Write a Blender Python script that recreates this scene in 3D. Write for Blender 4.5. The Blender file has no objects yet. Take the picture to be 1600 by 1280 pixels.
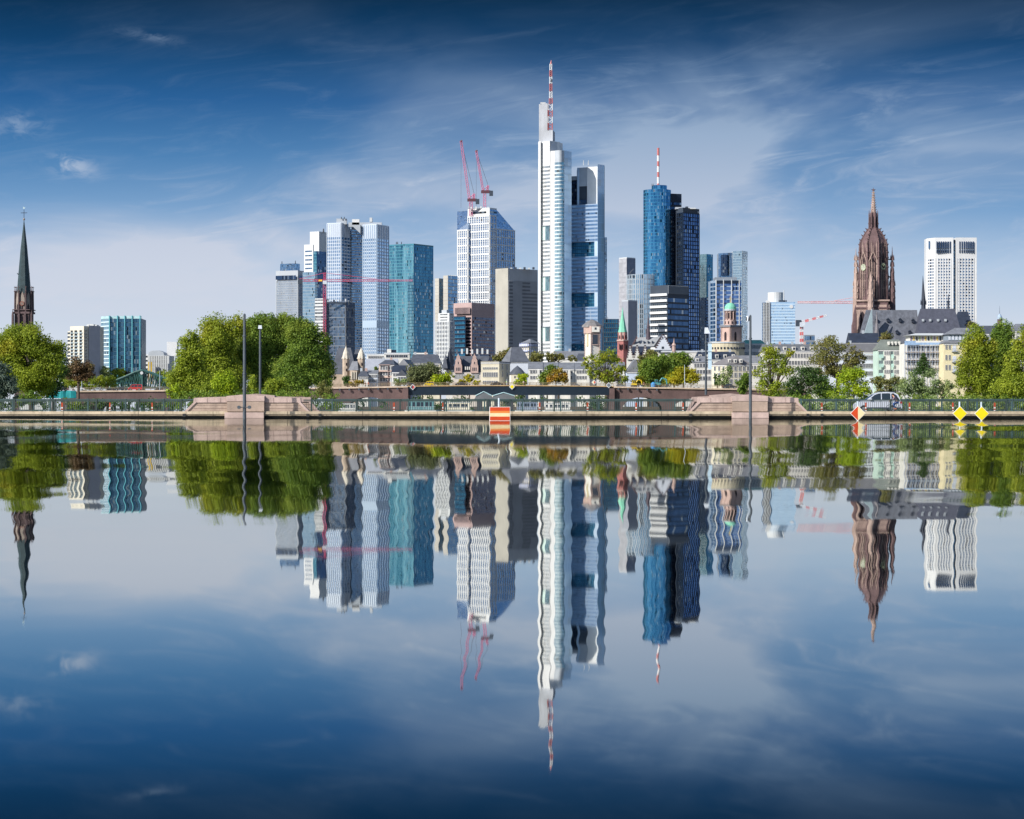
import bpy, bmesh, math, random
import numpy as np
from mathutils import Vector, Matrix
from bpy import context as CTX
R = math.radians
random.seed(7)
SC = CTX.scene
COL = SC.collection

# ---------------------------------------------------------------- camera
CH = 0.35            # eye height over the water, m
F = 3550.0           # focal length in photo pixels (1600 wide)
HZ = 648.0           # photo row of the horizon
cam = bpy.data.cameras.new("camera")
cam.sensor_width = 36.0
cam.lens = 36.0 * F / 1600.0
cam.shift_y = (HZ - 640.0) / 1600.0
cam.clip_start = 0.1
cam.clip_end = 60000.0
cam_o = bpy.data.objects.new("camera", cam)
cam_o.location = (0, 0, CH)
cam_o.rotation_euler = (R(90), 0, 0)
COL.objects.link(cam_o)
SC.camera = cam_o

# ---------------------------------------------------------------- light
SUN_DIR = Vector((-0.76, -0.60, 0.60)).normalized()       # towards the sun: left, behind the camera
sun = bpy.data.lights.new("sun", 'SUN')
sun.energy = 3.9
sun.angle = R(0.5)
sun.color = (1.0, 0.95, 0.87)
sun_o = bpy.data.objects.new("sun", sun)
sun_o.rotation_euler = (-SUN_DIR).to_track_quat('-Z', 'Y').to_euler()
sun_o.location = (-100, -100, 200)
COL.objects.link(sun_o)
SC.view_settings.view_transform = 'Standard'
SC.view_settings.look = 'None'
SC.view_settings.exposure = 0.6
SC.view_settings.gamma = 1.0
SC.cycles.max_bounces = 8
SC.cycles.glossy_bounces = 5
SC.cycles.diffuse_bounces = 2
SC.cycles.transmission_bounces = 3
SC.cycles.transparent_max_bounces = 6
SC.cycles.sample_clamp_indirect = 4.0

class NT:
    """small node-tree helper"""
    def __init__(s, tree):
        s.t = tree; s.n = tree.nodes; s.l = tree.links
    def node(s, typ, **kw):
        n = s.n.new(typ)
        for k, v in kw.items(): setattr(n, k, v)
        return n
    def put(s, sock, v):
        if isinstance(v, bpy.types.NodeSocket): s.l.new(v, sock)
        elif v is not None: sock.default_value = v
    def math(s, op, a, b=None, c=None, clamp=False):
        n = s.node('ShaderNodeMath', operation=op, use_clamp=clamp)
        for i, v in enumerate((a, b, c)):
            if v is not None: s.put(n.inputs[i], v)
        return n.outputs[0]
    def mix(s, f, a, b, blend='MIX'):
        n = s.node('ShaderNodeMix', data_type='RGBA', blend_type=blend)
        s.put(n.inputs[0], f)
        s.put(n.inputs[6], a if not isinstance(a, tuple) else (*a[:3], 1))
        s.put(n.inputs[7], b if not isinstance(b, tuple) else (*b[:3], 1))
        return n.outputs[2]
    def noise(s, vec, scale, detail=3, rough=.5, dist=0):
        n = s.node('ShaderNodeTexNoise')
        if vec is not None: s.l.new(vec, n.inputs['Vector'])
        n.inputs['Scale'].default_value = scale
        n.inputs['Detail'].default_value = detail
        n.inputs['Roughness'].default_value = rough
        n.inputs['Distortion'].default_value = dist
        return n.outputs[0]
    def smooth(s, x, a, b, c=0., d=1.):
        n = s.node('ShaderNodeMapRange', interpolation_type='SMOOTHSTEP')
        s.put(n.inputs[0], x)
        for i, v in enumerate((a, b, c, d)): n.inputs[i + 1].default_value = v
        return n.outputs[0]
    def xyz(s, x, y, z):
        n = s.node('ShaderNodeCombineXYZ')
        for i, v in enumerate((x, y, z)): s.put(n.inputs[i], v)
        return n.outputs[0]
    def sep(s, v):
        n = s.node('ShaderNodeSeparateXYZ'); s.l.new(v, n.inputs[0]); return n.outputs
    def ramp(s, f, stops, interp='LINEAR'):
        n = s.node('ShaderNodeValToRGB'); cr = n.color_ramp; cr.interpolation = interp
        while len(cr.elements) < len(stops): cr.elements.new(0.5)
        for e, (p, c) in zip(cr.elements, stops): e.position = p; e.color = (*c[:3], 1)
        s.put(n.inputs[0], f); return n.outputs[0]

def srgb(r, g, b):
    f = lambda c: (c / 255 / 12.92) if c / 255 <= .04045 else ((c / 255 + .055) / 1.055) ** 2.4
    return (f(r), f(g), f(b))

# ---------------------------------------------------------------- sky
world = bpy.data.worlds.new("World"); SC.world = world; world.use_nodes = True
w = NT(world.node_tree); w.n.clear()
sky = w.node('ShaderNodeTexSky', sky_type='NISHITA')
sky.sun_disc = False
sky.sun_elevation = math.asin(SUN_DIR.z)
sky.sun_rotation = math.atan2(SUN_DIR.x, SUN_DIR.y)
sky.air_density = 1.2; sky.dust_density = 0.6; sky.ozone_density = 2.0
tc = w.node('ShaderNodeTexCoord')
dx, dy, dz = w.sep(tc.outputs['Generated'])
el = w.math('MULTIPLY', w.math('ARCSINE', dz), 57.2958)             # elevation, degrees
az = w.math('MULTIPLY', w.math('ARCTAN2', dx, dy), 57.2958)         # azimuth, degrees
EXPO = 2 ** SC.view_settings.exposure
WSTR = 0.1
def skc(r, g, b):
    c = srgb(r, g, b); return tuple(v for v in c)
base = w.ramp(w.math('DIVIDE', el, 14.0), [
    (0.00, skc(216, 223, 234)), (0.14, skc(209, 219, 233)), (0.26, skc(174, 199, 226)), (0.36, skc(116, 160, 204)),
    (0.46, skc(74, 128, 180)), (0.56, skc(40, 96, 152)), (0.66, skc(18, 66, 110)), (0.76, skc(9, 41, 69)), (1.0, skc(10, 38, 70))])
# cirrus veils: stretched noise on the direction, thin near the horizon
u = w.math('ADD', az, w.math('MULTIPLY', el, 0.9))
v = w.math('ADD', el, w.math('MULTIPLY', az, -0.16))
vecv = w.xyz(w.math('MULTIPLY', u, 0.09), w.math('MULTIPLY', v, 0.28), 3.7)
veil = w.smooth(w.noise(vecv, 1.0, 5, .5, .6), 0.40, 0.72)
vecs = w.xyz(w.math('MULTIPLY', u, 0.28), w.math('MULTIPLY', v, 1.5), 8.1)
streak = w.smooth(w.noise(vecs, 1.0, 7, .62, 1.4), 0.45, 0.85)
def blob(a0, e0, ra, re, tilt=0.):
    A = w.math('SUBTRACT', az, a0); E = w.math('SUBTRACT', el, e0)
    E = w.math('ADD', E, w.math('MULTIPLY', A, -tilt))
    q = w.math('ADD', w.math('POWER', w.math('ABSOLUTE', w.math('DIVIDE', A, ra)), 2.0), w.math('POWER', w.math('ABSOLUTE', w.math('DIVIDE', E, re)), 2.0))
    return w.math('EXPONENT', w.math('MULTIPLY', q, -1.0))
big = w.math('ADD', blob(4.0, 6.6, 9.0, 2.4, 0.12), w.math('MULTIPLY', blob(-8.5, 3.9, 6.5, 1.5, 0.03), 1.15))
big = w.math('ADD', big, w.math('MULTIPLY', blob(9.0, 5.2, 7.0, 2.6, -0.1), 0.5))
big = w.math('ADD', big, w.math('MULTIPLY', blob(-2.0, 9.0, 5.0, 0.9, 0.1), 0.3))
topdark = w.smooth(el, 8.2, 10.0, 1.0, 0.45)
big = w.math('MULTIPLY', big, topdark)
amt = w.math('MULTIPLY', w.math('ADD', 0.22, big), w.math('ADD', w.math('MULTIPLY', veil, 0.75), w.math('MULTIPLY', streak, 0.42)))
amt = w.math('ADD', amt, w.math('MULTIPLY', big, 0.14))
# two small puffs on the left
puffn = w.smooth(w.noise(w.xyz(az, w.math('MULTIPLY', el, 2.0), 0.0), 1.6, 5, .6, .8), 0.38, .7)
puff = w.math('ADD', blob(-11.0, 6.15, .55, .22, -.15), w.math('ADD', w.math('MULTIPLY', blob(-9.1, 9.35, .7, .13, -.15), .7), w.math('MULTIPLY', blob(-12.4, 7.1, .8, .3, 0), .5)))
amt = w.math('ADD', amt, w.math('MULTIPLY', w.math('MULTIPLY', puff, puffn), 0.9))
amt = w.math('MINIMUM', amt, 0.8)
ccol = w.ramp(w.math('DIVIDE', el, 14.0), [(0.0, skc(212, 218, 230)), (.3, skc(208, 213, 227)), (.5, skc(166, 186, 211)), (.62, skc(124, 149, 180)), (.75, skc(68, 90, 118)), (1., skc(50, 76, 108))])
col = w.mix(amt, base, ccol)
scl = w.node('ShaderNodeVectorMath', operation='SCALE'); w.l.new(col, scl.inputs[0]); scl.inputs['Scale'].default_value = 1.0 / (WSTR * EXPO)
up = w.smooth(el, 11.0, 30.0)
fin = w.mix(up, scl.outputs[0], sky.outputs[0])
bg = w.node('ShaderNodeBackground'); w.l.new(fin, bg.inputs[0]); bg.inputs[1].default_value = WSTR
w.l.new(bg.outputs[0], w.node('ShaderNodeOutputWorld').inputs[0])

# ---------------------------------------------------------------- materials
MATS = {}
def newmat(name):
    m = bpy.data.materials.new(name); m.use_nodes = True
    t = NT(m.node_tree); t.n.clear()
    b = t.node('ShaderNodeBsdfPrincipled'); o = t.node('ShaderNodeOutputMaterial')
    t.l.new(b.outputs[0], o.inputs[0]); MATS[name] = m
    return m, t, b
def mat(name, col, rough=.7, metal=0., var=.18, scale=.35, streak=0., spec=.4, col2=None, bump=0.):
    """plain painted / stone surface with soft weathering noise in object space"""
    if name in MATS: return MATS[name]
    m, t, b = newmat(name)
    g = t.node('ShaderNodeTexCoord').outputs['Object']
    n1 = t.noise(g, scale, 5, .6)
    c = t.mix(t.smooth(n1, .3, .7), tuple(x * (1 - var) for x in col), tuple(min(1, x * (1 + var * .6)) for x in (col2 or col)))
    n2 = t.noise(g, scale * 9, 3, .6)
    c = t.mix(t.math('MULTIPLY', t.smooth(n2, .35, .75), var * .9), c, tuple(x * .6 for x in col))
    if streak:
        mp = t.node('ShaderNodeMapping'); t.l.new(g, mp.inputs[0]); mp.inputs['Scale'].default_value = (1.5, 1.5, .12)
        s = t.smooth(t.noise(mp.outputs[0], scale * 4, 4, .6), .5, .72)
        c = t.mix(t.math('MULTIPLY', s, streak), c, tuple(x * .35 for x in col))
    t.l.new(c, b.inputs['Base Color'])
    b.inputs['Roughness'].default_value = rough; b.inputs['Metallic'].default_value = metal
    b.inputs['Specular IOR Level'].default_value = spec
    if bump:
        bp = t.node('ShaderNodeBump'); bp.inputs['Strength'].default_value = bump; bp.inputs['Distance'].default_value = .05
        t.l.new(n2, bp.inputs['Height']); t.l.new(bp.outputs[0], b.inputs['Normal'])
    return m
def glass(name, tint, tint2=None, rough=.12, line=(.75, .8, .85), lw=.0, lh=.0, var=1., dark=.08, metal=.9, jit=.02, blotch=.5, lmetal=0., bs=(.13, .06)):
    """window wall: one UV unit is one pane; panes differ a little in tint, tilt and blinds"""
    if name in MATS: return MATS[name]
    m, t, b = newmat(name)
    uv = t.node('ShaderNodeUVMap').outputs[0]
    U, V, _ = t.sep(uv)
    cell = t.xyz(t.math('FLOOR', U), t.math('FLOOR', V), 0.)
    wn = t.node('ShaderNodeTexWhiteNoise', noise_dimensions='2D'); t.l.new(cell, wn.inputs['Vector'])
    rnd = wn.outputs[0]
    tint2 = tint2 or tuple(min(1, x * 1.5 + .05) for x in tint)
    bl = t.smooth(t.noise(t.xyz(t.math('MULTIPLY', U, bs[0]), t.math('MULTIPLY', V, bs[1]), 0.), 1.3, 4, .6, 1.), .36, .66)
    k = t.math('ADD', t.math('MULTIPLY', bl, blotch), t.math('MULTIPLY', rnd, (1 - blotch) * var), clamp=True)
    c = t.mix(k, tint, tint2)
    dk = t.math('LESS_THAN', t.sep(wn.outputs[1])[1], dark)
    c = t.mix(dk, c, tuple(x * .25 for x in tint))
    lb = t.math('MULTIPLY', t.math('LESS_THAN', t.sep(wn.outputs[1])[2], .07 * var), .5)
    c = t.mix(lb, c, (.6, .63, .62))
    met = metal
    if lw or lh:
        fu = t.math('FRACT', U); fv = t.math('FRACT', V)
        f = t.math('MAXIMUM', t.math('LESS_THAN', fu, lw), t.math('LESS_THAN', fv, lh))
        c = t.mix(f, c, line)
        met = t.math('SUBTRACT', metal, t.math('MULTIPLY', f, metal - lmetal))
    t.l.new(c, b.inputs['Base Color'])
    t.put(b.inputs['Metallic'], met)
    b.inputs['Roughness'].default_value = rough
    if jit:
        ge = t.node('ShaderNodeNewGeometry')
        vm = t.node('ShaderNodeVectorMath', operation='SUBTRACT'); t.l.new(wn.outputs[1], vm.inputs[0]); vm.inputs[1].default_value = (.5, .5, .5)
        vs = t.node('ShaderNodeVectorMath', operation='SCALE'); t.l.new(vm.outputs[0], vs.inputs[0]); vs.inputs['Scale'].default_value = jit
        va = t.node('ShaderNodeVectorMath', operation='ADD'); t.l.new(vs.outputs[0], va.inputs[0]); t.l.new(ge.outputs['Normal'], va.inputs[1])
        vn = t.node('ShaderNodeVectorMath', operation='NORMALIZE'); t.l.new(va.outputs[0], vn.inputs[0])
        t.l.new(vn.outputs[0], b.inputs['Normal'])
    return m
def leafmat(name, c1, c2, c3=None, trans=.35):
    """leaves: a colour per leaf and per spray"""
    if name in MATS: return MATS[name]
    m, t, b = newmat(name)
    U, V, _ = t.sep(t.node('ShaderNodeUVMap').outputs[0])
    g = t.node('ShaderNodeTexCoord').outputs['Object']
    c = t.mix(t.math('ADD', t.math('MULTIPLY', U, .5), t.math('MULTIPLY', V, .5)), c1, c2)
    if c3: c = t.mix(t.math('MULTIPLY', t.smooth(t.noise(g, .16, 3), .5, .68), .8), c, c3)
    t.l.new(c, b.inputs['Base Color']); b.inputs['Roughness'].default_value = .55
    b.inputs['Specular IOR Level'].default_value = .25
    tr = t.node('ShaderNodeBsdfTranslucent'); t.l.new(c, tr.inputs[0])
    ms = t.node('ShaderNodeMixShader'); ms.inputs[0].default_value = trans
    t.l.new(b.outputs[0], ms.inputs[1]); t.l.new(tr.outputs[0], ms.inputs[2])
    out = [n for n in t.n if n.type == 'OUTPUT_MATERIAL'][0]
    t.l.new(ms.outputs[0], out.inputs[0])
    return m

# ---------------------------------------------------------------- geometry helpers
def PX(px, Y): return (px - 800.0) / F * Y
def PZ(py, Y): return CH + (HZ - py) / F * Y
class MB:
    """collects faces (with uv) and links them as ONE mesh object"""
    def __init__(s): s.v = []; s.f = []; s.uv = []
    def quad(s, pts, uv=None):
        i = len(s.v); s.v += [tuple(p) for p in pts]; s.f.append(tuple(range(i, i + len(pts))))
        s.uv.append(uv or [(0, 0)] * len(pts)); return s
    def box(s, x0, x1, y0, y1, z0, z1):
        if x0 > x1: x0, x1 = x1, x0
        P = [(x0, y0), (x1, y0), (x1, y1), (x0, y1)]
        return s.prism(P, z0, z1)
    def prism(s, P, z0, z1, P2=None, cap=True):
        P2 = P2 or P; n = len(P)
        for i in range(n):
            j = (i + 1) % n; a, b, c, d = P[i], P[j], P2[j], P2[i]
            L = math.hypot(b[0] - a[0], b[1] - a[1])
            s.quad([(a[0], a[1], z0), (b[0], b[1], z0), (c[0], c[1], z1), (d[0], d[1], z1)], [(0, z0), (L, z0), (L, z1), (0, z1)])
        if cap:
            s.quad([(p[0], p[1], z1) for p in P2]); s.quad([(p[0], p[1], z0) for p in reversed(P)])
        return s
    def tube(s, a, b, r0, r1=None, n=6):
        r1 = r0 if r1 is None else r1
        a = Vector(a); b = Vector(b); d = (b - a)
        if d.length < 1e-6: return s
        d.normalize(); q = Vector((0, 0, 1)) if abs(d.z) < .9 else Vector((1, 0, 0))
        u = d.cross(q).normalized(); w_ = d.cross(u)
        A = [a + (u * math.cos(t) + w_ * math.sin(t)) * r0 for t in [2 * math.pi * k / n for k in range(n)]]
        B = [b + (u * math.cos(t) + w_ * math.sin(t)) * r1 for t in [2 * math.pi * k / n for k in range(n)]]
        for k in range(n):
            j = (k + 1) % n; s.quad([A[j], A[k], B[k], B[j]])
        s.quad(A); s.quad(list(reversed(B))); return s
    def lathe(s, cx, cy, prof, n=16, ph=0., sy=1.):
        rings = []
        for r, z in prof:
            rings.append([(cx + r * math.cos(ph + 2 * math.pi * k / n), cy + sy * r * math.sin(ph + 2 * math.pi * k / n), z) for k in range(n)])
        for i in range(len(rings) - 1):
            for k in range(n):
                j = (k + 1) % n
                s.quad([rings[i][k], rings[i][j], rings[i + 1][j], rings[i + 1][k]], [(k, i), (k + 1, i), (k + 1, i + 1), (k, i + 1)])
        s.quad(rings[-1]); s.quad(list(reversed(rings[0]))); return s
    def poly_y(s, P, y0, y1):
        """outline in x,z extruded along y"""
        n = len(P)
        a = sum(P[i][0] * P[(i + 1) % n][1] - P[(i + 1) % n][0] * P[i][1] for i in range(n))
        if a < 0: P = P[::-1]
        s.quad([(x, y0, z) for x, z in P]); s.quad([(x, y1, z) for x, z in reversed(P)])
        for i in range(n):
            (xa, za), (xb, zb) = P[i], P[(i + 1) % n]
            s.quad([(xb, y0, zb), (xa, y0, za), (xa, y1, za), (xb, y1, zb)])
        return s
    def build(s, name, m, parent=None, org=None, smooth=False):
        org = org or (parent['_o'] if parent is not None and '_o' in parent.keys() else (0, 0, 0))
        me = bpy.data.meshes.new(name)
        ox, oy, oz = org
        me.from_pydata([(x - ox, y - oy, z - oz) for x, y, z in s.v], [], s.f)
        uvl = me.uv_layers.new(name='uv')
        flat = np.array([c for u in s.uv for p in u for c in p], dtype=np.float32)
        uvl.data.foreach_set('uv', flat)
        me.materials.append(m)
        if smooth: me.polygons.foreach_set('use_smooth', [True] * len(me.polygons))
        me.update()
        o = bpy.data.objects.new(name, me); COL.objects.link(o)
        if parent is not None: o.parent = parent; o['_o'] = org
        else: o.location = org
        return o

USED = set()
def tag(o, label=None, cat=None, group=None, kind=None):
    if label: o['label'] = label
    if cat: o['category'] = cat
    if group: o['group'] = group
    if kind: o['kind'] = kind
    return o
def thing(name, label, cat, loc, group=None):
    o = bpy.data.objects.new(name, None); COL.objects.link(o); o.location = loc; o.empty_display_size = .5
    o['_o'] = tuple(loc); return tag(o, label, cat, group)
def lone(mb, name, m, label, cat, group=None, smooth=False):
    xs = [p[0] for p in mb.v]; ys = [p[1] for p in mb.v]; zs = [p[2] for p in mb.v]
    return tag(mb.build(name, m, None, ((min(xs) + max(xs)) / 2, (min(ys) + max(ys)) / 2, min(zs)), smooth), label, cat, group)
def struct(mb, name, m, smooth=False):
    return tag(mb.build(name, m, None, (0, 0, 0), smooth), kind='structure')
def copy_tree(o, loc, label=None):
    r = o.copy(); COL.objects.link(r); r.location = loc
    if label: r['label'] = label
    for ch in list(o.children):
        c = ch.copy(); COL.objects.link(c); c.parent = r
        for g in ch.children:
            d = g.copy(); COL.objects.link(d); d.parent = c
    return r

def rect(p0, pc, p1, Y, a, depth=None):
    """footprint whose near corner is at screen column pc, depth Y; left face p0..pc, right face pc..p1; a = turn in degrees"""
    xc = PX(pc, Y); ar = R(a)
    if pc <= p0 + .01:                     # only a right face
        w_ = (PX(p1, Y) - xc) / math.cos(ar); d = depth or w_
        e = (math.cos(ar), math.sin(ar)); g = (-math.sin(ar), math.cos(ar))
        A = (xc, Y); B = (xc + e[0] * w_, Y + e[1] * w_)
        return [A, B, (B[0] + g[0] * d, B[1] + g[1] * d), (A[0] + g[0] * d, A[1] + g[1] * d)]
    w_ = (xc - PX(p0, Y)) / math.cos(ar)
    d = (PX(p1, Y) - xc) / math.sin(ar) if p1 > pc + .01 and a > 0 else (depth or w_ * .8)
    e = (-math.cos(ar), math.sin(ar)); g = (math.sin(ar), math.cos(ar))
    C = (xc, Y); L = (xc + e[0] * w_, Y + e[1] * w_); Rr = (xc + g[0] * d, Y + g[1] * d)
    return [L, C, Rr, (L[0] + g[0] * d, L[1] + g[1] * d)]
def cyl(p0, p1, Y, n=20, a0=None):
    """round footprint between two columns; starts at the left edge and runs past the front"""
    r = (PX(p1, Y) - PX(p0, Y)) / 2; cx = (PX(p0, Y) + PX(p1, Y)) / 2
    return [(cx - r * math.cos(2 * math.pi * k / n), Y + r - r * math.sin(2 * math.pi * k / n)) for k in range(n)]

def offs(a, b, d):
    ex, ey = b[0] - a[0], b[1] - a[1]; L = math.hypot(ex, ey) or 1
    return (ey / L * d, -ex / L * d), L, (ex / L, ey / L)
ROWN = [0]
def block(t, P, y1, y0, Y, wall, floors=0, bays=None, win=None, wh=.6, nv=2, mull=None, mmat=None, band=None, bmat=None, top=0., bot=0., wname='wall', depth=.12, rowname='window_row', edge=0., fulltop=False):
    """one volume of a tower: wall prism, one window strip per storey, mullions standing proud.
    y1,y0 = top and bottom photo rows at distance Y; P footprint; first nv edges carry windows"""
    z1, z0 = PZ(y1, Y), (PZ(y0, Y) if y0 is not None else 0.)
    MB().prism(P, z0, z1).build(wname, wall, t)
    if not floors: return z0, z1
    za = z0 + bot; zb = z1 - top; fh = (zb - za) / floors
    bays = bays or [8] * nv
    if isinstance(bays, int): bays = [bays] * nv
    wins = win if isinstance(win, (list, tuple)) else [win] * nv
    for mi, wm in ([(None, m_) for m_ in dict.fromkeys(wins)] if not edge else list(enumerate(wins[:nv]))):
        for k in range(floors):
            mb = MB(); ROWN[0] += 1
            zl = za + (k + (1 - wh) / 2) * fh; zh = zl + wh * fh
            for i in range(nv):
                if wins[i] is not wm or (mi is not None and i != mi): continue
                a, b = P[i], P[(i + 1) % len(P)]
                (ox, oy), L, (ex, ey) = offs(a, b, depth)
                e = edge if L > 3 * edge else 0
                A = (a[0] + ox + ex * e, a[1] + oy + ey * e); B = (b[0] + ox - ex * e, b[1] + oy - ey * e)
                nb = bays[i]
                mb.quad([(*A, zl), (*B, zl), (*B, zh), (*A, zh)], [(i * 50, k + 60 * ROWN[0] % 7), (i * 50 + nb - 1e-3, k + 60 * ROWN[0] % 7), (i * 50 + nb - 1e-3, k + .999 + 60 * ROWN[0] % 7), (i * 50, k + .999 + 60 * ROWN[0] % 7)])
            mb.build(rowname, wm, t)
    if mull or band:
        for i in range(nv):
            a, b = P[i], P[(i + 1) % len(P)]
            (nx, ny), L, (ex, ey) = offs(a, b, 1.); nb = bays[i]; g = MB()
            def bar(s0, s1, d, zz0, zz1):
                q = [(a[0] + ex * s0 + nx * d, a[1] + ey * s0 + ny * d), (a[0] + ex * s1 + nx * d, a[1] + ey * s1 + ny * d),
                     (a[0] + ex * s1 + nx * .02, a[1] + ey * s1 + ny * .02), (a[0] + ex * s0 + nx * .02, a[1] + ey * s0 + ny * .02)]
                g.prism(q, zz0, zz1)
            if mull:
                mw, md = mull
                for k in range(nb + 1):
                    c = min(max(L * k / nb, mw / 2), L - mw / 2); bar(c - mw / 2, c + mw / 2, md, za, z1 - .4 if fulltop else zb)
            if band:
                bh, bd, every = band
                for k in range(0, floors + 1, every): bar(0, L, bd, za + k * fh - bh / 2, za + k * fh + bh / 2)
            g.build('facade_grid', mmat or wall, t)
    return z0, z1
def cap(t, px0, px1, y1, y0, Y, m, name='roof_plant', d=6, back=4):
    MB().box(PX(px0, Y), PX(px1, Y), Y + back, Y + back + d, PZ(y0, Y), PZ(y1, Y)).build(name, m, t)
def rod(t, px, py0, py1, Y, r, m, name='antenna', px1=None, dy=3., r1=None):
    MB().tube((PX(px, Y), Y + dy, PZ(py0, Y)), (PX(px1 or px, Y), Y + dy, PZ(py1, Y)), r, r1 if r1 is not None else r * .6, 6).build(name, m, t)
# ================================================================ setting
# water: an almost still mirror; slow swell leans the surface sideways a little, the ripples lengthen outwards
m, t, b = newmat('water')
ge = t.node('ShaderNodeNewGeometry').outputs['Position']
gx, gy, gz = t.sep(ge)
iy = t.math('DIVIDE', 1.0, t.math('ADD', t.math('ABSOLUTE', gy), 1.0))
nb = t.noise(t.xyz(t.math('MULTIPLY', t.math('MULTIPLY', gx, iy), 9.0), t.math('MULTIPLY', iy, 26.), 0.), 1.0, 3, .55)
ph = t.math('ADD', t.math('MULTIPLY', iy, 2 * math.pi * 66.0), t.math('MULTIPLY', nb, 9.0))
env = t.math('MULTIPLY', t.smooth(t.noise(t.xyz(t.math('MULTIPLY', t.math('MULTIPLY', gx, iy), 5.0), t.math('MULTIPLY', iy, 14.), 4.), 1.0, 2), .25, .75), 1.3)
amp = t.math('MINIMUM', t.math('MULTIPLY', gy, .00042), .018)
ax = t.math('MULTIPLY', t.math('MULTIPLY', t.math('SINE', ph), amp), t.math('ADD', env, .35))
ay = t.math('MULTIPLY', t.math('SUBTRACT', t.noise(t.xyz(t.math('MULTIPLY', t.math('MULTIPLY', gx, iy), 60.0), t.math('MULTIPLY', iy, 160.), 7.), 1.0, 3, .6), .5), .00022)
nv = t.node('ShaderNodeVectorMath', operation='NORMALIZE'); t.l.new(t.xyz(ax, ay, 1.0), nv.inputs[0])
t.n.remove(b)
gl = t.node('ShaderNodeBsdfGlossy'); gl.distribution = 'GGX'
gl.inputs['Color'].default_value = (.75, .76, .74, 1); gl.inputs['Roughness'].default_value = .018
t.l.new(nv.outputs[0], gl.inputs['Normal'])
df = t.node('ShaderNodeBsdfDiffuse'); df.inputs['Color'].default_value = (.004, .010, .018, 1)
fr = t.node('ShaderNodeFresnel'); fr.inputs['IOR'].default_value = 1.9; t.l.new(nv.outputs[0], fr.inputs['Normal'])
mx = t.node('ShaderNodeMixShader'); t.l.new(t.smooth(fr.outputs[0], .0, .75, .55, 1.), mx.inputs[0]); t.l.new(df.outputs[0], mx.inputs[1]); t.l.new(gl.outputs[0], mx.inputs[2])
t.l.new(mx.outputs[0], [n for n in t.n if n.type == 'OUTPUT_MATERIAL'][0].inputs[0])
WATER = m
struct(MB().quad([(-900, -400, 0), (900, -400, 0), (900, 1500, 0), (-900, 1500, 0)]), 'water', WATER)
mg = mat('riverbed', (.06, .07, .05), .9)
struct(MB().quad([(-30000, -30000, -3), (30000, -30000, -3), (30000, 50000, -3), (-30000, 50000, -3)]), 'ground', mg)
grassm = mat('bank_turf', (.07, .10, .03), .95, var=.4, scale=.08)
struct(MB().prism([(-900, 870), (900, 870), (9000, 20000), (-9000, 20000)], -2.9, 1.2), 'terrain', mat('town_ground', (.16, .15, .13), .95, var=.3, scale=.02))
struct(MB().prism([(-140, 300), (-47, 300), (-52, 560), (-140, 640)], -2.9, .5), 'island', grassm)
struct(MB().prism([(30, 430), (300, 330), (520, 869), (34, 869)], -2.9, .6), 'riverbank', grassm)
struct(MB().prism([(-420, 560), (-141, 480), (-141, 869), (-420, 869)], -2.9, .6), 'riverbank', grassm)

# ---------------------------------------------------------------- near bridge
NB = 222.0
deckm = mat('kerb_stone', srgb(176, 160, 138), .85, var=.35, scale=.4, streak=.8)
asph = mat('asphalt', (.06, .06, .06), .9)
sandst = mat('pink_sandstone', srgb(168, 148, 134), .85, var=.28, scale=.5, streak=.25)
sandst2 = mat('pink_coping', srgb(182, 160, 152), .8, var=.25, scale=.6, streak=.2)
railm = mat('rail_paint', srgb(48, 62, 60), .5, var=.2, scale=1.5)
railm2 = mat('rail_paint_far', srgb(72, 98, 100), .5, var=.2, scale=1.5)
br = thing('road_bridge', 'low road bridge with stained beige kerb edge crossing the whole water line', 'bridge', (0, NB + 9, 0))
zk = PZ(643.2, NB)
MB().box(-150, 150, NB, NB + 1.0, .24, zk).build('kerb', deckm, br)
MB().box(-150, 150, NB + .35, NB + 1.0, -2.9, .238).build('kerb_recess', mat('recess_shade', (.012, .014, .012), .6), br)  # near-black colour paints a shadow gap between kerb and water
MB().box(-150, 150, NB - .12, NB, zk - .26, zk + .02).build('kerb_moulding', mat('kerb_top', srgb(186, 170, 146), .8, var=.3, scale=.5, streak=.45), br)
MB().box(-150, 150, NB + 1.0, NB + 18, .1, zk - .05).build('deck', asph, br)
MB().box(-150, 150, NB + 18, NB + 19, .1, zk + .05).build('kerb', deckm, br)
g = MB(); gj = mat('kerb_joint', (.05, .045, .04), .9)
for k in range(-14, 15): g = MB().box(k * 7.3 - .02, k * 7.3 + .02, NB - .128, NB - .121, zk - .25, zk + .01); g.box(k * 7.3 - .02, k * 7.3 + .02, NB - .008, NB - .002, .25, zk - .27); g.build('expansion_joint', gj, br)
lm = mat('road_paint', (.75, .75, .7), .8)
for k in range(-24, 25):
    MB().box(k * 6, k * 6 + 3, NB + 9.4, NB + 9.52, zk - .05, zk - .044).build('lane_marking', lm, br) if abs(k) < 24 else None
for k in range(-3, 4):
    MB().box(k * 44 - 2, k * 44 + 2, NB + 1.2, NB + 17.5, -2.9, .1).build('pier', sandst, br)
dk = mat('drain_iron', (.03, .03, .03), .6)
for px in (288, 481, 500, 1079, 1262, 1284):
    MB().box(PX(px - 2.2, NB), PX(px + 2.2, NB), NB - .2, NB - .12, PZ(651, NB), PZ(646.5, NB)).build('bracket', dk, br)

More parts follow.
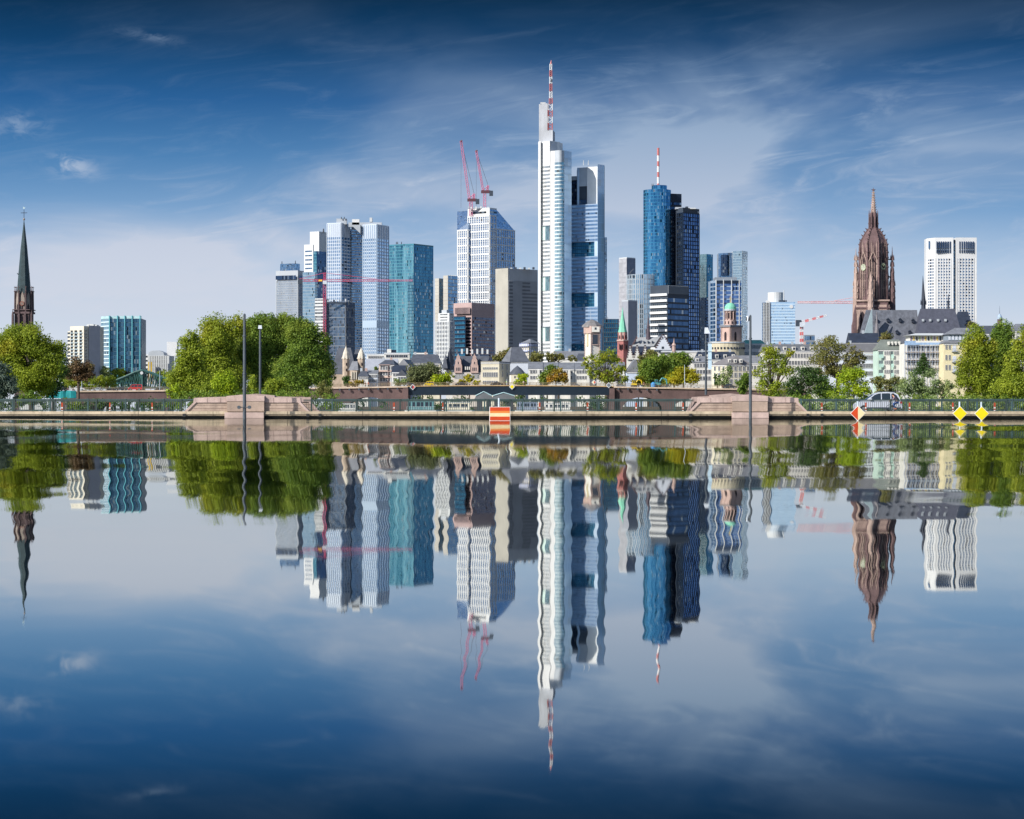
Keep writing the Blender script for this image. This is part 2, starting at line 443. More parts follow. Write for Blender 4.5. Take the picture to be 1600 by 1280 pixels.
dkj = mat('coping_shadow', srgb(70, 56, 52), .9)
def parapet(px0, px1, pxa, pxb, ca, cb, Y, label, up=0.):
    """stone parapet: sloping ends, coping band, raised centre pier with plinth"""
    t = thing('stone_parapet', label, 'parapet', (PX((px0 + px1) / 2, Y), Y, zk))
    x = lambda p: PX(p, Y); z = lambda p: PZ(p - up, Y)
    slope = 15.0
    MB().poly_y([(x(px0 + 3), zk), (x(pxa + 3), z(629)), (x(pxb - 3), z(629)), (x(px1 - 3), zk)], Y + .12, Y + .75).build('wall', sandst, t)
    c = MB(); c.poly_y([(x(pxa - 1), z(629.2)), (x(pxa), z(621.8)), (x(ca), z(620.4)), (x(cb), z(620.4)), (x(pxb), z(621.8)), (x(pxb + 1), z(629.2))], Y + .02, Y + .85)
    c.build('coping', sandst2, t)
    for a, bq in ((px0, pxa), (px1, pxb)):
        s = 4.5 if a < bq else -4.5
        MB().poly_y([(x(a), zk), (x(bq - (1 if s > 0 else -1)), z(629.0)), (x(bq - (.3 if s > 0 else -.3)), z(622)), (x(bq + s * .2), z(622)), (x(bq + s * .8), z(629)), (x(a + s), zk)], Y + .0, Y + .87).build('sloping_coping', sandst2, t)
    MB().box(x(ca), x(cb), Y - .28, Y + 1.0, zk + .01, z(627)).build('pier', sandst, t)
    p2 = MB(); p2.poly_y([(x(ca - .6), z(627)), (x(ca - .6), z(619)), (x((ca + cb) / 2), z(616.3)), (x(cb + .6), z(619)), (x(cb + .6), z(627))], Y - .33, Y + 1.05)
    p2.build('pier_cap', sandst2, t)
    MB().box(x(pxa + 2), x(pxb - 2), Y + .1, Y + .119, z(630.2), z(629.1)).build('shadow_gap', dkj, t)  # dark strip paints the shadow line below the coping
    j = MB()
    for row in (633.2, 638.2): j.box(x(px0 + 14), x(px1 - 14), Y + .1, Y + .119, z(row) - .012, z(row) + .012)
    for k in range(1, 8):
        xx = x(pxa) + (x(pxb) - x(pxa)) * k / 8
        j.box(xx - .01, xx + .01, Y - .0, Y + .019, z(628.6), z(622))
    j.build('mortar_joint', mat('mortar', srgb(120, 98, 92), .9), t)
    return t
parapet(288, 484, 303, 469, 355, 413, NB, 'pink sandstone bridge parapet with raised centre pier, below the big round trees')
parapet(1076, 1262, 1091, 1247, 1144, 1199, NB, 'pink sandstone bridge parapet with raised pier, beneath the thin green trees')
parapet(305, 500, 318, 485, 372, 429, NB + 17.8, 'pinkish rear parapet peeping over the one below the round trees', 1.0)
parapet(1072, 1250, 1082, 1238, 1110, 1170, NB + 17.8, 'pinkish rear parapet just showing over the one beneath the thin trees', 1.4)
for a, bq in ((352, 413), (1143, 1200)):
    MB().box(PX(a, NB), PX(bq, NB), NB - .6, NB - .12, .02, PZ(644.4, NB)).build('pier_plinth', sandst2, br)

def railing(px0, px1, posts, Y, m_, label, dyr=0.):
    t = thing('bridge_railing', label, 'railing', (PX((px0 + px1) / 2, Y), Y, zk), 'railings along the road bridge')
    x = lambda p: PX(p, Y)
    zt = PZ(625.2 - dyr, Y); zb = PZ(641.0, Y) if dyr == 0 else zk + .1
    MB().box(x(px0), x(px1), Y + .14, Y + .26, zt - .07, zt + .05).build('handrail', m_, t)
    mb = MB(); mb.box(x(px0), x(px1), Y + .17, Y + .23, zb, zb + .05); mb.box(x(px0), x(px1), Y + .17, Y + .23, zt - .17, zt - .13)
    mb.build('lower_rail', m_, t)
    ed = sorted([px0] + [p for p in posts if px0 < p < px1] + [px1])
    for p in posts:
        if px0 - 1 <= p <= px1 + 1: MB().box(x(p) - .085, x(p) + .085, Y + .08, Y + .3, zk - .02, zt + .09).build('post', m_, t)
    for a, bq in zip(ed[:-1], ed[1:]):
        n = max(2, int((bq - a) / 3.15)); g = MB()
        for k in range(1, n):
            xx = x(a) + (x(bq) - x(a)) * k / n
            g.box(xx - .016, xx + .016, Y + .185, Y + .215, zb + .05, zt - .13)
        if n > 2: g.build('baluster_panel', m_, t)
railing(-60, 292, [-44, 22, 85, 150, 216, 283], NB, railm, 'dark green bridge railing, stretch at the left before the pink parapet')
railing(474, 1084, [486.5, 556.6, 625, 694, 763, 797, 866, 934, 1002, 1070], NB, railm, 'dark green bridge railing, long middle stretch between the two pink parapets')
railing(1254, 1680, [1265.5, 1329, 1392, 1453, 1513, 1573, 1634], NB, railm, 'dark green bridge railing, stretch at the right in front of the silver car')
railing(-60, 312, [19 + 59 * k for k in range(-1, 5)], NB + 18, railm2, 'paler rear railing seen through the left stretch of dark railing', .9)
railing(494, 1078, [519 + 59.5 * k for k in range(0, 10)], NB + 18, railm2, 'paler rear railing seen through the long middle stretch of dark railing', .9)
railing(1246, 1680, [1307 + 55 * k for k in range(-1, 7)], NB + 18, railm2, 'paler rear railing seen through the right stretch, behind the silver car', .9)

# guide posts on the roadside, orange over white
og = mat('reflector_orange', srgb(190, 74, 34), .5, var=.1); wt = mat('white_plastic', (.8, .8, .78), .5, var=.08)
beacons = []
for i, px in enumerate((23, 97, 171.5, 238, 615.6, 692, 843, 918, 994, 1067, 1284, 1353, 1421, 1489, 1554)):
    Yb = NB + 1.5; xx = PX(px, Yb); z = zk
    if i == 0:
        t = thing('guide_post', '', 'guide post', (xx, Yb, z), 'orange and white guide posts behind the railing')
        MB().box(xx - .13, xx + .13, Yb - .13, Yb + .13, z - .05, z + .07).build('base', mat('rubber', (.04, .04, .04), .8), t)
        MB().prism([(xx - .075, Yb - .04), (xx + .075, Yb - .04), (xx + .075, Yb + .04), (xx - .075, Yb + .04)], z + .07, z + .45).build('white_band', wt, t)
        MB().prism([(xx - .08, Yb - .045), (xx + .08, Yb - .045), (xx + .08, Yb + .045), (xx - .08, Yb + .045)], z + .45, z + .88).build('orange_band', og, t)
        MB().prism([(xx - .082, Yb - .047), (xx + .082, Yb - .047), (xx + .082, Yb + .047), (xx - .082, Yb + .047)], z + .18, z + .3).build('orange_band', og, t)
        g0 = t
    else: t = copy_tree(g0, (xx, Yb, z))
    beacons.append(t)
where = ['first from the left end of the left railing', 'second from the left, left of the teal netting', 'third from the left, under the brown tree', 'fourth from the left, nearest the left pink parapet',
 'below the red and white diamond board', 'first one left of the orange rectangle sign', 'first one right of the orange rectangle sign', 'second one right of the orange rectangle sign',
 'third one right of the orange rectangle sign', 'beside the sloping left end of the right pink parapet', 'just right of the right pink parapet', 'in front of the silver car nose', 'first one right of the cyclist',
 'directly left of the first yellow diamond', 'right of the second yellow diamond, last in the row']
for t, wv in zip(beacons, where): t['label'] = 'orange and white guide post, ' + wv

# lamp poles of the bridge
polem = mat('pole_grey', srgb(74, 82, 90), .55, var=.15, scale=.6)
lampw = mat('lamp_head', srgb(205, 212, 222), .4, var=.1)
def pole(px, ytop, ybot, Y, r, label, joints=(), clamp=False, head=None, name='lamp_post'):
    x = PX(px, Y); z0 = PZ(ybot, Y) if ybot else -1.0; z1 = PZ(ytop, Y)
    t = thing(name, label, 'lamp post', (x, Y, max(z0, 0)), 'tall grey poles on the bridge')
    js = [z0] + sorted(PZ(j, Y) for j in joints) + [z1]; g = MB(); rr = r
    for a, b_ in zip(js[:-1], js[1:]):
        g.tube((x, Y, a), (x, Y, b_), rr, rr * .93, 12); rr *= .86
    g.build('pole', polem, t)
    for j in joints: MB().tube((x, Y, PZ(j, Y) - .06), (x, Y, PZ(j, Y) + .06), r * 1.12, r * 1.05, 12).build('collar', polem, t)
    MB().tube((x, Y, z1), (x, Y, z1 + .12), r * .8, r * .3, 12).build('cap', polem, t)
    if clamp:
        zc = PZ(636.5, Y); MB().tube((x - .5, Y - r - .05, zc), (x + .5, Y - r - .05, zc), .04, .04, 8).build('clamp_bar', polem, t)
        for s in (-1, 1): MB().tube((x + s * .5, Y - r - .2, zc), (x + s * .5, Y - r + .12, zc), .17, .17, 10).build('clamp_disc', polem, t)
    if head == 'box':
        MB().prism([(x - .2, Y - .2), (x + .2, Y - .2), (x + .2, Y + .2), (x - .2, Y + .2)], z1, z1 + .38, [(x - .16, Y - .16), (x + .16, Y - .16), (x + .16, Y + .16), (x - .16, Y + .16)]).build('lamp_head', lampw, t)
    if head == 'side':
        MB().prism([(x - .15, Y - .25), (x + .42, Y - .25), (x + .42, Y + .25), (x - .15, Y + .25)], z1 - .1, z1 + .55, [(x - .12, Y - .15), (x + .2, Y - .15), (x + .2, Y + .15), (x - .12, Y + .15)]).build('lamp_head', lampw, t)
    if head == 'spot':
        MB().box(x - .42, x - .1, Y - .1, Y + .1, z1 - .45, z1 - .1).build('lamp_head', mat('dark_lamp', (.04, .04, .045), .4), t)
        MB().tube((x - .28, Y, z1 - .52), (x - .24, Y, z1 + .0), .12, .14, 8).build('lamp_glass', lampw, t)
    return t
pole(382, 492, None, NB - 3.5, .17, 'thick dark grey pole with clamp, standing in the water before the round trees', (525, 584), True)
pole(406.5, 514, 617, NB + 20, .13, 'thinner grey lamp post with white box head, beside the thick clamped pole', (535,), head='box')
pole(1103, 520, 617, NB + 20, .13, 'grey lamp post with slanted white head, left of the domed church', (536, 562, 590), head='side')
pole(1172.5, 494, None, NB - 3.5, .15, 'slim tall grey pole with dark spotlight, right of the domed church tower', (529, 587), head='spot')
# white banner boards beside the right lamp post
t = thing('banner_board', 'pale blue banner strips hung in a column beside the lamp post left of the dome', 'banner', (PX(1109, NB + 20), NB + 20, PZ(578, NB + 20)))
for ya, yb in ((537, 549.4), (550.4, 562), (563, 577)):
    MB().box(PX(1106.5, NB + 20), PX(1112, NB + 20), NB + 19.97, NB + 20.03, PZ(yb, NB + 20), PZ(ya, NB + 20)).build('panel', mat('banner_blue', srgb(190, 215, 232), .6, var=.05), t)
bb = MB()
for yy in (536, 549.9, 562.5): bb.tube((PX(1103, NB + 20), NB + 20, PZ(yy, NB + 20)), (PX(1112, NB + 20), NB + 20, PZ(yy, NB + 20)), .035)
bb.build('bracket', polem, t)

# ---------------------------------------------------------------- navigation signs on posts in the water
SY = 130.0
yel = mat('sign_yellow', srgb(224, 200, 8), .5, var=.1, scale=2.); orn = mat('sign_orange', srgb(196, 66, 22), .5, var=.12, scale=2.)
crm = mat('sign_cream', srgb(222, 204, 160), .5, var=.1, scale=2.); pale = mat('post_galvanised', srgb(188, 200, 212), .5, var=.1)
org2 = mat('sign_light_orange', srgb(214, 126, 56), .45, var=.05)
def diamond(px, py, h, m1, m2, label, Y=SY):
    s = Y / F; x = PX(px, Y); z = PZ(py, Y); r = h * s
    t = thing('navigation_sign', label, 'river sign', (x, Y, 0))
    def dia(rr, ya, yb): return MB().poly_y([(x - rr, z), (x, z - rr), (x + rr, z), (x, z + rr)], ya, yb)
    dia(r, Y, Y + .05).build('sign_rim', wt, t)
    if m2 is None: dia(r * .93, Y - .01, Y - .002).build('sign_face', m1, t)
    else:
        q = r * .93
        MB().poly_y([(x - q, z), (x, z - q), (x, z + q)], Y - .01, Y - .002).build('sign_half', m1, t)
        MB().poly_y([(x + q, z), (x, z - q), (x, z + q)], Y - .01, Y - .002).build('sign_half', m2, t)
    MB().tube((x, Y + .12, -2.8), (x, Y + .12, z + r + .25), .05, .05, 8).build('post', pale, t)
    return t
diamond(1500, 646.2, 11.6, yel, None, 'yellow diamond sign nearer the silver car, the left one of the yellow pair')
diamond(1534, 646.4, 11.4, yel, None, 'yellow diamond sign farther from the silver car, the right one of the yellow pair')
diamond(1340.5, 646.0, 12.0, orn, crm, 'diamond sign half orange half cream, in front of the silver car')
t = thing('navigation_sign', 'rectangular sign striped orange, light orange and cream, below the middle railing', 'river sign', (PX(781, SY), SY, 0))
x0, x1 = PX(765.5, SY), PX(796.5, SY)
MB().box(x0 - .03, x1 + .03, SY, SY + .05, PZ(657.6, SY), PZ(635.8, SY)).build('sign_rim', wt, t)
for ya, yb, mm in ((636.4, 642.2, orn), (642.2, 645.6, org2), (645.6, 651, crm), (651, 657, orn)):
    MB().box(x0, x1, SY - .012, SY - .002, PZ(yb, SY), PZ(ya, SY)).build('sign_stripe', mm, t)
MB().tube((PX(779.5, SY), SY + .12, -2.8), (PX(779.5, SY), SY + .12, PZ(622, SY)), .055, .055, 8).build('post', pale, t)
# ================================================================ the high-rises
white = mat('white_cladding', (.68, .69, .70), .45, var=.07, scale=.05)
offw = mat('offwhite_cladding', (.58, .60, .61), .6, var=.1, scale=.05)
lgrey = mat('light_grey_cladding', (.44, .48, .53), .5, var=.1, scale=.05)
mgrey = mat('mid_grey_cladding', (.22, .25, .29), .5, var=.12, scale=.05)
dgrey = mat('dark_grey_cladding', (.05, .065, .09), .45, var=.15, scale=.05)
navy = mat('navy_cladding', (.012, .022, .045), .35, var=.15, scale=.05)
bluep = mat('pale_blue_panel', (.50, .62, .76), .3, metal=.35, var=.06, scale=.05)
coolw = mat('cool_white_cladding', (.58, .65, .75), .4, var=.06, scale=.05)
concr = mat('concrete', (.40, .39, .36), .85, var=.15, scale=.05, streak=.15)
warm = mat('warm_stone', (.47, .45, .41), .8, var=.12, scale=.08)
gBlue = glass('glass_blue', (.09, .20, .36), (.22, .40, .60), line=(.5, .6, .7), lw=.06)
gNavy = glass('glass_navy', (.02, .05, .11), (.07, .14, .27), line=(.2, .26, .35), lw=.06)
gSky = glass('glass_sky', (.22, .38, .55), (.50, .64, .76), line=(.7, .76, .82), lw=.08, lh=.10, dark=.03, blotch=.5)
gTeal = glass('glass_teal', (.025, .17, .27), (.52, .88, .90), line=(.10, .32, .4), lw=.1, lh=.14, dark=.03, var=.8, blotch=.8, rough=.08, jit=.03, bs=(.13, .012))  # stretched tint noise paints vertical reflection streaks into the glass
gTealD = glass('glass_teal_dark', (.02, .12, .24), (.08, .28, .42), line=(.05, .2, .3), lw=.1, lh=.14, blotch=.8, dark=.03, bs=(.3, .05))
gDeep = glass('glass_deep_blue', (.02, .16, .36), (.22, .54, .78), line=(.04, .22, .4), lw=.1, lh=.14, dark=.03, blotch=.8, jit=.035, bs=(.22, .015))  # tall tint blotches again stand in for reflections
gDark = glass('glass_dark', (.05, .07, .09), (.14, .17, .20), line=(.3, .32, .34), lw=.1)
gGreen = glass('glass_green', (.10, .26, .28), (.38, .58, .58), line=(.7, .78, .78), lw=.08, dark=.05)
gPale = glass('glass_pale', (.34, .50, .60), (.66, .82, .90), line=(.26, .38, .48), lw=.1, lh=.09, dark=.04, var=.5)
def tower(name, label, P, cat='skyscraper', grp='high-rise towers of the skyline'):
    xs = [p[0] for p in P]; ys = [p[1] for p in P]
    return thing(name, label, cat, (sum(xs) / len(P), sum(ys) / len(P), 0), grp)

# --- grid tower at the left end of the cluster
Y = 2100; P = rect(429.5, 465.5, 474.5, Y, 22)
t = tower('office_tower', 'pale grey grid-fronted tower with blue rooftop box, leftmost of the tall cluster', P)
block(t, P, 422.6, 600, Y, lgrey, 44, (20, 8), [gBlue, gNavy], wh=.7, mull=(.55, .35), mmat=lgrey, top=9, edge=.3)
block(t, rect(431, 464, 473, Y + 1, 22), 430, 437, Y, lgrey, 1, (22, 6), [gNavy, gNavy], wh=.9, depth=2.1, wname='service_floor')
block(t, rect(436.5, 463, 467.5, Y + 6, 22), 411, 423, Y, gBlue, wname='rooftop_box')
rod(t, 440, 412, 408, Y, .5, dgrey); rod(t, 461, 412, 407, Y, .5, dgrey)

# --- white stepped tower
Y = 1980; P = rect(474.5, 489, 509.8, Y, 34)
t = tower('office_tower', 'white stepped tower with dark glass flank, left of the twin ribbed towers', P)
block(t, rect(474.5, 489, 500, Y, 30), 436, 600, Y, white, 0)
block(t, rect(474.5, 489, 500, Y, 30), 382, 436, Y, white, 7, (4,), [gBlue], nv=1, wh=.34, top=4, edge=1.0, wname='upper_wall')
block(t, rect(483.5, 498.5, 509.8, Y - 2, 30), 362, 600, Y, white, 0)
block(t, rect(489.5, 495, 510, Y - 5, 30), 393, 600, Y, gNavy, 44, (4, 10), [gTeal, gNavy], wh=.9)
block(t, rect(472.5, 492.5, 495, Y - 16, 15), 427, 600, Y, lgrey, 36, (12, 3), [gPale, gTealD], wh=.88)
rod(t, 505, 363, 357, Y, .9, dgrey)

# --- unfinished tower with hoist and red crane
Y = 1750; P = rect(511, 539.5, 552, Y, 28)
t = tower('unfinished_tower', 'half-built dark glass tower with white core and ragged rim, behind the red crane', P)
block(t, P, 471, 600, Y, mat('shell_blue', (.20, .27, .42), .5), 26, (14, 7), [gBlue, gNavy], wh=.84, mull=(.22, .5), mmat=mgrey, band=(.5, .35, 3))
block(t, rect(491.5, 505, 512, Y + 3, 20), 466, 600, Y, offw, 26, (3, 2), gDark, wh=.3, edge=3)
for k in range(9):
    xa = 511 + k * 4.6; MB().box(PX(xa, Y), PX(xa + random.uniform(1.2, 3), Y), Y + 2, Y + 4, PZ(471.5, Y), PZ(471 - random.uniform(1, 5), Y)).build('formwork', (offw, mgrey, dgrey)[k % 3], t)
MB().box(PX(510.5, Y), PX(540, Y), Y - 1.6, Y - .4, PZ(474.5, Y), PZ(472.5, Y)).build('work_platform', dgrey, t)
for k in range(14):
    zz = PZ(590 - k * 8.4, Y); MB().box(PX(492, Y), PX(505, Y), Y - .9, Y - .4, zz, zz + .7).build('hoist_landing', mgrey, t)

# --- twin ribbed white-blue tower
Y = 1820; P = rect(510, 532.5, 544.5, Y, 24)
t = tower('twin_wing_tower', 'tall twin-winged tower of white and blue ribs with a dark recess between', P)
gRib = glass('glass_ribbed', (.36, .54, .78), (.72, .84, .95), line=(.75, .79, .85), lw=.22, dark=.0, blotch=.3, jit=.01)
block(t, P, 348, 600, Y, coolw, 44, (7, 3), [gRib, gBlue], wh=.62, mull=(.35, .5), mmat=coolw, top=11, fulltop=True)
Q = rect(543, 566, 567, Y + 20, 8)
block(t, Q, 354, 600, Y, mgrey, 62, (14, 1), [gBlue, gBlue], wh=.72, wname='recessed_wing')
block(t, rect(543.5, 548.5, 549, Y + 15, 6), 362, 600, Y, navy, 46, (2, 1), [gSky, gNavy], wh=.42, edge=1.2, wname='stair_shaft')
P = rect(566, 588.5, 605.5, Y - 4, 26)
block(t, P, 351, 600, Y, coolw, 44, (7, 5), [gRib, gRib], wh=.62, mull=(.5, .5), mmat=bluep, top=11, fulltop=True)
block(t, rect(566, 588.5, 605.5, Y - 4.6, 26), 501, 512.5, Y, bluep, 0, wname='plant_floor')
for a, bq, c, d, mm in ((525, 541, 341, 350, lgrey), (549.5, 561, 342, 353, white), (577, 581, 339.5, 346, offw), (544, 596, 347, 354, lgrey)):
    cap(t, a, bq, c, d, Y, mm)
for px in (533, 537.5): rod(t, px, 342, 338.5, Y, .5, dgrey)
MB().poly_y([(PX(548.5, Y), PZ(351.5, Y)), (PX(563, Y), PZ(351.5, Y)), (PX(563, Y), PZ(365, Y))], Y - 1, Y + 12).build('sloped_crown', lgrey, t)
block(t, rect(549, 566, 566.5, Y + 14, 8), 352, 600, Y, lgrey, 60, (10, 1), [gBlue, gBlue], wh=.55, wname='front_bay')

# --- teal glass tower
Y = 1880; P = rect(606.5, 646.5, 675.3, Y, 32)
t = tower('glass_tower', 'teal mirrored glass tower with a sharp front corner, right of the twin ribbed towers', P)
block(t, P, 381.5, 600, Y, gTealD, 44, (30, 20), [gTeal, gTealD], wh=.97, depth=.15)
P2 = rect(606.2, 646.5, 675.6, Y - .6, 32)
block(t, P2, 380.8, 383, Y, mat('teal_trim', (.06, .22, .3), .3), wname='parapet')
for px in (619, 621, 627): rod(t, px, 381, 377.5, Y, .5, dgrey)

# --- twin slab behind
Y = 1830
P = rect(679.5, 686, 693, Y, 38)
t = tower('slab_tower', 'pale concrete double slab with narrow blue glass strips, left of the white lattice tower', P)
block(t, P, 435, 600, Y, warm, 30, (1, 4), [warm, gBlue], wh=.9)
block(t, rect(692.5, 700, 714.5, Y - 4, 38), 431, 600, Y, warm, 30, (1, 8), [warm, gBlue], wh=.82)
for k in range(4): cap(t, 701 + k * 3, 703 + k * 3, 429.5, 432, Y, offw, 'roof_fitting', 2)
Y = 1500; P = rect(679.5, 702, 709.5, Y, 30)
t = tower('office_block', 'white office block with square punched windows below the concrete double slab', P, 'office block', 'mid-rise blocks of the skyline')
block(t, P, 502, 600, Y, offw, 15, (9, 4), [gNavy, gNavy], wh=.55, mull=(.55, .3), edge=.3)
block(t, rect(684.5, 702, 709, Y + 1.5, 30), 489, 502, Y, offw, 3, (4, 3), [gDark, gDark], wh=.28, edge=1.5, wname='upper_storeys')
block(t, rect(690, 698, 702, Y + 3, 30), 484, 489.5, Y, lgrey, wname='roof_plant')

# --- white lattice tower with two luffing cranes on its roof
Y = 2150
t = tower('lattice_tower', 'tall tower of white lattice over blue glass, unfinished top carrying two pink cranes', rect(714.6, 765, 804.5, Y, 38))
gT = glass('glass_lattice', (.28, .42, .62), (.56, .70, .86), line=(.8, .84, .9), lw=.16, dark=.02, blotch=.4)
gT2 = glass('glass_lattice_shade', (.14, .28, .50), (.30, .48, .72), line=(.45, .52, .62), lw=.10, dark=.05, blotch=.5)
zf = lambda p: PZ(p, Y)
P = rect(730.2, 765, 775, Y, 38)
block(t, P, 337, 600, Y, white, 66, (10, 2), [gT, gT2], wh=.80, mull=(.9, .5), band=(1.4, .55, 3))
block(t, rect(730.2, 765, 776, Y + .5, 38), 324.5, 338, Y, white, 1, (12, 2), [gDark, gDark], wh=.22, depth=.3, wname='white_crown', edge=4)
block(t, rect(714.6, 731, 745, Y + 12, 38), 358, 600, Y, white, 60, (5, 4), [gT, gT2], wh=.80, mull=(.9, .5), band=(1.4, .55, 3), wname='left_wing')
# sloping shoulders
p = rect(714.8, 731, 745, Y + 12, 38)
MB().prism([p[0], p[1], p[2], p[3]], zf(358), zf(346.5), [(p[1][0] - .6, p[1][1] + .3), p[1], p[2], (p[2][0] - .6, p[2][1] + .3)]).build('sloping_shoulder', gT, t)
pr = rect(765, 765.01, 804.3, Y + .3, 38); a0 = (PX(765.2, Y), Y + .5)
ar = R(38); d = (PX(804.3, Y) - a0[0]) / math.sin(ar); e = (math.sin(ar), math.cos(ar))
B = (a0[0] + e[0] * d, a0[1] + e[1] * d); bk = (-math.cos(ar) * 40, math.sin(ar) * 40)
P = [a0, B, (B[0] + bk[0], B[1] + bk[1]), (a0[0] + bk[0], a0[1] + bk[1])]
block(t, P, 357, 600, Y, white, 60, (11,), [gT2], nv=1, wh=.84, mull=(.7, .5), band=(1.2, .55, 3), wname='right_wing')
m2 = (a0[0] + e[0] * d * .28, a0[1] + e[1] * d * .28)
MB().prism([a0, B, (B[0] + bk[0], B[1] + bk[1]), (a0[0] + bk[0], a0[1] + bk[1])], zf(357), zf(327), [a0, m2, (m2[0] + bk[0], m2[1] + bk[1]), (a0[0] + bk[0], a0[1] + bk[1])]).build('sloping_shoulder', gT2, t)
for k in range(9):
    a = 731 + k * 3.8; cap(t, a, a + 2.4, 321.5 + (k * 7 % 5) * .5, 325, Y, white if k % 2 else lgrey, 'formwork', 3, 6)

def crane_lattice(mb, a, b, w_, r, n):
    """square lattice beam between two points"""
    a = Vector(a); b = Vector(b); d = (b - a).normalized(); q = Vector((0, 1, 0)); u = d.cross(q).normalized() * w_ / 2; q = q * w_ / 2
    cs = [u + q, u - q, -u - q, -u + q]
    for c in cs: mb.tube(a + c, b + c, r, r, 4)
    for k in range(n):
        p = a + (b - a) * k / n; p2 = a + (b - a) * (k + 1) / n
        for i in range(4):
            c, e_ = cs[i], cs[(i + 1) % 4]
            if k % 2: c, e_ = e_, c
            mb.tube(p + c, p2 + e_, r * .7, r * .7, 4)
pink = mat('crane_pink_red', srgb(206, 126, 158), .5, var=.12); pinkd = mat('crane_dark', srgb(96, 60, 70), .6)
cable = mat('cable', (.12, .12, .14), .5)
redc = mat('crane_red', srgb(210, 88, 120), .5, var=.1)
def luffing(px, py, tipx, tipy, apx, apy, Y, wdt, label):
    x, z = PX(px, Y), PZ(py, Y); t = thing('luffing_crane', label, 'crane', (x, Y + 12, z - 4), 'cranes over the skyline')
    yy = Y + 12
    g = MB(); crane_lattice(g, (x, yy, z - 8), (x, yy, PZ(apy + 12, Y)), wdt * .8, .25, 8); g.build('mast', pink, t)
    zc = PZ(apy + 12, Y)
    MB().box(x - 3.4, x + 5.5, yy - 1.6, yy + 1.6, zc, zc + 2.6).build('slewing_platform', pinkd, t)
    MB().box(x + 4.5, x + 8.0, yy - 2, yy + 2, zc - 2.5, zc + 2.2).build('counterweight', dgrey, t)
    tip = (PX(tipx, Y), yy, PZ(tipy, Y)); ap = (PX(apx, Y), yy, PZ(apy, Y))
    g = MB(); crane_lattice(g, (x - 1.5, yy, zc + 2.5), tip, wdt * .55, .22, 26); g.build('jib', pink, t)
    g = MB(); crane_lattice(g, (x + 2.5, yy, zc + 2.5), ap, wdt * .5, .3, 5); g.tube((x - 2, yy, zc + 2.5), ap, .3, .3, 4); g.build('a_frame', pink, t)
    g = MB(); g.tube(ap, tip, .16, .16, 4); g.tube(tip, (tip[0] - .1, yy, PZ(py, Y)), .10, .10, 4); g.build('cable', cable, t)
    MB().tube((tip[0] - 1, yy, tip[2] - .5), (tip[0] + 1, yy, tip[2] + .8), .9, .9, 6).build('jib_head', pinkd, t)
luffing(735.5, 323, 720, 218.5, 740.5, 301, 2150, 3.6, 'bigger pink luffing crane, left one of two on the white lattice tower')
luffing(757, 322, 744, 234, 762.5, 288, 2150, 3.0, 'smaller pink luffing crane, right one of two on the white lattice tower')

def hammer(px, ybase, ytop, yj, xj0, xj1, Y, label, m_, m2_, apx=True, wdt=2.0, apy=12, tilt=0., cw=None, al=None):
    x = PX(px, Y); t = thing('tower_crane', label, 'crane', (x, Y, PZ(ybase, Y)), 'cranes over the skyline')
    n = 8; seg = [PZ(ybase + (yj - ybase) * k / n, Y) for k in range(n + 1)]
    for k in range(n):
        g = MB(); crane_lattice(g, (x, Y, seg[k]), (x, Y, seg[k + 1]), wdt, wdt * .075, 5); g.build('mast_section', m_ if k % 2 == 0 else m2_, t)
    zj = PZ(yj, Y)
    n = 7
    for k in range(n):
        a = xj0 + (xj1 - xj0) * k / n; b_ = xj0 + (xj1 - xj0) * (k + 1) / n
        za = zj + (k / n) * tilt; zb = zj + ((k + 1) / n) * tilt
        g = MB(); crane_lattice(g, (PX(a, Y), Y, za), (PX(b_, Y), Y, zb), wdt * (.85 - .4 * k / n), wdt * .065, 6); g.build('jib_section', m_ if k % 2 else m2_, t)
    if cw:
        g = MB(); crane_lattice(g, (x, Y, zj), (PX(cw, Y), Y, zj), wdt * .7, .15, 6); g.build('counter_jib', m_, t)
        s = 1 if cw > px else -1
        MB().box(PX(cw, Y), PX(cw, Y) - s * 3, Y - 1, Y + 1, zj - 2.4, zj + 1.2).build('counterweight', dgrey, t)
    if apy:
        g = MB(); crane_lattice(g, (x, Y, zj), (x, Y, PZ(yj - apy, Y)), wdt * .6, .15, 4); g.build('tower_head', m_, t)
        g = MB(); g.tube((x, Y, PZ(yj - apy, Y)), (PX(xj0 + (xj1 - xj0) * .6, Y), Y, zj + 1 + tilt * .6), .14, .14, 4)
        if cw: g.tube((x, Y, PZ(yj - apy, Y)), (PX(cw, Y), Y, zj + 1), .14, .14, 4)
        g.build('tie_rod', m_, t)
    MB().box(x - 1.2, x + 1.6, Y - 2.6, Y - .9, zj - 2.8, zj - .2).build('cab', lampw, t)
    return t
hammer(507.3, 600, 425, 438.5, 507.3, 645, 1700, 'red tower crane with long level arm crossing in front of the ribbed towers', redc, pink, cw=466)
MB().box(PX(498, 1700), PX(503.5, 1700), 1698.4, 1699, PZ(439.8, 1700), PZ(437.4, 1700)).build('yellow_panel', mat('panel_yellow', srgb(240, 190, 70), .5), bpy.data.objects['tower_crane'], )

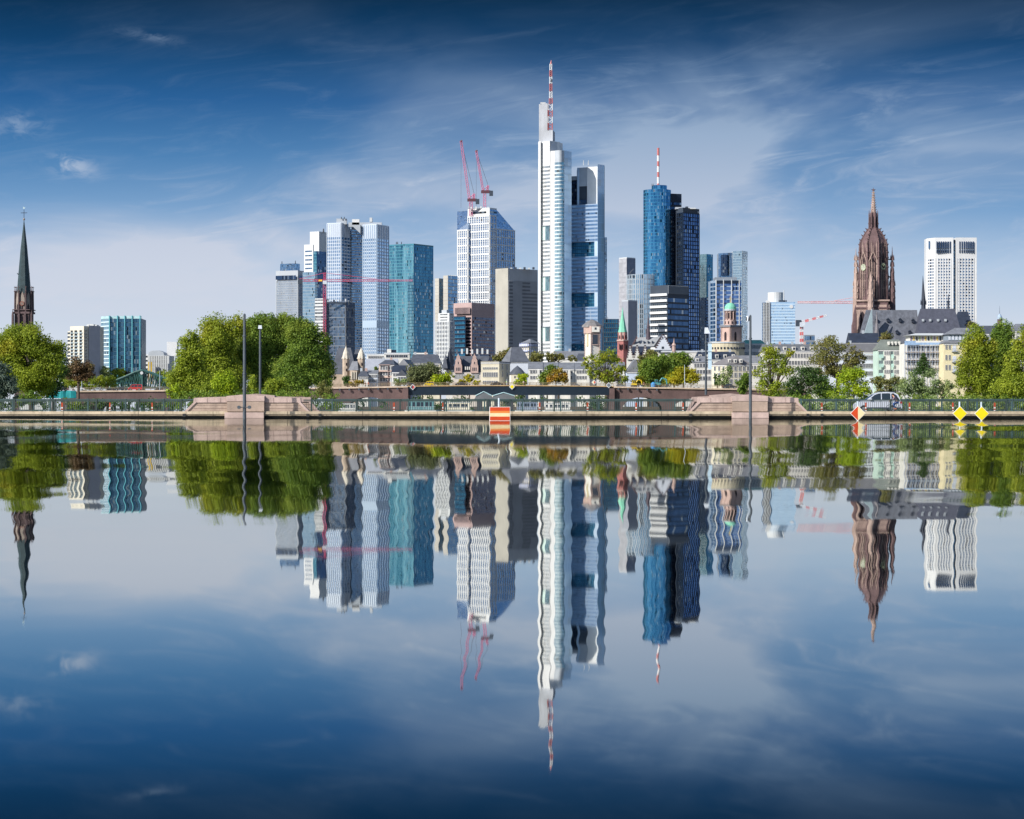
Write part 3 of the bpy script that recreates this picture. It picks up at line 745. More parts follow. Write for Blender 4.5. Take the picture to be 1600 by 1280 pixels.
# --- pinkish stone block
Y = 1560; P = rect(708, 737, 772.3, Y, 40)
t = tower('office_block', 'pinkish stone block with comb of slots at its crown, before the lattice tower', P, 'office block', 'mid-rise blocks of the skyline')
pst = mat('pink_granite', (.44, .32, .31), .6, var=.12, scale=.06)
gPk = glass('glass_pink_block', (.03, .05, .09), (.10, .14, .22), line=(.36, .28, .30), lw=.2, dark=.1, blotch=.5)
block(t, P, 473, 600, Y, pst, 20, (10, 12), [gNavy, gPk], wh=.6, top=9.5, edge=.6)
block(t, rect(710.5, 733, 734, Y - .6, 40), 480.5, 490.5, Y, navy, 1, (12, 1), [navy, navy], wname='slot_recess', mull=(.34, .5), mmat=pst)
block(t, rect(706.5, 727, 728, Y - 1.5, 40), 494, 600, Y, navy, 15, (8, 1), [gTealD, gNavy], wh=.55, wname='glass_bay', edge=.2)
for k in range(7): cap(t, 712 + k * 8, 715 + k * 8, 546 - k % 3, 553, Y - 60, offw, 'roof_plant', 5)

# --- grey tower with banded right flank
Y = 1650; P = rect(774.2, 794, 840.5, Y, 50)
t = tower('office_tower', 'stone-grey tower with pale left face and dark window bands on its right flank', P)
gst = mat('grey_granite', (.42, .43, .45), .6, var=.12, scale=.07, streak=.1)
gstL = mat('pale_granite', (.41, .395, .35), .7, var=.1, scale=.07, streak=.1)
block(t, P, 419.5, 600, Y, gst, 0)
block(t, rect(774, 793.8, 794, Y - .3, 50), 419, 600, Y, gstL, 0, wname='pale_gable')
a, b_ = P[1], P[2]
(nx, ny), L, (ex, ey) = offs(a, b_, 1.)
za = PZ(440, Y); fh = 5.6 * Y / F
for k in range(24):
    z1 = za - k * fh
    for s0, s1 in ((.02, .16), (.47, .74 if k < 3 else .99)):
        g = MB()
        q = [(a[0] + ex * L * s0 + nx * .15, a[1] + ey * L * s0 + ny * .15), (a[0] + ex * L * s1 + nx * .15, a[1] + ey * L * s1 + ny * .15)]
        g.quad([(*q[0], z1 - fh * .5), (*q[1], z1 - fh * .5), (*q[1], z1), (*q[0], z1)], [(s0 * 30, k), (s1 * 30, k), (s1 * 30, k + .99), (s0 * 30, k + .99)])
        g.build('window_row', navy, t)
g = MB()
for k in range(30):
    s = (k + .5) / 30 * L; q = (a[0] + ex * s, a[1] + ey * s)
    g.prism([(q[0] - ex * .12 + nx * .35, q[1] - ey * .12 + ny * .35), (q[0] + ex * .12 + nx * .35, q[1] + ey * .12 + ny * .35), (q[0] + ex * .12, q[1] + ey * .12), (q[0] - ex * .12, q[1] - ey * .12)], PZ(600, Y), PZ(438, Y))
g.build('facade_grid', gst, t)
for k in range(7): cap(t, 790 + k * 7, 793.5 + k * 7, 416.4 + k % 2, 419.6, Y, offw if k % 2 else dgrey, 'roof_fitting', 3, 8)

# --- the tallest tower, with stepped crowns and mast
Y = 1780; c0 = (PX(893, Y), Y)
t = tower('tallest_tower', 'tallest white tower with stepped crowns, sky garden openings and red-white lattice mast', [(PX(890, Y), Y + 25)])
x = lambda p: PX(p, Y); z = lambda p: PZ(p, Y)
gC = glass('glass_white_tower', (.34, .40, .42), (.55, .62, .63), line=(.62, .64, .64), lw=.28, dark=.1, blotch=.2)
gCurve = glass('glass_curved_bay', (.22, .46, .50), (.66, .86, .86), line=(.75, .84, .86), lw=.14, lh=.26, dark=.05, blotch=.7, jit=.02)
gPanel = mat('blue_white_panel', (.50, .62, .74), .25, metal=.4, var=.05, scale=.03)
gWall = glass('glass_blue_wall', (.24, .40, .60), (.42, .58, .76), line=(.25, .35, .5), lw=.05, dark=.05, blotch=.5, jit=.015)
# left wing with windows (slightly turned to the left) and its white blade
P = rect(842, 859.5, 893, Y + 6, 12, depth=30)
P = [(x(842.2), Y + 12), (x(859.5), Y + 4), (x(880), Y + 20), (x(862), Y + 40)]
block(t, P, 219.5, 600, Y, white, 0, wname='wing_wall')
open_rows = ((352.5, 374), (432, 453.5), (511, 533))
yy = 258.0; k = 0; pf = 6.05
fa, fb = P[0], P[1]; (nx, ny), L, (ex, ey) = offs(fa, fb, 1.)
while yy < 600:
    inside = [o for o in open_rows if o[0] - 3 < yy + pf / 2 < o[1] + 1]
    if not inside:
        q0 = (fa[0] + ex * L * .14 + nx * .15, fa[1] + ey * L * .14 + ny * .15); q1 = (fa[0] + ex * L * .97 + nx * .15, fa[1] + ey * L * .97 + ny * .15)
        MB().quad([(*q0, z(yy + pf * .52)), (*q1, z(yy + pf * .52)), (*q1, z(yy)), (*q0, z(yy))], [(0, k), (8.99, k), (8.99, k + .9), (0, k + .9)]).build('window_row', gC, t)
    yy += pf; k += 1
for a, b_ in open_rows:
    q = lambda s, d: (fa[0] + ex * L * s + nx * d, fa[1] + ey * L * s + ny * d)
    MB().quad([(*q(.22, .2), z(b_)), (*q(.62, .2), z(b_)), (*q(.62, .2), z(a)), (*q(.22, .2), z(a))]).build('sky_garden_wall', mat('garden_reveal', (.55, .70, .66), .5), t)
    MB().quad([(*q(.60, .25), z(b_)), (*q(.98, .25), z(b_)), (*q(.98, .25), z(a)), (*q(.60, .25), z(a))], [(0, 0), (4.9, 0), (4.9, 4.9), (0, 4.9)]).build('sky_garden_glass', gGreen, t)
    MB().prism([q(.18, .9), q(1.0, .9), q(1.0, .0), q(.18, .0)], z(a), z(a - 1.2)).build('garden_lintel', mgrey, t)
MB().prism([(x(841.4), Y + 10), (x(845), Y + 7.5), (x(845), Y + 16), (x(841.4), Y + 18)], z(600), z(219)).build('white_blade', white, t)
# grey crown block over the left wing, then the shaft with lattice
MB().prism([(x(859), Y + 3), (x(875.5), Y + 12), (x(872), Y + 34), (x(858), Y + 30)], z(262), z(219.3)).build('stepped_crown', white, t)
MB().quad([(x(860), Y + 2.9, z(262)), (x(871), Y + 8.9, z(262)), (x(871), Y + 8.9, z(221)), (x(860), Y + 2.9, z(221))]).build('louvre_panel', lgrey, t)
shaft = mat('shaft_grey', (.36, .38, .42), .6, var=.14, scale=.1, streak=.3)
MB().prism([(x(842.6), Y + 20), (x(864), Y + 10), (x(868), Y + 26), (x(846), Y + 36)], z(220), z(200.5)).build('shaft_base', shaft, t)
MB().prism([(x(842.6), Y + 20), (x(855.7), Y + 14), (x(857), Y + 26), (x(846), Y + 32)], z(201), z(157.5)).build('shaft', shaft, t)
MB().box(x(845), x(853), Y + 18, Y + 24, z(157.5), z(155)).build('roof_fitting', offw, t)
mred = mat('mast_red', srgb(188, 112, 112), .5, var=.08); mwh = mat('mast_white', (.75, .76, .78), .5, var=.05)
for k, (a, b_) in enumerate(((200, 189), (189, 179), (179, 169), (169, 159))):
    g = MB(); crane_lattice(g, (x(860.3), Y + 14, z(a)), (x(860.3), Y + 14, z(b_)), 3.4, .3, 2); g.build('lattice_section', (mred, mwh)[k % 2], t)
MB().box(x(856.2), x(858.4), Y + 15, Y + 17, z(200.5), z(160)).build('lattice_spine', mat('mast_maroon', srgb(110, 56, 84), .6), t)
seg = (159, 150, 139, 127, 116, 106, 96)
for k in range(len(seg) - 1):
    g = MB(); crane_lattice(g, (x(861.2), Y + 14, z(seg[k])), (x(861.2), Y + 14, z(seg[k + 1])), (2.6, 2.1, 1.9, 1.9, 1.8, 1.6)[k], .26, 3)
    g.tube((x(861.2), Y + 14, z(seg[k])), (x(861.2), Y + 14, z(seg[k + 1])), .38, .34, 6); g.build('mast_section', (mred, mwh)[k % 2], t)
MB().tube((x(861.2), Y + 14, z(96)), (x(861.8), Y + 14, z(89.5)), .9, .1, 6).build('mast_tip', mred, t)
MB().box(x(861.5), x(862.8), Y + 12.5, Y + 13.3, z(124), z(120)).build('dish', dgrey, t)
# front bay: white pier, curved green glass, blue panel corner
MB().prism([(x(860), Y - 3), (x(866.4), Y - 5), (x(868), Y + 16), (x(861), Y + 18)], z(600), z(236.8)).build('corner_pier', white, t)
P = [(x(866), Y - 4.6)] + [(x(866 + 15.2 * k / 8), Y - 4.6 - 3.2 * math.sin(math.pi * (k / 8) * .9)) for k in range(1, 9)] + [(x(881.2), Y + 15), (x(866), Y + 16)]
block(t, P, 236.6, 600, Y, lgrey, 58, [1] * 8, [gCurve] * 8, nv=8, wh=.92, top=9.2, wname='curved_bay')
P = [(x(881), Y - 6), (x(893), Y + 2), (x(893), Y + 24), (x(881), Y + 20)]
gPan2 = glass('panel_joints', (.60, .74, .88), (.68, .80, .92), line=(.44, .54, .66), lw=.06, lh=.05, dark=0, blotch=.3, metal=.5, rough=.22, jit=.004)
block(t, P, 236.6, 600, Y, gPanel, 30, (2,), [gPan2], nv=1, wh=.97, wname='corner_wing')
# right wing
P = [(x(892.5), Y + 14), (x(934.5), Y + 2), (x(938), Y + 24), (x(893), Y + 30)]
blk = lambda a, b_, fl, **k: block(t, P, a, b_, Y, mat('blue_grey_spandrel', (.27, .36, .50), .4, metal=.3, var=.06), fl, (22,), [gWall], nv=1, wh=.5, wname='office_wing', **k)
blk(318, 377, 10); blk(400, 457, 10); blk(479, 537, 10); blk(548, 600, 8)
for a, b_ in ((377, 400), (457, 479), (537, 548)):
    q = [(x(892.5), Y + 18), (x(930), Y + 7), (x(934), Y + 24), (x(893), Y + 30)]
    block(t, q, a, b_, Y, navy, 4, (12,), [gTealD], nv=1, wh=.9, wname='sky_garden_wall')
    MB().prism([(x(929), Y + 3.2), (x(934.5), Y + 2), (x(934.5), Y + 10), (x(931.5), Y + 10)], z(b_), z(a)).build('sky_garden_pier', bluep, t)
P = [(x(933.8), Y - 3), (x(944.3), Y + 2), (x(944), Y + 24), (x(934), Y + 24)]
block(t, P, 257.5, 600, Y, gPanel, 30, (2,), [gPan2], nv=1, wh=.97, wname='corner_wing')
MB().prism([(x(944.2), Y + 3), (x(945.2), Y + 5), (x(945.2), Y + 20), (x(944), Y + 20)], z(600), z(258.5)).build('wing_edge', dgrey, t)
# recessed back walls under the right crown
P = [(x(892), Y + 30), (x(905), Y + 26), (x(907), Y + 40), (x(892), Y + 40)]
block(t, P, 271.5, 330, Y, navy, 10, (5,), [gNavy], nv=1, wh=.7, wname='recessed_wall')
P = [(x(903.5), Y + 24), (x(918.5), Y + 20), (x(920), Y + 40), (x(903.5), Y + 40)]
block(t, P, 258.2, 330, Y, dgrey, 10, (6,), [gNavy], nv=1, wh=.7, top=25, wname='recessed_wall')
MB().prism([(x(903.2), Y + 23), (x(918.8), Y + 19), (x(919), Y + 22), (x(903.2), Y + 26)], z(287), z(257.4)).build('crown_wall', lgrey, t)
MB().prism([(x(903.2), Y + 22), (x(906.4), Y + 21), (x(906.4), Y + 26), (x(903.2), Y + 26)], z(318), z(258)).build('crown_pier', bluep, t)
MB().prism([(x(918.5), Y + 18), (x(934.5), Y + 14), (x(936), Y + 30), (x(919), Y + 34)], z(330), z(257.2)).build('crown_wall', white, t)
MB().prism([(x(892), Y + 28), (x(903.5), Y + 26), (x(903.5), Y + 30), (x(892), Y + 32)], z(276), z(269.8)).build('crown_wall', lgrey, t)
for px in (912, 919.5): rod(t, px, 257.5, 250, Y, .35, offw)
# slim tower behind to the right
Y2 = 2050; P = rect(930, 948.2, 948.3, Y2, 8)
t = tower('office_tower', 'narrow sliver of dark glass tower peeping out right of the tallest tower', P)
block(t, P, 371, 600, Y2, gNavy, 60, (9, 1), [gBlue, gNavy], wh=.85)

# --- low dark glass block right of the tallest tower
Y = 1700; P = rect(943, 944, 970, Y, 4, depth=25)
P = [(PX(943, Y), Y), (PX(971, Y), Y), (PX(971, Y), Y + 25), (PX(943, Y), Y + 25)]
t = tower('office_block', 'low dark glass block right beside the foot of the tallest tower', P, 'office block', 'mid-rise blocks of the skyline')
block(t, P, 498.5, 600, Y, dgrey, 14, (9,), [gTealD], nv=1, wh=.78, mull=(.35, .3), edge=.2)
for k in range(3): rod(t, 946 + k * 2, 498, 493 + k, Y, .2, dgrey, px1=947.6 + k)

# --- slim grey towers
Y = 1690; P = rect(968, 979.5, 993.3, Y, 48)
t = tower('office_tower', 'slim plain grey tower with dark right face, left of the round blue tower', P)
block(t, P, 403.5, 600, Y, mat('grey_panel', (.36, .37, .42), .5, var=.08), 26, (1, 1), [mat('grey_panel2', (.38, .39, .43), .45), mat('grey_panel3', (.20, .24, .33), .4)], wh=.96, depth=.2)
block(t, rect(968, 979.5, 993.3, Y - .1, 48), 402.2, 404, Y, offw, wname='parapet')
Y = 1640; P = cyl(980.5, 1024, Y, 22)
t = tower('glass_tower', 'rounded pale glass tower with grid of panes, before the round blue tower', P)
block(t, P, 428.5, 600, Y, lgrey, 22, [2] * 10, [gPale] * 10, nv=10, wh=.9, mull=(.3, .25), mmat=lgrey, wname='round_wall')
for k in range(3): MB().box(PX(982.2 + k * 3, Y), PX(984.4 + k * 3, Y), Y + 5.4 - k * 2.4, Y + 7, PZ(434, Y), PZ(430, Y)).build('louvre_opening', dgrey, t)
rod(t, 985, 428, 425, Y, .3, dgrey); rod(t, 984, 427, 419.5, Y, .22, dgrey, px1=990.5)
Y = 1500; P = rect(972, 981.5, 996.5, Y, 50)
t = tower('office_block', 'lower grey slab tower with blank faces behind the green church spire', P, 'office block', 'mid-rise blocks of the skyline')
block(t, P, 470, 600, Y, mat('slab_grey', (.30, .32, .37), .5, var=.08), 0)
block(t, rect(972, 981.5, 996.5, Y - .1, 50), 469, 471, Y, lgrey, wname='parapet')

# --- round deep-blue tower with mast and square tower
Y = 1760
t = tower('round_glass_tower', 'round deep blue glass tower with red-white striped mast, joined to a square tower', [(PX(1030, Y), Y + 25)])
P = cyl(1006.6, 1050, Y, 26)
block(t, P, 295.5, 600, Y, gDeep, 58, [3] * 12, [gDeep] * 12, nv=12, wh=.97, wname='round_wall', depth=.15)
block(t, cyl(1019, 1043, Y + 3, 20), 288.5, 296, Y, gDeep, 1, [1] * 9, [gDeep] * 9, nv=9, wh=.8, wname='roof_drum')
P = [(PX(1048, Y), Y + 10), (PX(1067, Y), Y + 14), (PX(1067, Y), Y + 40), (PX(1048, Y), Y + 40)]
block(t, P, 300.5, 600, Y, navy, 40, (6,), [gNavy], nv=1, wh=.5, top=6, wname='dark_core')
P = rect(1060, 1066.3, 1094, Y - 6, 58)
P = [(PX(1058, Y), Y + 2), (PX(1066.3, Y), Y - 6), (PX(1094, Y), Y + 8), (PX(1088, Y), Y + 34), (PX(1056, Y), Y + 20)]
gSq = glass('glass_square', (.08, .17, .38), (.22, .36, .66), line=(.03, .04, .08), lw=.1, dark=.06, blotch=.6)
block(t, P, 325.5, 600, Y, dgrey, 43, (3, 9), [gDark, gSq], wh=.76, top=4, mull=(.55, .4), mmat=navy, band=(.7, .3, 1), wname='square_tower')
cap(t, 1056, 1066, 323, 326, Y - 4, lgrey, 'roof_plant'); cap(t, 1072, 1076, 322, 325.4, Y - 4, dgrey, 'roof_plant'); cap(t, 1074, 1088, 324, 325.8, Y - 4, offw, 'roof_plant')
MB().box(PX(1091, Y), PX(1092.8, Y), Y + 6, Y + 6.6, PZ(332, Y), PZ(329.5, Y)).build('white_mark', white, t)
segs = (290, 284, 274, 266, 257, 249, 240, 228)
for k in range(7):
    MB().tube((PX(1030.3, Y), Y + 14, PZ(segs[k], Y)), (PX(1030.3, Y), Y + 14, PZ(segs[k + 1], Y)), 1.0, .95, 10).build('mast_section', (mred, mwh)[(k + 0) % 2], t)
for px in (1019, 1021): rod(t, px, 290, 286.5, Y, .3, dgrey)

# --- dark banded block in front of it
Y = 1520; P = rect(1018.5, 1043.5, 1078, Y, 46)
t = tower('office_block', 'dark banded block with bright sunlit slab edges, in front of the round blue tower', P, 'office block', 'mid-rise blocks of the skyline')
block(t, P, 445.5, 600, Y, dgrey, 15, (9, 12), [gDark, gNavy], wh=.66, top=8, band=None)
(nx, ny), L, (ex, ey) = offs(P[0], P[1], 1.); g = MB(); za = PZ(460, Y); fh = (za - PZ(600, Y)) / 15
for k in range(16):
    zz = za - k * fh; g.prism([(P[0][0] + nx * 1.1, P[0][1] + ny * 1.1), (P[1][0] + nx * 1.1, P[1][1] + ny * 1.1), P[1], P[0]], zz - .9, zz + .7)
g.build('balcony_slab', white, t)
(nx, ny), L, (ex, ey) = offs(P[1], P[2], 1.); g = MB()
for k in range(34):
    s = (k + .5) / 34 * L; q = (P[1][0] + ex * s, P[1][1] + ey * s)
    g.prism([(q[0] - ex * .15 + nx * .4, q[1] - ey * .15 + ny * .4), (q[0] + ex * .15 + nx * .4, q[1] + ey * .15 + ny * .4), (q[0] + ex * .15, q[1] + ey * .15), (q[0] - ex * .15, q[1] - ey * .15)], PZ(459, Y), PZ(446, Y))
g.build('louvre_crown', mgrey, t)

# --- tower pair right
Y = 1950; P = rect(1093, 1104.3, 1114.8, Y, 42)
t = tower('glass_tower', 'greenish glass tower with dark right face, just right of the square blue tower', P)
block(t, P, 397, 600, Y, gTealD, 48, (8, 6), [gGreen, gTealD], wh=.95)
block(t, rect(1092.8, 1103, 1113.4, Y - 12, 42), 466, 600, Y, navy, 30, (6, 6), [gNavy, gNavy], wh=.7, wname='low_wing')
Y = 2100
t = tower('glass_tower', 'tall pale glass tower with dark notch at its top left, rightmost of the central cluster', [(PX(1146, Y), Y + 20)])
gN = glass('glass_notch', (.40, .52, .58), (.62, .72, .76), line=(.38, .5, .58), lw=.1, lh=.12, dark=.01, blotch=.4, var=.5)
P = [(PX(1145, Y), Y), (PX(1159, Y), Y - 4), (PX(1159, Y), Y + 20), (PX(1145, Y), Y + 24)]
block(t, P, 392.5, 600, Y, lgrey, 50, (8,), [gN], nv=1, wh=.97)
P = [(PX(1159, Y), Y - 4), (PX(1169.3, Y), Y + 8), (PX(1169, Y), Y + 24), (PX(1159, Y), Y + 20)]
block(t, P, 392.2, 600, Y, mgrey, 50, (7,), [gSky], nv=1, wh=.97)
P = [(PX(1124.3, Y), Y + 12), (PX(1145.2, Y), Y + 3), (PX(1145.2, Y), Y + 24), (PX(1125, Y), Y + 30)]
block(t, P, 394.5, 600, Y, mgrey, 50, (10,), [gBlue], nv=1, wh=.97)
q = [(PX(1128, Y), Y + 8), (PX(1137.5, Y), Y + 4), (PX(1137.5, Y), Y + 14), (PX(1128, Y), Y + 16)]
block(t, q, 397.5, 430, Y, navy, 7, (4,), [gNavy], nv=1, wh=.9, wname='notch')
Y = 1720; P = rect(1111.3, 1118, 1159, Y, 66)
P = [(PX(1111.3, Y), Y + 9), (PX(1118.5, Y), Y), (PX(1157.8, Y), Y - 2), (PX(1159.3, Y), Y + 5), (PX(1159, Y), Y + 30), (PX(1112, Y), Y + 30)]
t = tower('office_tower', 'blue-grey tower with white corner piers, standing right behind the domed church', P)
block(t, P, 438, 600, Y, mat('blue_slate_panel', (.26, .34, .45), .4), 24, (2, 18, 2), [gBlue, gSq, gNavy], nv=3, wh=.7, top=1.5, mull=None)
g = MB()
for px in (1118.5, 1130, 1142.5, 1154.5): g.box(PX(px - .6, Y), PX(px + .6, Y), Y - 2.6, Y - .1, PZ(600, Y), PZ(437.4, Y))
g.build('facade_grid', offw, t)
block(t, [(PX(1118.5, Y), Y - 2.2), (PX(1154, Y), Y - 2.4), (PX(1154, Y), Y), (PX(1118.5, Y), Y)], 438.5, 443.5, Y, navy, wname='dark_crown')
block(t, [(PX(1118, Y), Y + 3), (PX(1152, Y), Y + 3), (PX(1152, Y), Y + 20), (PX(1118, Y), Y + 20)], 433, 438, Y, mgrey, wname='roof_plant')
cap(t, 1158, 1160, 482, 500, Y - 6, white, 'dish_antenna', 2)

# --- pale blue block right of centre with drum
Y = 2200
P = [(PX(1193, Y), Y + 10), (PX(1204, Y), Y), (PX(1242, Y), Y - 2), (PX(1240, Y), Y + 30), (PX(1195, Y), Y + 30)]
t = tower('office_block', 'pale blue glass block with white drum on its roof, left of the white-red crane', P, 'office block', 'mid-rise blocks of the skyline')
gPB = glass('glass_pale_blue', (.22, .42, .66), (.46, .62, .80), line=(.5, .66, .82), lw=.25, lh=.4, dark=.06, blotch=.35, metal=.6)
block(t, P, 472, 600, Y, bluep, 28, (7, 22), [gNavy, gPB], wh=.9, mull=None)
MB().lathe(PX(1214.5, Y), Y + 15, [(7.6, PZ(473, Y)), (7.6, PZ(456, Y))], 20).build('roof_drum', offw, t, smooth=False)
MB().box(PX(1198, Y), PX(1203, Y), Y + 1, Y + 8, PZ(473, Y), PZ(469.5, Y)).build('roof_fitting', white, t)
g = MB()
for k in range(6): g.box(PX(1217 + k * 2.2, Y), PX(1218.5 + k * 2.2, Y), Y + 1, Y + 3, PZ(472, Y), PZ(469.2, Y))
g.build('roof_letters', navy, t)
g = MB()
for k in range(5): g.box(PX(1194 + k * 2, Y), PX(1194.8 + k * 2, Y), Y - 1.2 + (4 - k) * 2.2, Y + (4 - k) * 2.2, PZ(600, Y), PZ(473, Y))
g.build('facade_grid', offw, t)
MB().tube((PX(1236, Y), Y - 2.4, PZ(479.5, Y)), (PX(1236, Y), Y - 1.8, PZ(479.5, Y)), 1.8, 1.8, 14).build('white_oval', white, t)
rod(t, 1225.4, 473, 453.5, Y, .6, offw)
hammer(1252.5, 545, 500, 503.5, 1252, 1292, 1300, 'white and red tower crane with short raised arm, right of the pale blue block', mat('crane_warm_red', srgb(226, 96, 92), .5), mwh, cw=1243.5, apy=0, wdt=1.6, tilt=4.0)
hammer(1390, 560, 455, 472.5, 1390, 1246, 1500, 'pale pink crane arm reaching left from behind the big red cathedral tower', mat('crane_pale_pink', srgb(236, 168, 168), .5), mat('crane_pale_pink2', srgb(240, 190, 188), .5), apy=17, wdt=2.2)
Y = 1700; P = [(PX(1257.5, Y), Y), (PX(1273, Y), Y), (PX(1273, Y), Y + 15), (PX(1257.5, Y), Y + 15)]
t = tower('office_block', 'small dark blue box-like block just right of the white-red crane mast', P, 'office block', 'mid-rise blocks of the skyline')
block(t, P, 523.5, 600, Y, mgrey, 8, (6,), [gBlue], nv=1, wh=.6)
Y = 1750
for a, b_, c, lab in ((1160, 1196, 531, 'green copper roofed block low between the domed church and pale blue block'),):
    P = [(PX(a, Y), Y), (PX(b_, Y), Y), (PX(b_, Y), Y + 15), (PX(a, Y), Y + 15)]
    t = tower('office_block', lab, P, 'office block', 'mid-rise blocks of the skyline')
    block(t, P, c + 6, 600, Y, offw, 6, (9,), [gDark], nv=1, wh=.5)
    MB().prism([(x0_, y0_) for x0_, y0_ in P], PZ(c + 6, Y), PZ(c, Y), [(PX(a + 6, Y), Y + 5), (PX(b_ - 6, Y), Y + 5), (PX(b_ - 6, Y), Y + 10), (PX(a + 6, Y), Y + 10)]).build('roof', mat('copper_green', srgb(120, 190, 170), .6, var=.2, streak=.2), t)

# --- white opera tower pair
Y = 2300
t = tower('twin_slab_tower', 'bright white grid tower split by a blue glass slot, right of the red cathedral', [(PX(1488, Y), Y + 20)])
gO = glass('glass_white_grid', (.14, .20, .30), (.34, .44, .55), line=(.8, .8, .82), lw=.0, dark=.2, blotch=.25, jit=.01)
def opera(P, nb, first, nvv=1, tp=29):
    block(t, P, 371.5, 600, Y, white, 42, nb, [gO] * len(nb), nv=nvv, wh=.58, top=tp * .648 * 1.0 + 2, mull=(1.05, .3), mmat=white, edge=2.2)
A = [(PX(1461, Y), Y), (PX(1489, Y), Y - 2), (PX(1489, Y), Y + 24), (PX(1461, Y), Y + 24)]
opera(A, (7,), 0)
A2 = [(PX(1451.2, Y), Y + 12), (PX(1461, Y), Y), (PX(1461, Y), Y + 24), (PX(1452, Y), Y + 28)]
opera(A2, (3,), 0)
B_ = [(PX(1493.3, Y), Y - 2), (PX(1525.8, Y), Y - 1), (PX(1525.8, Y), Y + 24), (PX(1493.3, Y), Y + 24)]
opera(B_, (7,), 0)
block(t, [(PX(1488.8, Y), Y + 4), (PX(1493.5, Y), Y + 4), (PX(1493.5, Y), Y + 24), (PX(1488.8, Y), Y + 24)], 374, 600, Y, navy, 40, (2,), [gBlue], nv=1, wh=.85, wname='glass_slot')
for a, b_, n in ((1461.5, 1485.5, 8), (1497, 1521.5, 8)):
    for k in range(n - 1):
        c = a + (b_ - a) * (k + .35) / (n - 1)
        MB().box(PX(c, Y), PX(c + 1.35, Y), Y - 2.5, Y - 1.2 if a > 1480 else Y - .2, PZ(395.5, Y), PZ(377.5, Y)).build('tall_window', gNavy, t)
MB().box(PX(1452.8, Y), PX(1454.8, Y), Y + 6.2, Y + 8.4, PZ(388, Y), PZ(376, Y)).build('tall_window', gBlue, t)
MB().quad([(PX(1451.4, Y), Y + 11.9, PZ(371.4, Y)), (PX(1461, Y), Y - .1, PZ(371.4, Y)), (PX(1461, Y), Y + 20, PZ(370.2, Y)), (PX(1455, Y), Y + 20, PZ(370.2, Y))]).build('sloped_crown', white, t)

# --- left side: apartment slab, teal glass building, low white offices
Y = 1150; P = rect(100.5, 130, 152, Y, 42)
t = tower('apartment_block', 'cream apartment tower with dark balcony columns and plain grey side', P, 'apartment block', None)
crml = mat('cream_render', (.66, .62, .52), .8, var=.08, scale=.1); gryr = mat('grey_render', (.42, .42, .46), .8, var=.06)
P = [(PX(106, Y), Y + 6), (PX(131, Y), Y), (PX(151.3, Y), Y + 9), (PX(150, Y), Y + 22), (PX(108, Y), Y + 22)]
block(t, P, 509.5, 600, Y, crml, 0)
block(t, [(PX(100.3, Y), Y + 9), (PX(106, Y), Y + 7), (PX(107, Y), Y + 20), (PX(100.6, Y), Y + 20)], 517, 600, Y, crml, 14, (2,), [gDark], nv=1, wh=.5, wname='side_wing')
MB().prism([(PX(137.5, Y), Y + 2.2), (PX(151.4, Y), Y + 8.6), (PX(151.4, Y), Y + 9.2), (PX(137.5, Y), Y + 3.2)], PZ(600, Y), PZ(508.5, Y)).build('gable_wall', gryr, t)
balm = mat('balcony_shadow', (.04, .05, .06), .7); balr = mat('balcony_rail', (.45, .55, .6), .4)
for ci, (a, b_) in enumerate(((107.6, 111.6), (114.6, 120.6), (123.6, 128.4))):
    for k in range(13):
        s = ((a + b_) / 2 - 106) / 25; yb = Y + 6 - 6 * s
        za = PZ(519.5 + k * 5.1, Y); MB().box(PX(a, Y), PX(b_, Y), yb - .35, yb + .6, za, za + 1.15).build('balcony_opening', balm, t)
        MB().box(PX(a - .2, Y), PX(b_ + .2, Y), yb - .8, yb - .4, za - .5, za + .12).build('balcony', balr, t)
for k in range(12):
    za = PZ(518 + k * 5.1, Y); MB().box(PX(132.8, Y), PX(135.2, Y), Y + .2, Y + .9, za, za + .7).build('window', balm, t)
for a, b_, c in ((133, 137, 506.5), (137.5, 144, 506), (146, 149, 507)): cap(t, a, b_, c, 510, Y + 5, offw)

Y = 1250
t = tower('glass_building', 'teal glass office building with bright vertical fins, left of the big round trees', [(PX(188, Y), Y + 10)], 'office building', None)
gL = glass('glass_left_pale', (.28, .48, .58), (.55, .72, .80), line=(.62, .76, .82), lw=.05, lh=.3, dark=.06, blotch=.5)
P = [(PX(154.5, Y), Y + 7), (PX(171, Y), Y), (PX(221.3, Y), Y - 1), (PX(219, Y), Y + 20), (PX(157, Y), Y + 22)]
block(t, P, 498, 600, Y, mat('left_spandrel', (.08, .16, .22), .4), 16, (7, 22), [gL, glass('glass_left_dark', (.02, .06, .11), (.10, .22, .33), line=(.1, .25, .32), lw=.08, blotch=.5)], wh=.85)
tealf = mat('teal_fin', (.14, .46, .54), .4, var=.05)
g = MB()
for px in (171.5, 184, 195.5, 207, 219.3):
    MB().box(PX(px - .6, Y), PX(px + .6, Y), Y - 1.6, Y - .1, PZ(600, Y), PZ(493.3, Y)).build('fin', tealf, t)
block(t, [(PX(154.4, Y), Y + 6.6), (PX(171, Y), Y - .4), (PX(221.4, Y), Y - 1.4), (PX(221.4, Y), Y), (PX(171, Y), Y + 1), (PX(155, Y), Y + 8)], 494, 498.2, Y, mat('pale_teal_band', (.42, .62, .66), .4), wname='crown_band')
Y = 1300
P = [(PX(221, Y), Y), (PX(233, Y), Y), (PX(233, Y), Y + 15), (PX(221, Y), Y + 15)]
t = tower('office_building', 'small white office block with grey window bands, beside the teal glass building', P, 'office building', None)
block(t, P, 554, 600, Y, white, 7, (6,), [gDark], nv=1, wh=.42)
P = [(PX(232.5, Y), Y - 4), (PX(266, Y), Y - 4), (PX(266, Y), Y + 15), (PX(232.5, Y), Y + 15)]
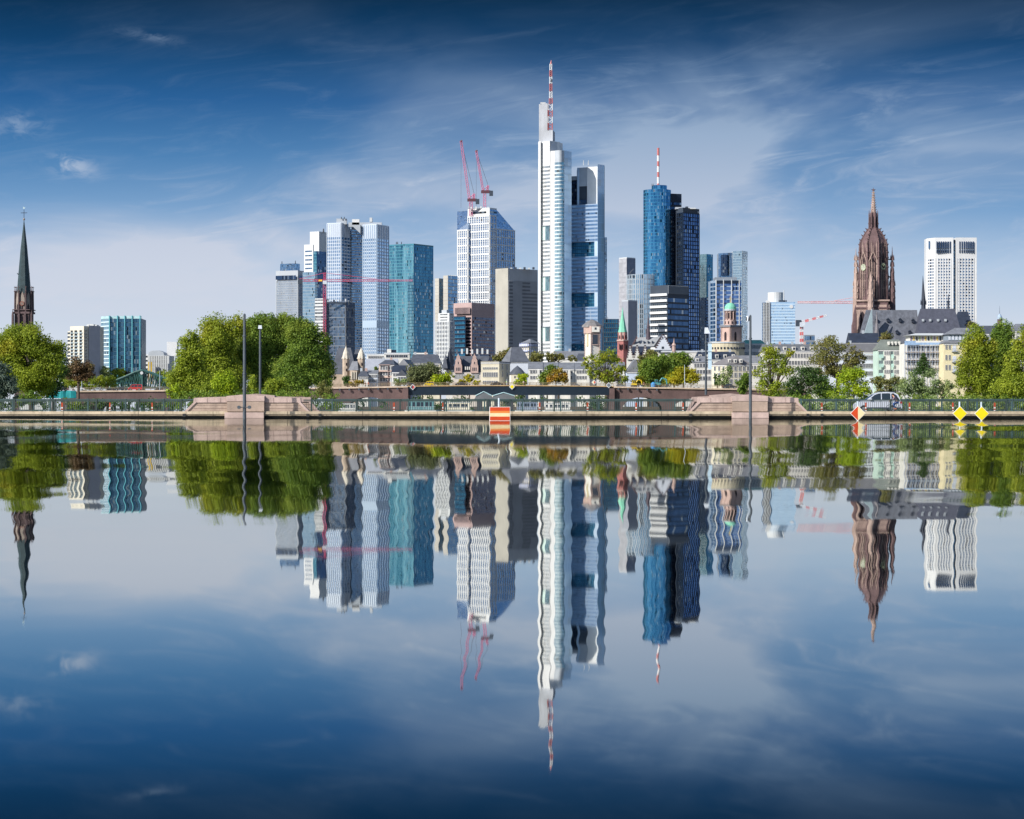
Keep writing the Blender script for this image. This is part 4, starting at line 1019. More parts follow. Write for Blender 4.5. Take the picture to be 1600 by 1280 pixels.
t = tower('office_building', 'white building with rounded roof and square windows, left edge of the big trees', P, 'office building', None)
block(t, P, 556, 600, Y, offw, 7, (12,), [gDark], nv=1, wh=.6, mull=(.7, .25), edge=.6)
g = MB(); g.poly_y([(PX(233, Y), PZ(556, Y)), (PX(234, Y), PZ(551, Y)), (PX(239, Y), PZ(548.3, Y)), (PX(250, Y), PZ(548, Y)), (PX(257, Y), PZ(551, Y)), (PX(258, Y), PZ(556, Y))], Y - 4, Y + 10)
g.build('curved_roof', lgrey, t)
cap(t, 259, 275, 534, 556, Y + 8, white, 'stair_tower')
yp = mat('yellow_paint', (.75, .5, .05), .5)
for px in (235, 239): MB().box(PX(px, Y), PX(px + 1.4, Y), Y - 8, Y - 7, PZ(600, Y), PZ(566, Y)).build('yellow_column', yp, t)
# ================================================================ old town
slate = mat('slate', (.085, .095, .12), .6, var=.25, scale=.5, streak=.15)
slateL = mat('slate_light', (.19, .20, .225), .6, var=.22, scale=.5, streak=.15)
slateD = mat('slate_dark', (.03, .04, .065), .55, var=.25, scale=.4)
rw = mat('white_render', (.66, .65, .61), .85, var=.08, scale=.25, streak=.1)
rb = mat('bluish_render', (.58, .62, .70), .85, var=.06, scale=.25)
ry = mat('yellow_render', (.70, .62, .40), .85, var=.06, scale=.25)
rg = mat('green_render', (.46, .60, .52), .85, var=.08, scale=.25)
rc = mat('cream_stone', (.66, .61, .48), .85, var=.1, scale=.25, streak=.1)
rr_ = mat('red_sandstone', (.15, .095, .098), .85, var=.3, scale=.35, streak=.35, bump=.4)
rrL = mat('red_sandstone_light', (.42, .31, .27), .85, var=.25, scale=.35, streak=.25, bump=.4)  # stone tones pushed apart to paint highlights and dark crevices on the tower
rp = mat('rosy_sandstone', (.50, .36, .32), .85, var=.15, scale=.4)
copper = mat('copper_green_spire', srgb(128, 200, 172), .6, var=.15, scale=.6, streak=.3)
dkwin = mat('window_pane', (.03, .04, .06), .15, var=.2, scale=1.)
frm = mat('window_frame', (.7, .7, .7), .6, var=.05)
WMESH = {}
def window(t, a, b, s, zc, w_, h, out=.06, arch=False):
    """one window (frame + pane) on the wall running from a to b; s = metres along it"""
    (nx, ny), L, (ex, ey) = offs(a, b, 1.)
    key = (round(w_, 2), round(h, 2), arch)
    if key not in WMESH:
        m = MB(); f = .12 if w_ > .8 else .08
        for q in ((-w_ / 2 - f, -w_ / 2, 0, h), (w_ / 2, w_ / 2 + f, 0, h), (-w_ / 2 - f, w_ / 2 + f, -f, 0), (-w_ / 2 - f, w_ / 2 + f, h, h + f), (-.04, .04, 0, h)):
            m.box(q[0], q[1], -.12, 0, q[2], q[3])
        o1 = m.build('window', frm, None, (0, 0, 0))
        p = MB(); p.box(-w_ / 2, w_ / 2, -.05, 0, 0, h)
        if arch: p.poly_y([(-w_ / 2, h), (-w_ / 3, h + w_ * .4), (0, h + w_ * .55), (w_ / 3, h + w_ * .4), (w_ / 2, h)], -.05, 0)
        o2 = p.build('pane', dkwin, None, (0, 0, 0))
        WMESH[key] = (o1.data, o2.data); bpy.data.objects.remove(o1); bpy.data.objects.remove(o2)
    m1, m2 = WMESH[key]
    o = bpy.data.objects.new('window', m1); COL.objects.link(o); o.parent = t
    org = t['_o']; o.location = (a[0] + ex * s + nx * out - org[0], a[1] + ey * s + ny * out - org[1], zc - org[2])
    o.rotation_euler = (0, 0, math.atan2(ey, ex))
    p = bpy.data.objects.new('pane', m2); COL.objects.link(p); p.parent = o
    return o
def wins(t, a, b, rows, n, w_, h, m0=.08, m1=.08, arch=False, skip=()):
    L = math.hypot(b[0] - a[0], b[1] - a[1])
    for z in rows:
        for k in range(n):
            if k in skip: continue
            window(t, a, b, L * (m0 + (1 - m0 - m1) * (k + .5) / n), z, w_, h, arch=arch)
def roof(t, P, z0, z1, kind, m_, over=.5, ridge=None, name='roof'):
    """P: left, near corner, right, back of a rectangular plan. kinds: pyramid, hip (ridge along the front), gable (ridge along the front), gfront (gable faces front)"""
    c = [sum(p[i] for p in P) / 4 for i in (0, 1)]
    Q = [(p[0] + (p[0] - c[0]) / (math.hypot(p[0] - c[0], p[1] - c[1]) + 1e-6) * over * 1.4, p[1] + (p[1] - c[1]) / (math.hypot(p[0] - c[0], p[1] - c[1]) + 1e-6) * over * 1.4) for p in P]
    A, B, C, D = [Vector((q[0], q[1], z0)) for q in Q]
    mb = MB()
    if kind == 'pyramid':
        T = Vector((c[0], c[1], z1))
        for p, q in ((A, B), (B, C), (C, D), (D, A)): mb.quad([p, q, T])
    else:
        if kind == 'gfront': A, B, C, D = B, C, D, A
        m1 = (A + D) / 2; m2 = (B + C) / 2; d = (m2 - m1)
        ins = (ridge if ridge is not None else (.25 if kind == 'hip' else 0.))
        r1 = m1 + d * ins; r2 = m2 - d * ins; r1.z = r2.z = z1
        mb.quad([A, B, r2, r1]); mb.quad([C, D, r1, r2]); mb.quad([B, C, r2]); mb.quad([D, A, r1])
    mb.quad([A, D, C, B] if kind != 'gfront' else [A, D, C, B])
    # a thin soffit keeps the roof a solid
    return mb.build(name, m_, t)
def house(label, P, Y, eave, ridge, wall, rmat, kind='gable', rows=(), n=5, n2=0, wh=1.6, ww=1.0, base=640, name='town_house', cat='house', grp='houses of the old town', chim=0, dorm=0, cornice=True, rows2=None, rin=None):
    t = thing(name, label, cat, (sum(p[0] for p in P) / 4, sum(p[1] for p in P) / 4, 1.2), grp)
    ze, zr = PZ(eave, Y), PZ(ridge, Y)
    MB().prism(P, 1.2, ze).build('wall', wall, t)
    if kind in ('gable', 'gfront'):
        q = P if kind == 'gable' else [P[1], P[2], P[3], P[0]]
        g = MB(); mid = lambda a, b: ((a[0] + b[0]) / 2, (a[1] + b[1]) / 2)
        for a, b in ((q[1], q[2]), (q[3], q[0])):
            mm = mid(a, b); c = ((q[0][0] + q[2][0]) / 2, (q[0][1] + q[2][1]) / 2)
            s = .3 / max(1e-3, math.hypot(mm[0] - c[0], mm[1] - c[1])); dx_, dy_ = (c[0] - mm[0]) * s, (c[1] - mm[1]) * s
            f = [(a[0], a[1], ze), (b[0], b[1], ze), (mm[0], mm[1], zr - .15)]
            bk = [(a[0] + dx_, a[1] + dy_, ze), (b[0] + dx_, b[1] + dy_, ze), (mm[0] + dx_, mm[1] + dy_, zr - .15)]
            g.quad(f); g.quad(bk[::-1])
            for i in range(3): j = (i + 1) % 3; g.quad([f[j], f[i], bk[i], bk[j]])
        g.build('gable', wall, t)
    if kind != 'flat': roof(t, P, ze + .02, zr, kind, rmat, ridge=rin, over=.45 if kind not in ('gable', 'gfront') else .3)
    else: MB().prism([(p[0], p[1]) for p in P], ze, ze + .5).build('roof', rmat, t)
    if cornice:
        g = MB()
        for a, b in ((P[0], P[1]), (P[1], P[2])):
            (nx, ny), L, _ = offs(a, b, .25); g.prism([(a[0] + nx, a[1] + ny), (b[0] + nx, b[1] + ny), b, a], ze - .45, ze - .02)
        g.build('cornice', frm, t)
    if n and rows: wins(t, P[0], P[1], [PZ(r, Y) for r in rows], n, ww, wh)
    if n2: wins(t, P[1], P[2], [PZ(r, Y) for r in (rows2 or rows)], n2, ww, wh)
    for k in range(chim):
        s = (k + .5) / chim; xx = P[0][0] + (P[1][0] - P[0][0]) * s; yy = (P[0][1] + P[3][1]) / 2
        MB().box(xx - .5, xx + .5, yy - .4, yy + .4, (ze + zr) / 2, zr + 1.1).build('chimney', rp if k % 2 else lgrey, t)
    for k in range(dorm):
        s = (k + .5) / dorm; a = P[0]; b = P[1]; (nx, ny), L, (ex, ey) = offs(a, b, 1.)
        dpt = math.hypot(P[3][0] - a[0], P[3][1] - a[1]); zz = ze + (zr - ze) * .12; back = dpt * .5 * .12 
        cx, cy = a[0] + ex * L * s - nx * back, a[1] + ey * L * s - ny * back
        hh = min(2.0, (zr - ze) * .5)
        q = [(cx - ex * .7 + nx * .1, cy - ey * .7 + ny * .1), (cx + ex * .7 + nx * .1, cy + ey * .7 + ny * .1), (cx + ex * .7 - nx * 3, cy + ey * .7 - ny * 3), (cx - ex * .7 - nx * 3, cy - ey * .7 - ny * 3)]
        d = MB().prism(q, zz, zz + hh).build('dormer', rw, t)
        MB().prism([(cx - ex * .45 + nx * .15, cy - ey * .45 + ny * .15), (cx + ex * .45 + nx * .15, cy + ey * .45 + ny * .15), (cx + ex * .45 + nx * .1, cy + ey * .45 + ny * .1), (cx - ex * .45 + nx * .1, cy - ey * .45 + ny * .1)], zz + .4, zz + hh - .4).build('pane', dkwin, d)
        MB().prism([(x_ + 0, y_) for x_, y_ in q], zz + hh, zz + hh + .5, [((x_ + cx) / 2, (y_ + cy) / 2 ) for x_, y_ in q]).build('dormer_roof', rmat, t)
    return t
def fr(px0, px1, Y, d=12):
    return [(PX(px0, Y), Y), (PX(px1, Y), Y), (PX(px1, Y), Y + d), (PX(px0, Y), Y + d)]

# ---- cathedral ------------------------------------------------------
Y = 960.0; x = lambda p: PX(p, Y); z = lambda p: PZ(p, Y)
t = thing('cathedral_tower', 'tall red sandstone gothic tower with ribbed dome, lantern spire and two clocks', 'church tower', (x(1369), Y + 8, 1.2))
cx, cy = x(1370), Y + 9
dsh = mat('opening_dark', (.03, .02, .025), .9)
OPH = R(12.5)
def ngon(r, n=8, ph=None, c=None): c = c or (cx, cy); ph = OPH if ph is None else ph; return [(c[0] + r * math.cos(ph + 2 * math.pi * k / n), c[1] + r * math.sin(ph + 2 * math.pi * k / n)) for k in range(n)]
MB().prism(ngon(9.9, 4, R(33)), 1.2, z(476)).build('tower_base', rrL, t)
for kk in (2, 3):
    b4 = ngon(9.9, 4, R(33)); a0, a1 = b4[kk], b4[(kk + 1) % 4]
    for s in (.2, .5, .8):
        (nx, ny), L, (ex, ey) = offs(a0, a1, .1); c0 = (a0[0] + ex * L * s + nx, a0[1] + ey * L * s + ny)
        MB().quad([(c0[0] - ex, c0[1] - ey, z(520)), (c0[0] + ex, c0[1] + ey, z(520)), (c0[0] + ex, c0[1] + ey, z(492)), (c0[0], c0[1], z(486)), (c0[0] - ex, c0[1] - ey, z(492))]).build('lancet_window', dsh, t)
        MB().tube((c0[0] + ex * 2 + nx * 4, c0[1] + ey * 2 + ny * 4, 1.2), (c0[0] + ex * 2 + nx * 2, c0[1] + ey * 2 + ny * 2, z(474)), .6, .3, 4).build('buttress', rr_, t)
MB().prism(ngon(10.5, 4, R(33)), z(482), z(479.5)).build('cornice', rr_, t)
MB().prism(ngon(10.1, 4, R(33)), z(470.5), z(468)).build('cornice', rrL, t)
MB().prism(ngon(9.2, 4, R(33)), z(476), z(468)).build('gallery', rr_, t)
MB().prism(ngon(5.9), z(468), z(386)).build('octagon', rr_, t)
fa = 0
for k in range(8):       # tall pointed windows, gables and corner shafts of the octagon
    a0, a1 = ngon(5.95)[k], ngon(5.95)[(k + 1) % 8]; mid = ((a0[0] + a1[0]) / 2, (a0[1] + a1[1]) / 2)
    nrm = Vector((mid[0] - cx, mid[1] - cy, 0)).normalized(); e = Vector((-nrm.y, nrm.x, 0)); M0 = Vector((mid[0], mid[1], 0))
    P3 = lambda s, d, zz: tuple(M0 + e * s + nrm * d + Vector((0, 0, zz)))
    w2 = 1.25
    prof = [(-w2, z(462)), (w2, z(462)), (w2, z(412)), (w2 * .6, z(406)), (0, z(401)), (-w2 * .6, z(406)), (-w2, z(412))]
    wm = MB().quad([P3(s, .06, zz) for s, zz in prof]); wo = wm.build('lancet_window', dsh, t)
    g = MB()
    for s in (-.38, .38): g.tube(P3(s, .1, z(462)), P3(s, .1, z(409)), .09, .09, 4)
    for zz in (450, 438, 426): g.tube(P3(-w2, .1, z(zz)), P3(w2, .1, z(zz)), .08, .08, 4)
    g.build('tracery', rrL, wo)
    g = MB()
    for sg in (-1, 1):
        g.tube(P3(sg * w2 * 1.35, .25, z(466)), P3(sg * w2 * 1.35, .25, z(406)), .28, .22, 5)
        g.tube(P3(sg * w2 * 1.5, .3, z(408)), P3(0, .35, z(392)), .26, .16, 5)
    g.tube(P3(0, .35, z(393)), P3(0, .35, z(382)), .2, .04, 5)
    g.build('window_gable', rrL if k in (4, 5) else rr_, t)  # faces towards the sun take the lighter stone, painted as lit
    c0 = ngon(6.2)[k]; g = MB()
    g.tube((*c0, z(468)), (*c0, z(432)), .85, .65, 4); g.tube((*c0, z(432)), (*c0, z(400)), .6, .5, 4)
    g.tube((*c0, z(400)), (*c0, z(384)), .55, .4, 4); g.tube((*c0, z(384)), (*c0, z(374)), .4, .04, 4)
    for zz in (450, 432, 415, 400, 392): g.tube((*c0, z(zz) - .25), (*c0, z(zz) + .2), .85, .6, 4)
    for q in range(4): g.tube((c0[0] + .6 * math.cos(q * 1.57), c0[1] + .6 * math.sin(q * 1.57), z(434)), (c0[0] + .6 * math.cos(q * 1.57), c0[1] + .6 * math.sin(q * 1.57), z(424)), .26, .03, 4)
    g.build('buttress', rr_, t)
for k in range(8):       # thin shafts and hooked finials that break the octagon's outline
    for j, fr_ in enumerate((.18, .34, .66, .82)):
        a0, a1 = ngon(6.0)[k], ngon(6.0)[(k + 1) % 8]; c0 = (a0[0] + (a1[0] - a0[0]) * fr_, a0[1] + (a1[1] - a0[1]) * fr_)
        g = MB(); top = 392 - (j % 2) * 9; g.tube((*c0, z(466)), (*c0, z(top)), .17, .15, 4); g.tube((*c0, z(top)), (*c0, z(top - 8)), .2, .02, 4)
        for zz in (452, 437, 421, 405): g.tube((*c0, z(zz)), (c0[0] + (c0[0] - cx) * .08, c0[1] + (c0[1] - cy) * .08, z(zz - 4)), .26, .04, 4)
        g.build('shaft', rrL if j % 2 else rr_, t)
# free-standing corner turrets with thin spires and flying struts
for sx, sy, px, top in ((-1, -.1, 1342, 385), (1, -.2, 1398.6, 383), (-.05, 1, 1372, 390), (-.25, -1, 1361, 424)):
    c0 = (x(px), cy + sy * 8.5); g = MB()
    hb = 425 if top < 400 else 440
    g.tube((*c0, z(500)), (*c0, z(hb + 25)), 1.6, 1.35, 6); g.tube((*c0, z(hb + 25)), (*c0, z(hb)), 1.2, .95, 6); g.tube((*c0, z(hb)), (*c0, z(top)), .75, .05, 6)
    for k in range(7):
        for q in range(4):
            a = q * 1.57 + .4; zz = z(hb + 40 - k * 10); rr = 1.35 if k < 3 else .8
            if zz < z(top) - 3: g.tube((c0[0] + rr * math.cos(a), c0[1] + rr * math.sin(a), zz), (c0[0] + rr * 1.02 * math.cos(a), c0[1] + rr * math.sin(a), zz + 2.4), .3, .03, 4)
    g.tube((*c0, z(404)), (cx + (c0[0] - cx) * .7, cy + (c0[1] - cy) * .7, z(403)), .2, .25, 4)
    g.tube((*c0, z(434)), (cx + (c0[0] - cx) * .7, cy + (c0[1] - cy) * .7, z(428)), .25, .3, 4)
    g.build('corner_turret', rr_ if sx > 0 else rrL, t)  # all but the right turret use the lighter stone, sunlight put into colour
for px in (1336.5, 1333.8): # stepped buttress at the left foot
    g = MB(); g.tube((x(px), Y + 1, 2), (x(px), Y + 1, z(508 if px < 1335 else 490)), 1.1, .8, 5); g.tube((x(px), Y + 1, z(508 if px < 1335 else 490)), (x(px + .6), Y + 1, z(494 if px < 1335 else 476)), .7, .05, 5); g.build('buttress', rr_, t)
# dome with crocketed ribs
prof = [(6.0, 386), (5.8, 378), (5.0, 370.5), (4.0, 364), (3.0, 359), (2.3, 355)]
MB().lathe(cx, cy, [(r, z(q)) for r, q in prof], 8, OPH).build('dome', rr_, t)
for k in range(8):
    a = OPH + k * math.pi / 4; g = MB()
    for (r0, q0), (r1, q1) in zip(prof[:-1], prof[1:]):
        g.tube((cx + (r0 + .1) * math.cos(a), cy + (r0 + .1) * math.sin(a), z(q0)), (cx + (r1 + .1) * math.cos(a), cy + (r1 + .1) * math.sin(a), z(q1)), .32, .3, 5)
        mx_, mz = (r0 + r1) / 2, (z(q0) + z(q1)) / 2
        g.tube((cx + mx_ * math.cos(a), cy + mx_ * math.sin(a), mz), (cx + (mx_ + 1.0) * math.cos(a), cy + (mx_ + 1.0) * math.sin(a), mz + .8), .28, .1, 4)
    g.build('dome_rib', rr_, t)
# lantern and spire
MB().prism(ngon(1.6), z(357), z(330)).build('lantern', rr_, t)
for k in range(8):
    c0 = ngon(1.95)[k]; g = MB(); g.tube((*c0, z(360)), (*c0, z(334)), .36, .24, 5); g.tube((*c0, z(334)), (*c0, z(325)), .3, .03, 5); g.tube((c0[0], c0[1], z(350)), (c0[0] + (c0[0] - cx) * .25, c0[1] + (c0[1] - cy) * .25, z(346)), .2, .05, 4)
    g.build('lantern_shaft', rr_, t)
    a0, a1 = ngon(1.6)[k], ngon(1.6)[(k + 1) % 8]; mid = ((a0[0] + a1[0]) / 2, (a0[1] + a1[1]) / 2)
    MB().tube((mid[0], mid[1], z(352)), (mid[0], mid[1], z(336)), .26, .24, 4).build('lantern_opening', dsh, t)
g = MB(); g.tube((cx, cy, z(331)), (cx, cy, z(295)), 1.15, .25, 8)
for k in range(9):
    rr = 1.1 - k * .095
    for q in range(6): g.tube((cx + rr * math.cos(q * 1.047), cy + rr * math.sin(q * 1.047), z(329 - k * 3.8)), (cx + (rr + .45) * math.cos(q * 1.047), cy + (rr + .45) * math.sin(q * 1.047), z(327.5 - k * 3.8)), .16, .06, 4)
g.build('spire', rrL, t)
g = MB(); g.tube((cx, cy, z(295)), (cx, cy, z(290)), .22, .08, 5); g.tube((cx - .9, cy, z(293)), (cx + .9, cy, z(293)), .14, .14, 4); g.tube((cx, cy, z(295.2)), (cx, cy, z(294)), .65, .5, 6); g.build('finial', rr_, t)
# clocks
def clock(t, px, py, yy, r, ang, rim, face):
    c = Vector((px, yy, PZ(py, Y))); q = Matrix.Rotation(ang, 4, 'Z')
    def W(u_, v_, d): return tuple(c + q @ Vector((u_, -d, v_)))
    g = MB(); g.quad([W(r * math.cos(k * math.pi / 12), r * math.sin(k * math.pi / 12), 0) for k in range(24)]); o = g.build('clock_face', face, t)
    g = MB()
    for k in range(24):
        a0, a1 = k * math.pi / 12, (k + 1) * math.pi / 12
        g.quad([W(r * math.cos(a0), r * math.sin(a0), .05), W(r * math.cos(a1), r * math.sin(a1), .05), W(r * .9 * math.cos(a1), r * .9 * math.sin(a1), .05), W(r * .9 * math.cos(a0), r * .9 * math.sin(a0), .05)])
    for k in range(12):
        a = k * math.pi / 6; u_, v_ = math.cos(a), math.sin(a)
        g.tube(W(u_ * r * .6, v_ * r * .6, .06), W(u_ * r * .88, v_ * r * .88, .06), r * .07, r * .07, 4)
    for a, l in ((1.0, .75), (2.2, .5)): g.tube(W(0, 0, .1), W(math.cos(a) * r * l, math.sin(a) * r * l, .1), r * .06, r * .03, 4)
    g.build('clock_dial', rim, o)
gold = mat('dial_pale', (.55, .62, .42), .5)
clock(t, cx + 5.95 * math.cos(R(-55)), 415.3, cy + 5.95 * math.sin(R(-55)), 1.4, R(35), gold, dsh)
clock(t, cx + 5.95 * math.cos(R(-145)), 416.5, cy + 5.95 * math.sin(R(-145)), 1.4, R(-55), gold, mat('clock_grey', (.4, .42, .36), .6))

# nave and choir roofs
t = thing('cathedral', 'long steep grey slate roofed cathedral nave with small dormers, right of the red tower', 'church', (x(1420), Y + 4, 1.2))
def slab_roof(pa, pb, pc, pd, top, bot, Yr, m_, name='roof', dy=14):
    """steep roof seen side on: ridge pa..pb at row top, eaves pc..pd at row bot"""
    g = MB(); yf = Yr; yb = Yr + dy; ym = Yr + dy * .5
    e0, e1 = Vector((PX(pc, Yr), yf, PZ(bot, Yr))), Vector((PX(pd, Yr), yf, PZ(bot, Yr)))
    r0, r1 = Vector((PX(pa, ym), ym, PZ(top, ym))), Vector((PX(pb, ym), ym, PZ(top, ym)))
    b0, b1 = Vector((e0.x, yb, e0.z)), Vector((e1.x, yb, e1.z))
    g.quad([e0, e1, r1, r0]); g.quad([b1, b0, r0, r1]); g.quad([b0, e0, r0]); g.quad([e1, b1, r1]); g.quad([b0, b1, e1, e0])
    return g.build(name, m_, t)
slab_roof(1353, 1433, 1344, 1437, 484.5, 545, Y - 16, mat('nave_slate', (.13, .14, .17), .6, var=.3, scale=.7, streak=.5))
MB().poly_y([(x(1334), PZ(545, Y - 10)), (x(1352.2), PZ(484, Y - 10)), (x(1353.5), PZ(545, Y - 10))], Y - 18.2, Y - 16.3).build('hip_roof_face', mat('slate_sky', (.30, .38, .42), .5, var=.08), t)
MB().prism(fr(1344, 1437, Y - 15, 12), 1.2, PZ(545, Y - 15)).build('wall', rrL, t)
slab_roof(1438, 1492, 1432, 1505, 482.5, 530, Y - 20, mat('choir_slate', (.075, .08, .11), .6, var=.2, scale=.6, streak=.25), dy=16)
slab_roof(1497, 1512, 1490, 1524, 487, 520, Y - 6, slateD, dy=16)
MB().prism([(x(1439), Y - 19), (x(1503), Y - 19), (x(1503), Y - 6), (x(1439), Y - 6)], 1.2, PZ(530, Y - 19)).build('wall', rrL, t)
for px, py in ((1369, 501), (1387, 501), (1406, 501), (1426, 502), (1401, 519.5), (1421, 520)):
    yy = Y - 16 + 7 * (545 - py) / 60.5; g = MB(); xx, zz = PX(px, yy), PZ(py, yy)
    g.prism([(xx - .5, yy - 1.3), (xx + .5, yy - 1.3), (xx + .5, yy + 1), (xx - .5, yy + 1)], zz - .6, zz + .4); g.prism([(xx - .7, yy - 1.5), (xx + .7, yy - 1.5), (xx + .7, yy + 1), (xx - .7, yy + 1)], zz + .4, zz + 1.1, [(xx, yy - 1.5), (xx + .02, yy - 1.5), (xx + .02, yy + 1), (xx, yy + 1)])
    g.build('dormer', slateD, t)
for px in (1442, 1453, 1465.5, 1477):
    yy = Y - 20 + 8 * (530 - 501) / 47.5; xx, zz = PX(px, yy), PZ(501, yy)
    MB().box(xx - .4, xx + .4, yy - 1.0, yy + .5, zz - .4, zz + .6).build('dormer', lgrey, t)
g = MB(); g.tube((x(1359.5), Y - 18, PZ(545, Y - 18)), (x(1359.3), Y - 18, PZ(487, Y - 18)), 1.5, .12, 8); g.build('stair_turret_roof', mat('turret_slate', (.20, .19, .21), .7, var=.3, scale=1.), t)
g = MB(); g.tube((x(1436.2), Y - 10, z(486)), (x(1436.2), Y - 10, z(470)), .95, .8, 8); g.tube((x(1436.2), Y - 10, z(470)), (x(1435.3), Y - 10, z(433)), .85, .05, 8)
for k in range(8): g.tube((x(1436.2) + 1.1 * math.cos(k * .785), Y - 10 + 1.1 * math.sin(k * .785), z(478)), (x(1436.2) + 1.15 * math.cos(k * .785), Y - 10 + 1.15 * math.sin(k * .785), z(470)), .22, .03, 4)
g.build('ridge_turret', slateD, t)
MB().tube((x(1436), Y - 10, z(492)), (x(1436), Y - 10, z(485)), 1.3, 1.1, 8).build('turret_base', lgrey, t)
g = MB(); g.tube((x(1474.6), Y - 10, z(484)), (x(1474.8), Y - 10, z(462)), .5, .1, 6); g.box(x(1473.4), x(1476), Y - 11, Y - 9, z(476), z(472)); g.build('ridge_statue', slateD, t)
house('low building with glossy dark blue roof, at the left foot of the cathedral', fr(1330, 1375, 930, 14), 930, 536, 519.5, rrL, slateD, rows=(545, 560), n=8, chim=1, cat='building')

# ---- left church with the needle spire
Y = 870.0; x = lambda p: PX(p, Y); z = lambda p: PZ(p, Y)
t = thing('church_spire', 'dark gothic church tower with needle spire and cross, at far left above the trees', 'church tower', (x(34), Y + 4, 1))
cx, cy = x(34), Y + 4
brn = mat('brown_sandstone', (.11, .075, .08), .85, var=.3, scale=.5, streak=.3); brnL = mat('brown_sandstone_light', (.30, .25, .22), .85, var=.2, scale=.5)
sps = mat('spire_slate', (.035, .06, .07), .5, var=.25, scale=.6, streak=.2)
MB().prism(ngon(4.0, 4, R(38)), 1, z(490)).build('tower_shaft', brn, t)
OPH = R(22.5)
for k, (dx_) in enumerate((-3.6, -1.2, 1.2, 3.6)):
    g = MB(); g.tube((cx + dx_, cy - 3.4, z(540)), (cx + dx_, cy - 3.4, z(492)), .6, .5, 5); g.tube((cx + dx_, cy - 3.4, z(492)), (cx + dx_, cy - 3.4, z(484.5)), .5, .04, 5); g.build('buttress', brn, t)
MB().prism(ngon(4.7, 4, R(38)), z(490), z(487)).build('gallery', brn, t); MB().prism(ngon(4.9, 4, R(38)), z(484.5), z(483.2)).build('gallery_rail', brn, t)
MB().prism(ngon(3.1), z(487), z(458)).build('octagon', brn, t)
for k in range(8):
    c0 = ngon(3.45)[k]; g = MB(); g.tube((*c0, z(487)), (*c0, z(455)), .42, .3, 5); g.tube((*c0, z(455)), (*c0, z(446.5)), .2, .1, 5); g.tube((c0[0] - .45, c0[1], z(448.5)), (c0[0] + .45, c0[1], z(448.5)), .1, .1, 4); g.tube((*c0, z(455.5)), (*c0, z(454)), .5, .5, 5); g.build('pinnacle', brn, t)
    a0, a1 = ngon(3.14)[k], ngon(3.14)[(k + 1) % 8]; g = MB(); mid = ((a0[0] + a1[0]) / 2, (a0[1] + a1[1]) / 2); nn = (Vector((*mid, 0)) - Vector((cx, cy, 0))).normalized(); e = Vector((-nn.y, nn.x, 0)); M0 = Vector((*mid, 0)) + nn * .06
    g.quad([tuple(M0 + e * s + Vector((0, 0, zz))) for s, zz in ((-.85, z(484)), (.85, z(484)), (.85, z(466)), (0, z(455)), (-.85, z(466)))]); o = g.build('pointed_gable', brnL, t)
    MB().quad([tuple(M0 + nn * .05 + e * s + Vector((0, 0, zz))) for s, zz in ((-.35, z(483)), (.35, z(483)), (.35, z(477)), (0, z(474)), (-.35, z(477)))]).build('opening', dsh, o)
MB().lathe(cx, cy, [(2.75, z(460)), (2.25, z(432)), (1.25, z(385)), (.12, z(344))], 8, R(22.5)).build('spire', sps, t)
for px in (-1, 1): MB().tube((cx + px * 2.0, cy - .9, z(428)), (cx + px * 2.5, cy - 1.1, z(426)), .25, .05, 4).build('spire_dormer', sps, t)
g = MB(); g.lathe(cx, cy, [(.05, z(344)), (.42, z(342)), (.42, z(341)), (.05, z(339))], 8); g.build('ball', brnL, t)
g = MB(); g.tube((cx, cy, z(340)), (cx, cy, z(326)), .12, .1, 5); g.tube((cx - 1.2, cy, z(331.3)), (cx + 1.2, cy, z(331.3)), .11, .11, 5); g.build('cross', slateD, t)
g = MB(); g.poly_y([(cx - .35, z(325)), (cx + .3, z(325)), (cx + .45, z(321.5)), (cx + .1, z(323)), (cx - .35, z(321))], cy - .04, cy + .04); g.build('weathercock', mat('cock_pale', (.6, .75, .78), .4, metal=.5), t)
clock(t, cx - .1, 474, cy - 3.3, .85, 0, mat('dial_red', (.45, .14, .1), .5), brnL)

# ---- twin-spired stone church, left of centre
Y = 1080.0; x = lambda p: PX(p, Y); z = lambda p: PZ(p, Y)
t = thing('riverside_church', 'stone church with two pale pointed towers and steep slate roof, right of round trees', 'church', (x(545), Y + 6, 1.2))
lime = mat('pale_spire_stone', (.62, .57, .48), .85, var=.1, scale=.6); tst = mat('tan_stone', (.46, .37, .29), .85, var=.2, scale=.5)
MB().prism([(x(518), Y + 3), (x(557), Y + 3), (x(557), Y + 17), (x(518), Y + 17)], 1.2, z(585)).build('wall', tst, t)
slab_roof(528, 548, 516, 558, 543.5, 586, Y + 3, slate, dy=14)
slab_roof(556, 562, 549, 567, 545, 566, Y + 10, slate, dy=10)
for px, tp in ((540.2, 541), (564.2, 543.5)):
    c0 = (x(px), Y + 1.5)
    o = MB().prism(ngon(1.75, 8, R(22.5), c0), 1.2, z(560)).build('tower', tst, t)
    MB().lathe(c0[0], c0[1], [(1.85, z(560)), (1.45, z(552)), (.1, z(tp))], 8, R(22.5)).build('spire', lime, o)
    for k in range(8):
        a = R(22.5) + k * math.pi / 4; MB().tube((c0[0] + 1.75 * math.cos(a), c0[1] + 1.75 * math.sin(a), z(561)), (c0[0] + 1.6 * math.cos(a), c0[1] + 1.6 * math.sin(a), z(555)), .42, .03, 4).build('gablet', lime, o)
    for zz in (568, 577): MB().tube((c0[0] + .35, c0[1] - 1.72, z(zz + 3)), (c0[0] + .35, c0[1] - 1.72, z(zz - 1)), .38, .3, 6).build('opening', dsh, o)
MB().tube((x(540.2), Y + 1.5, z(541)), (x(540.4), Y + 1.5, z(535)), .08, .03, 4).build('finial', tst, t)
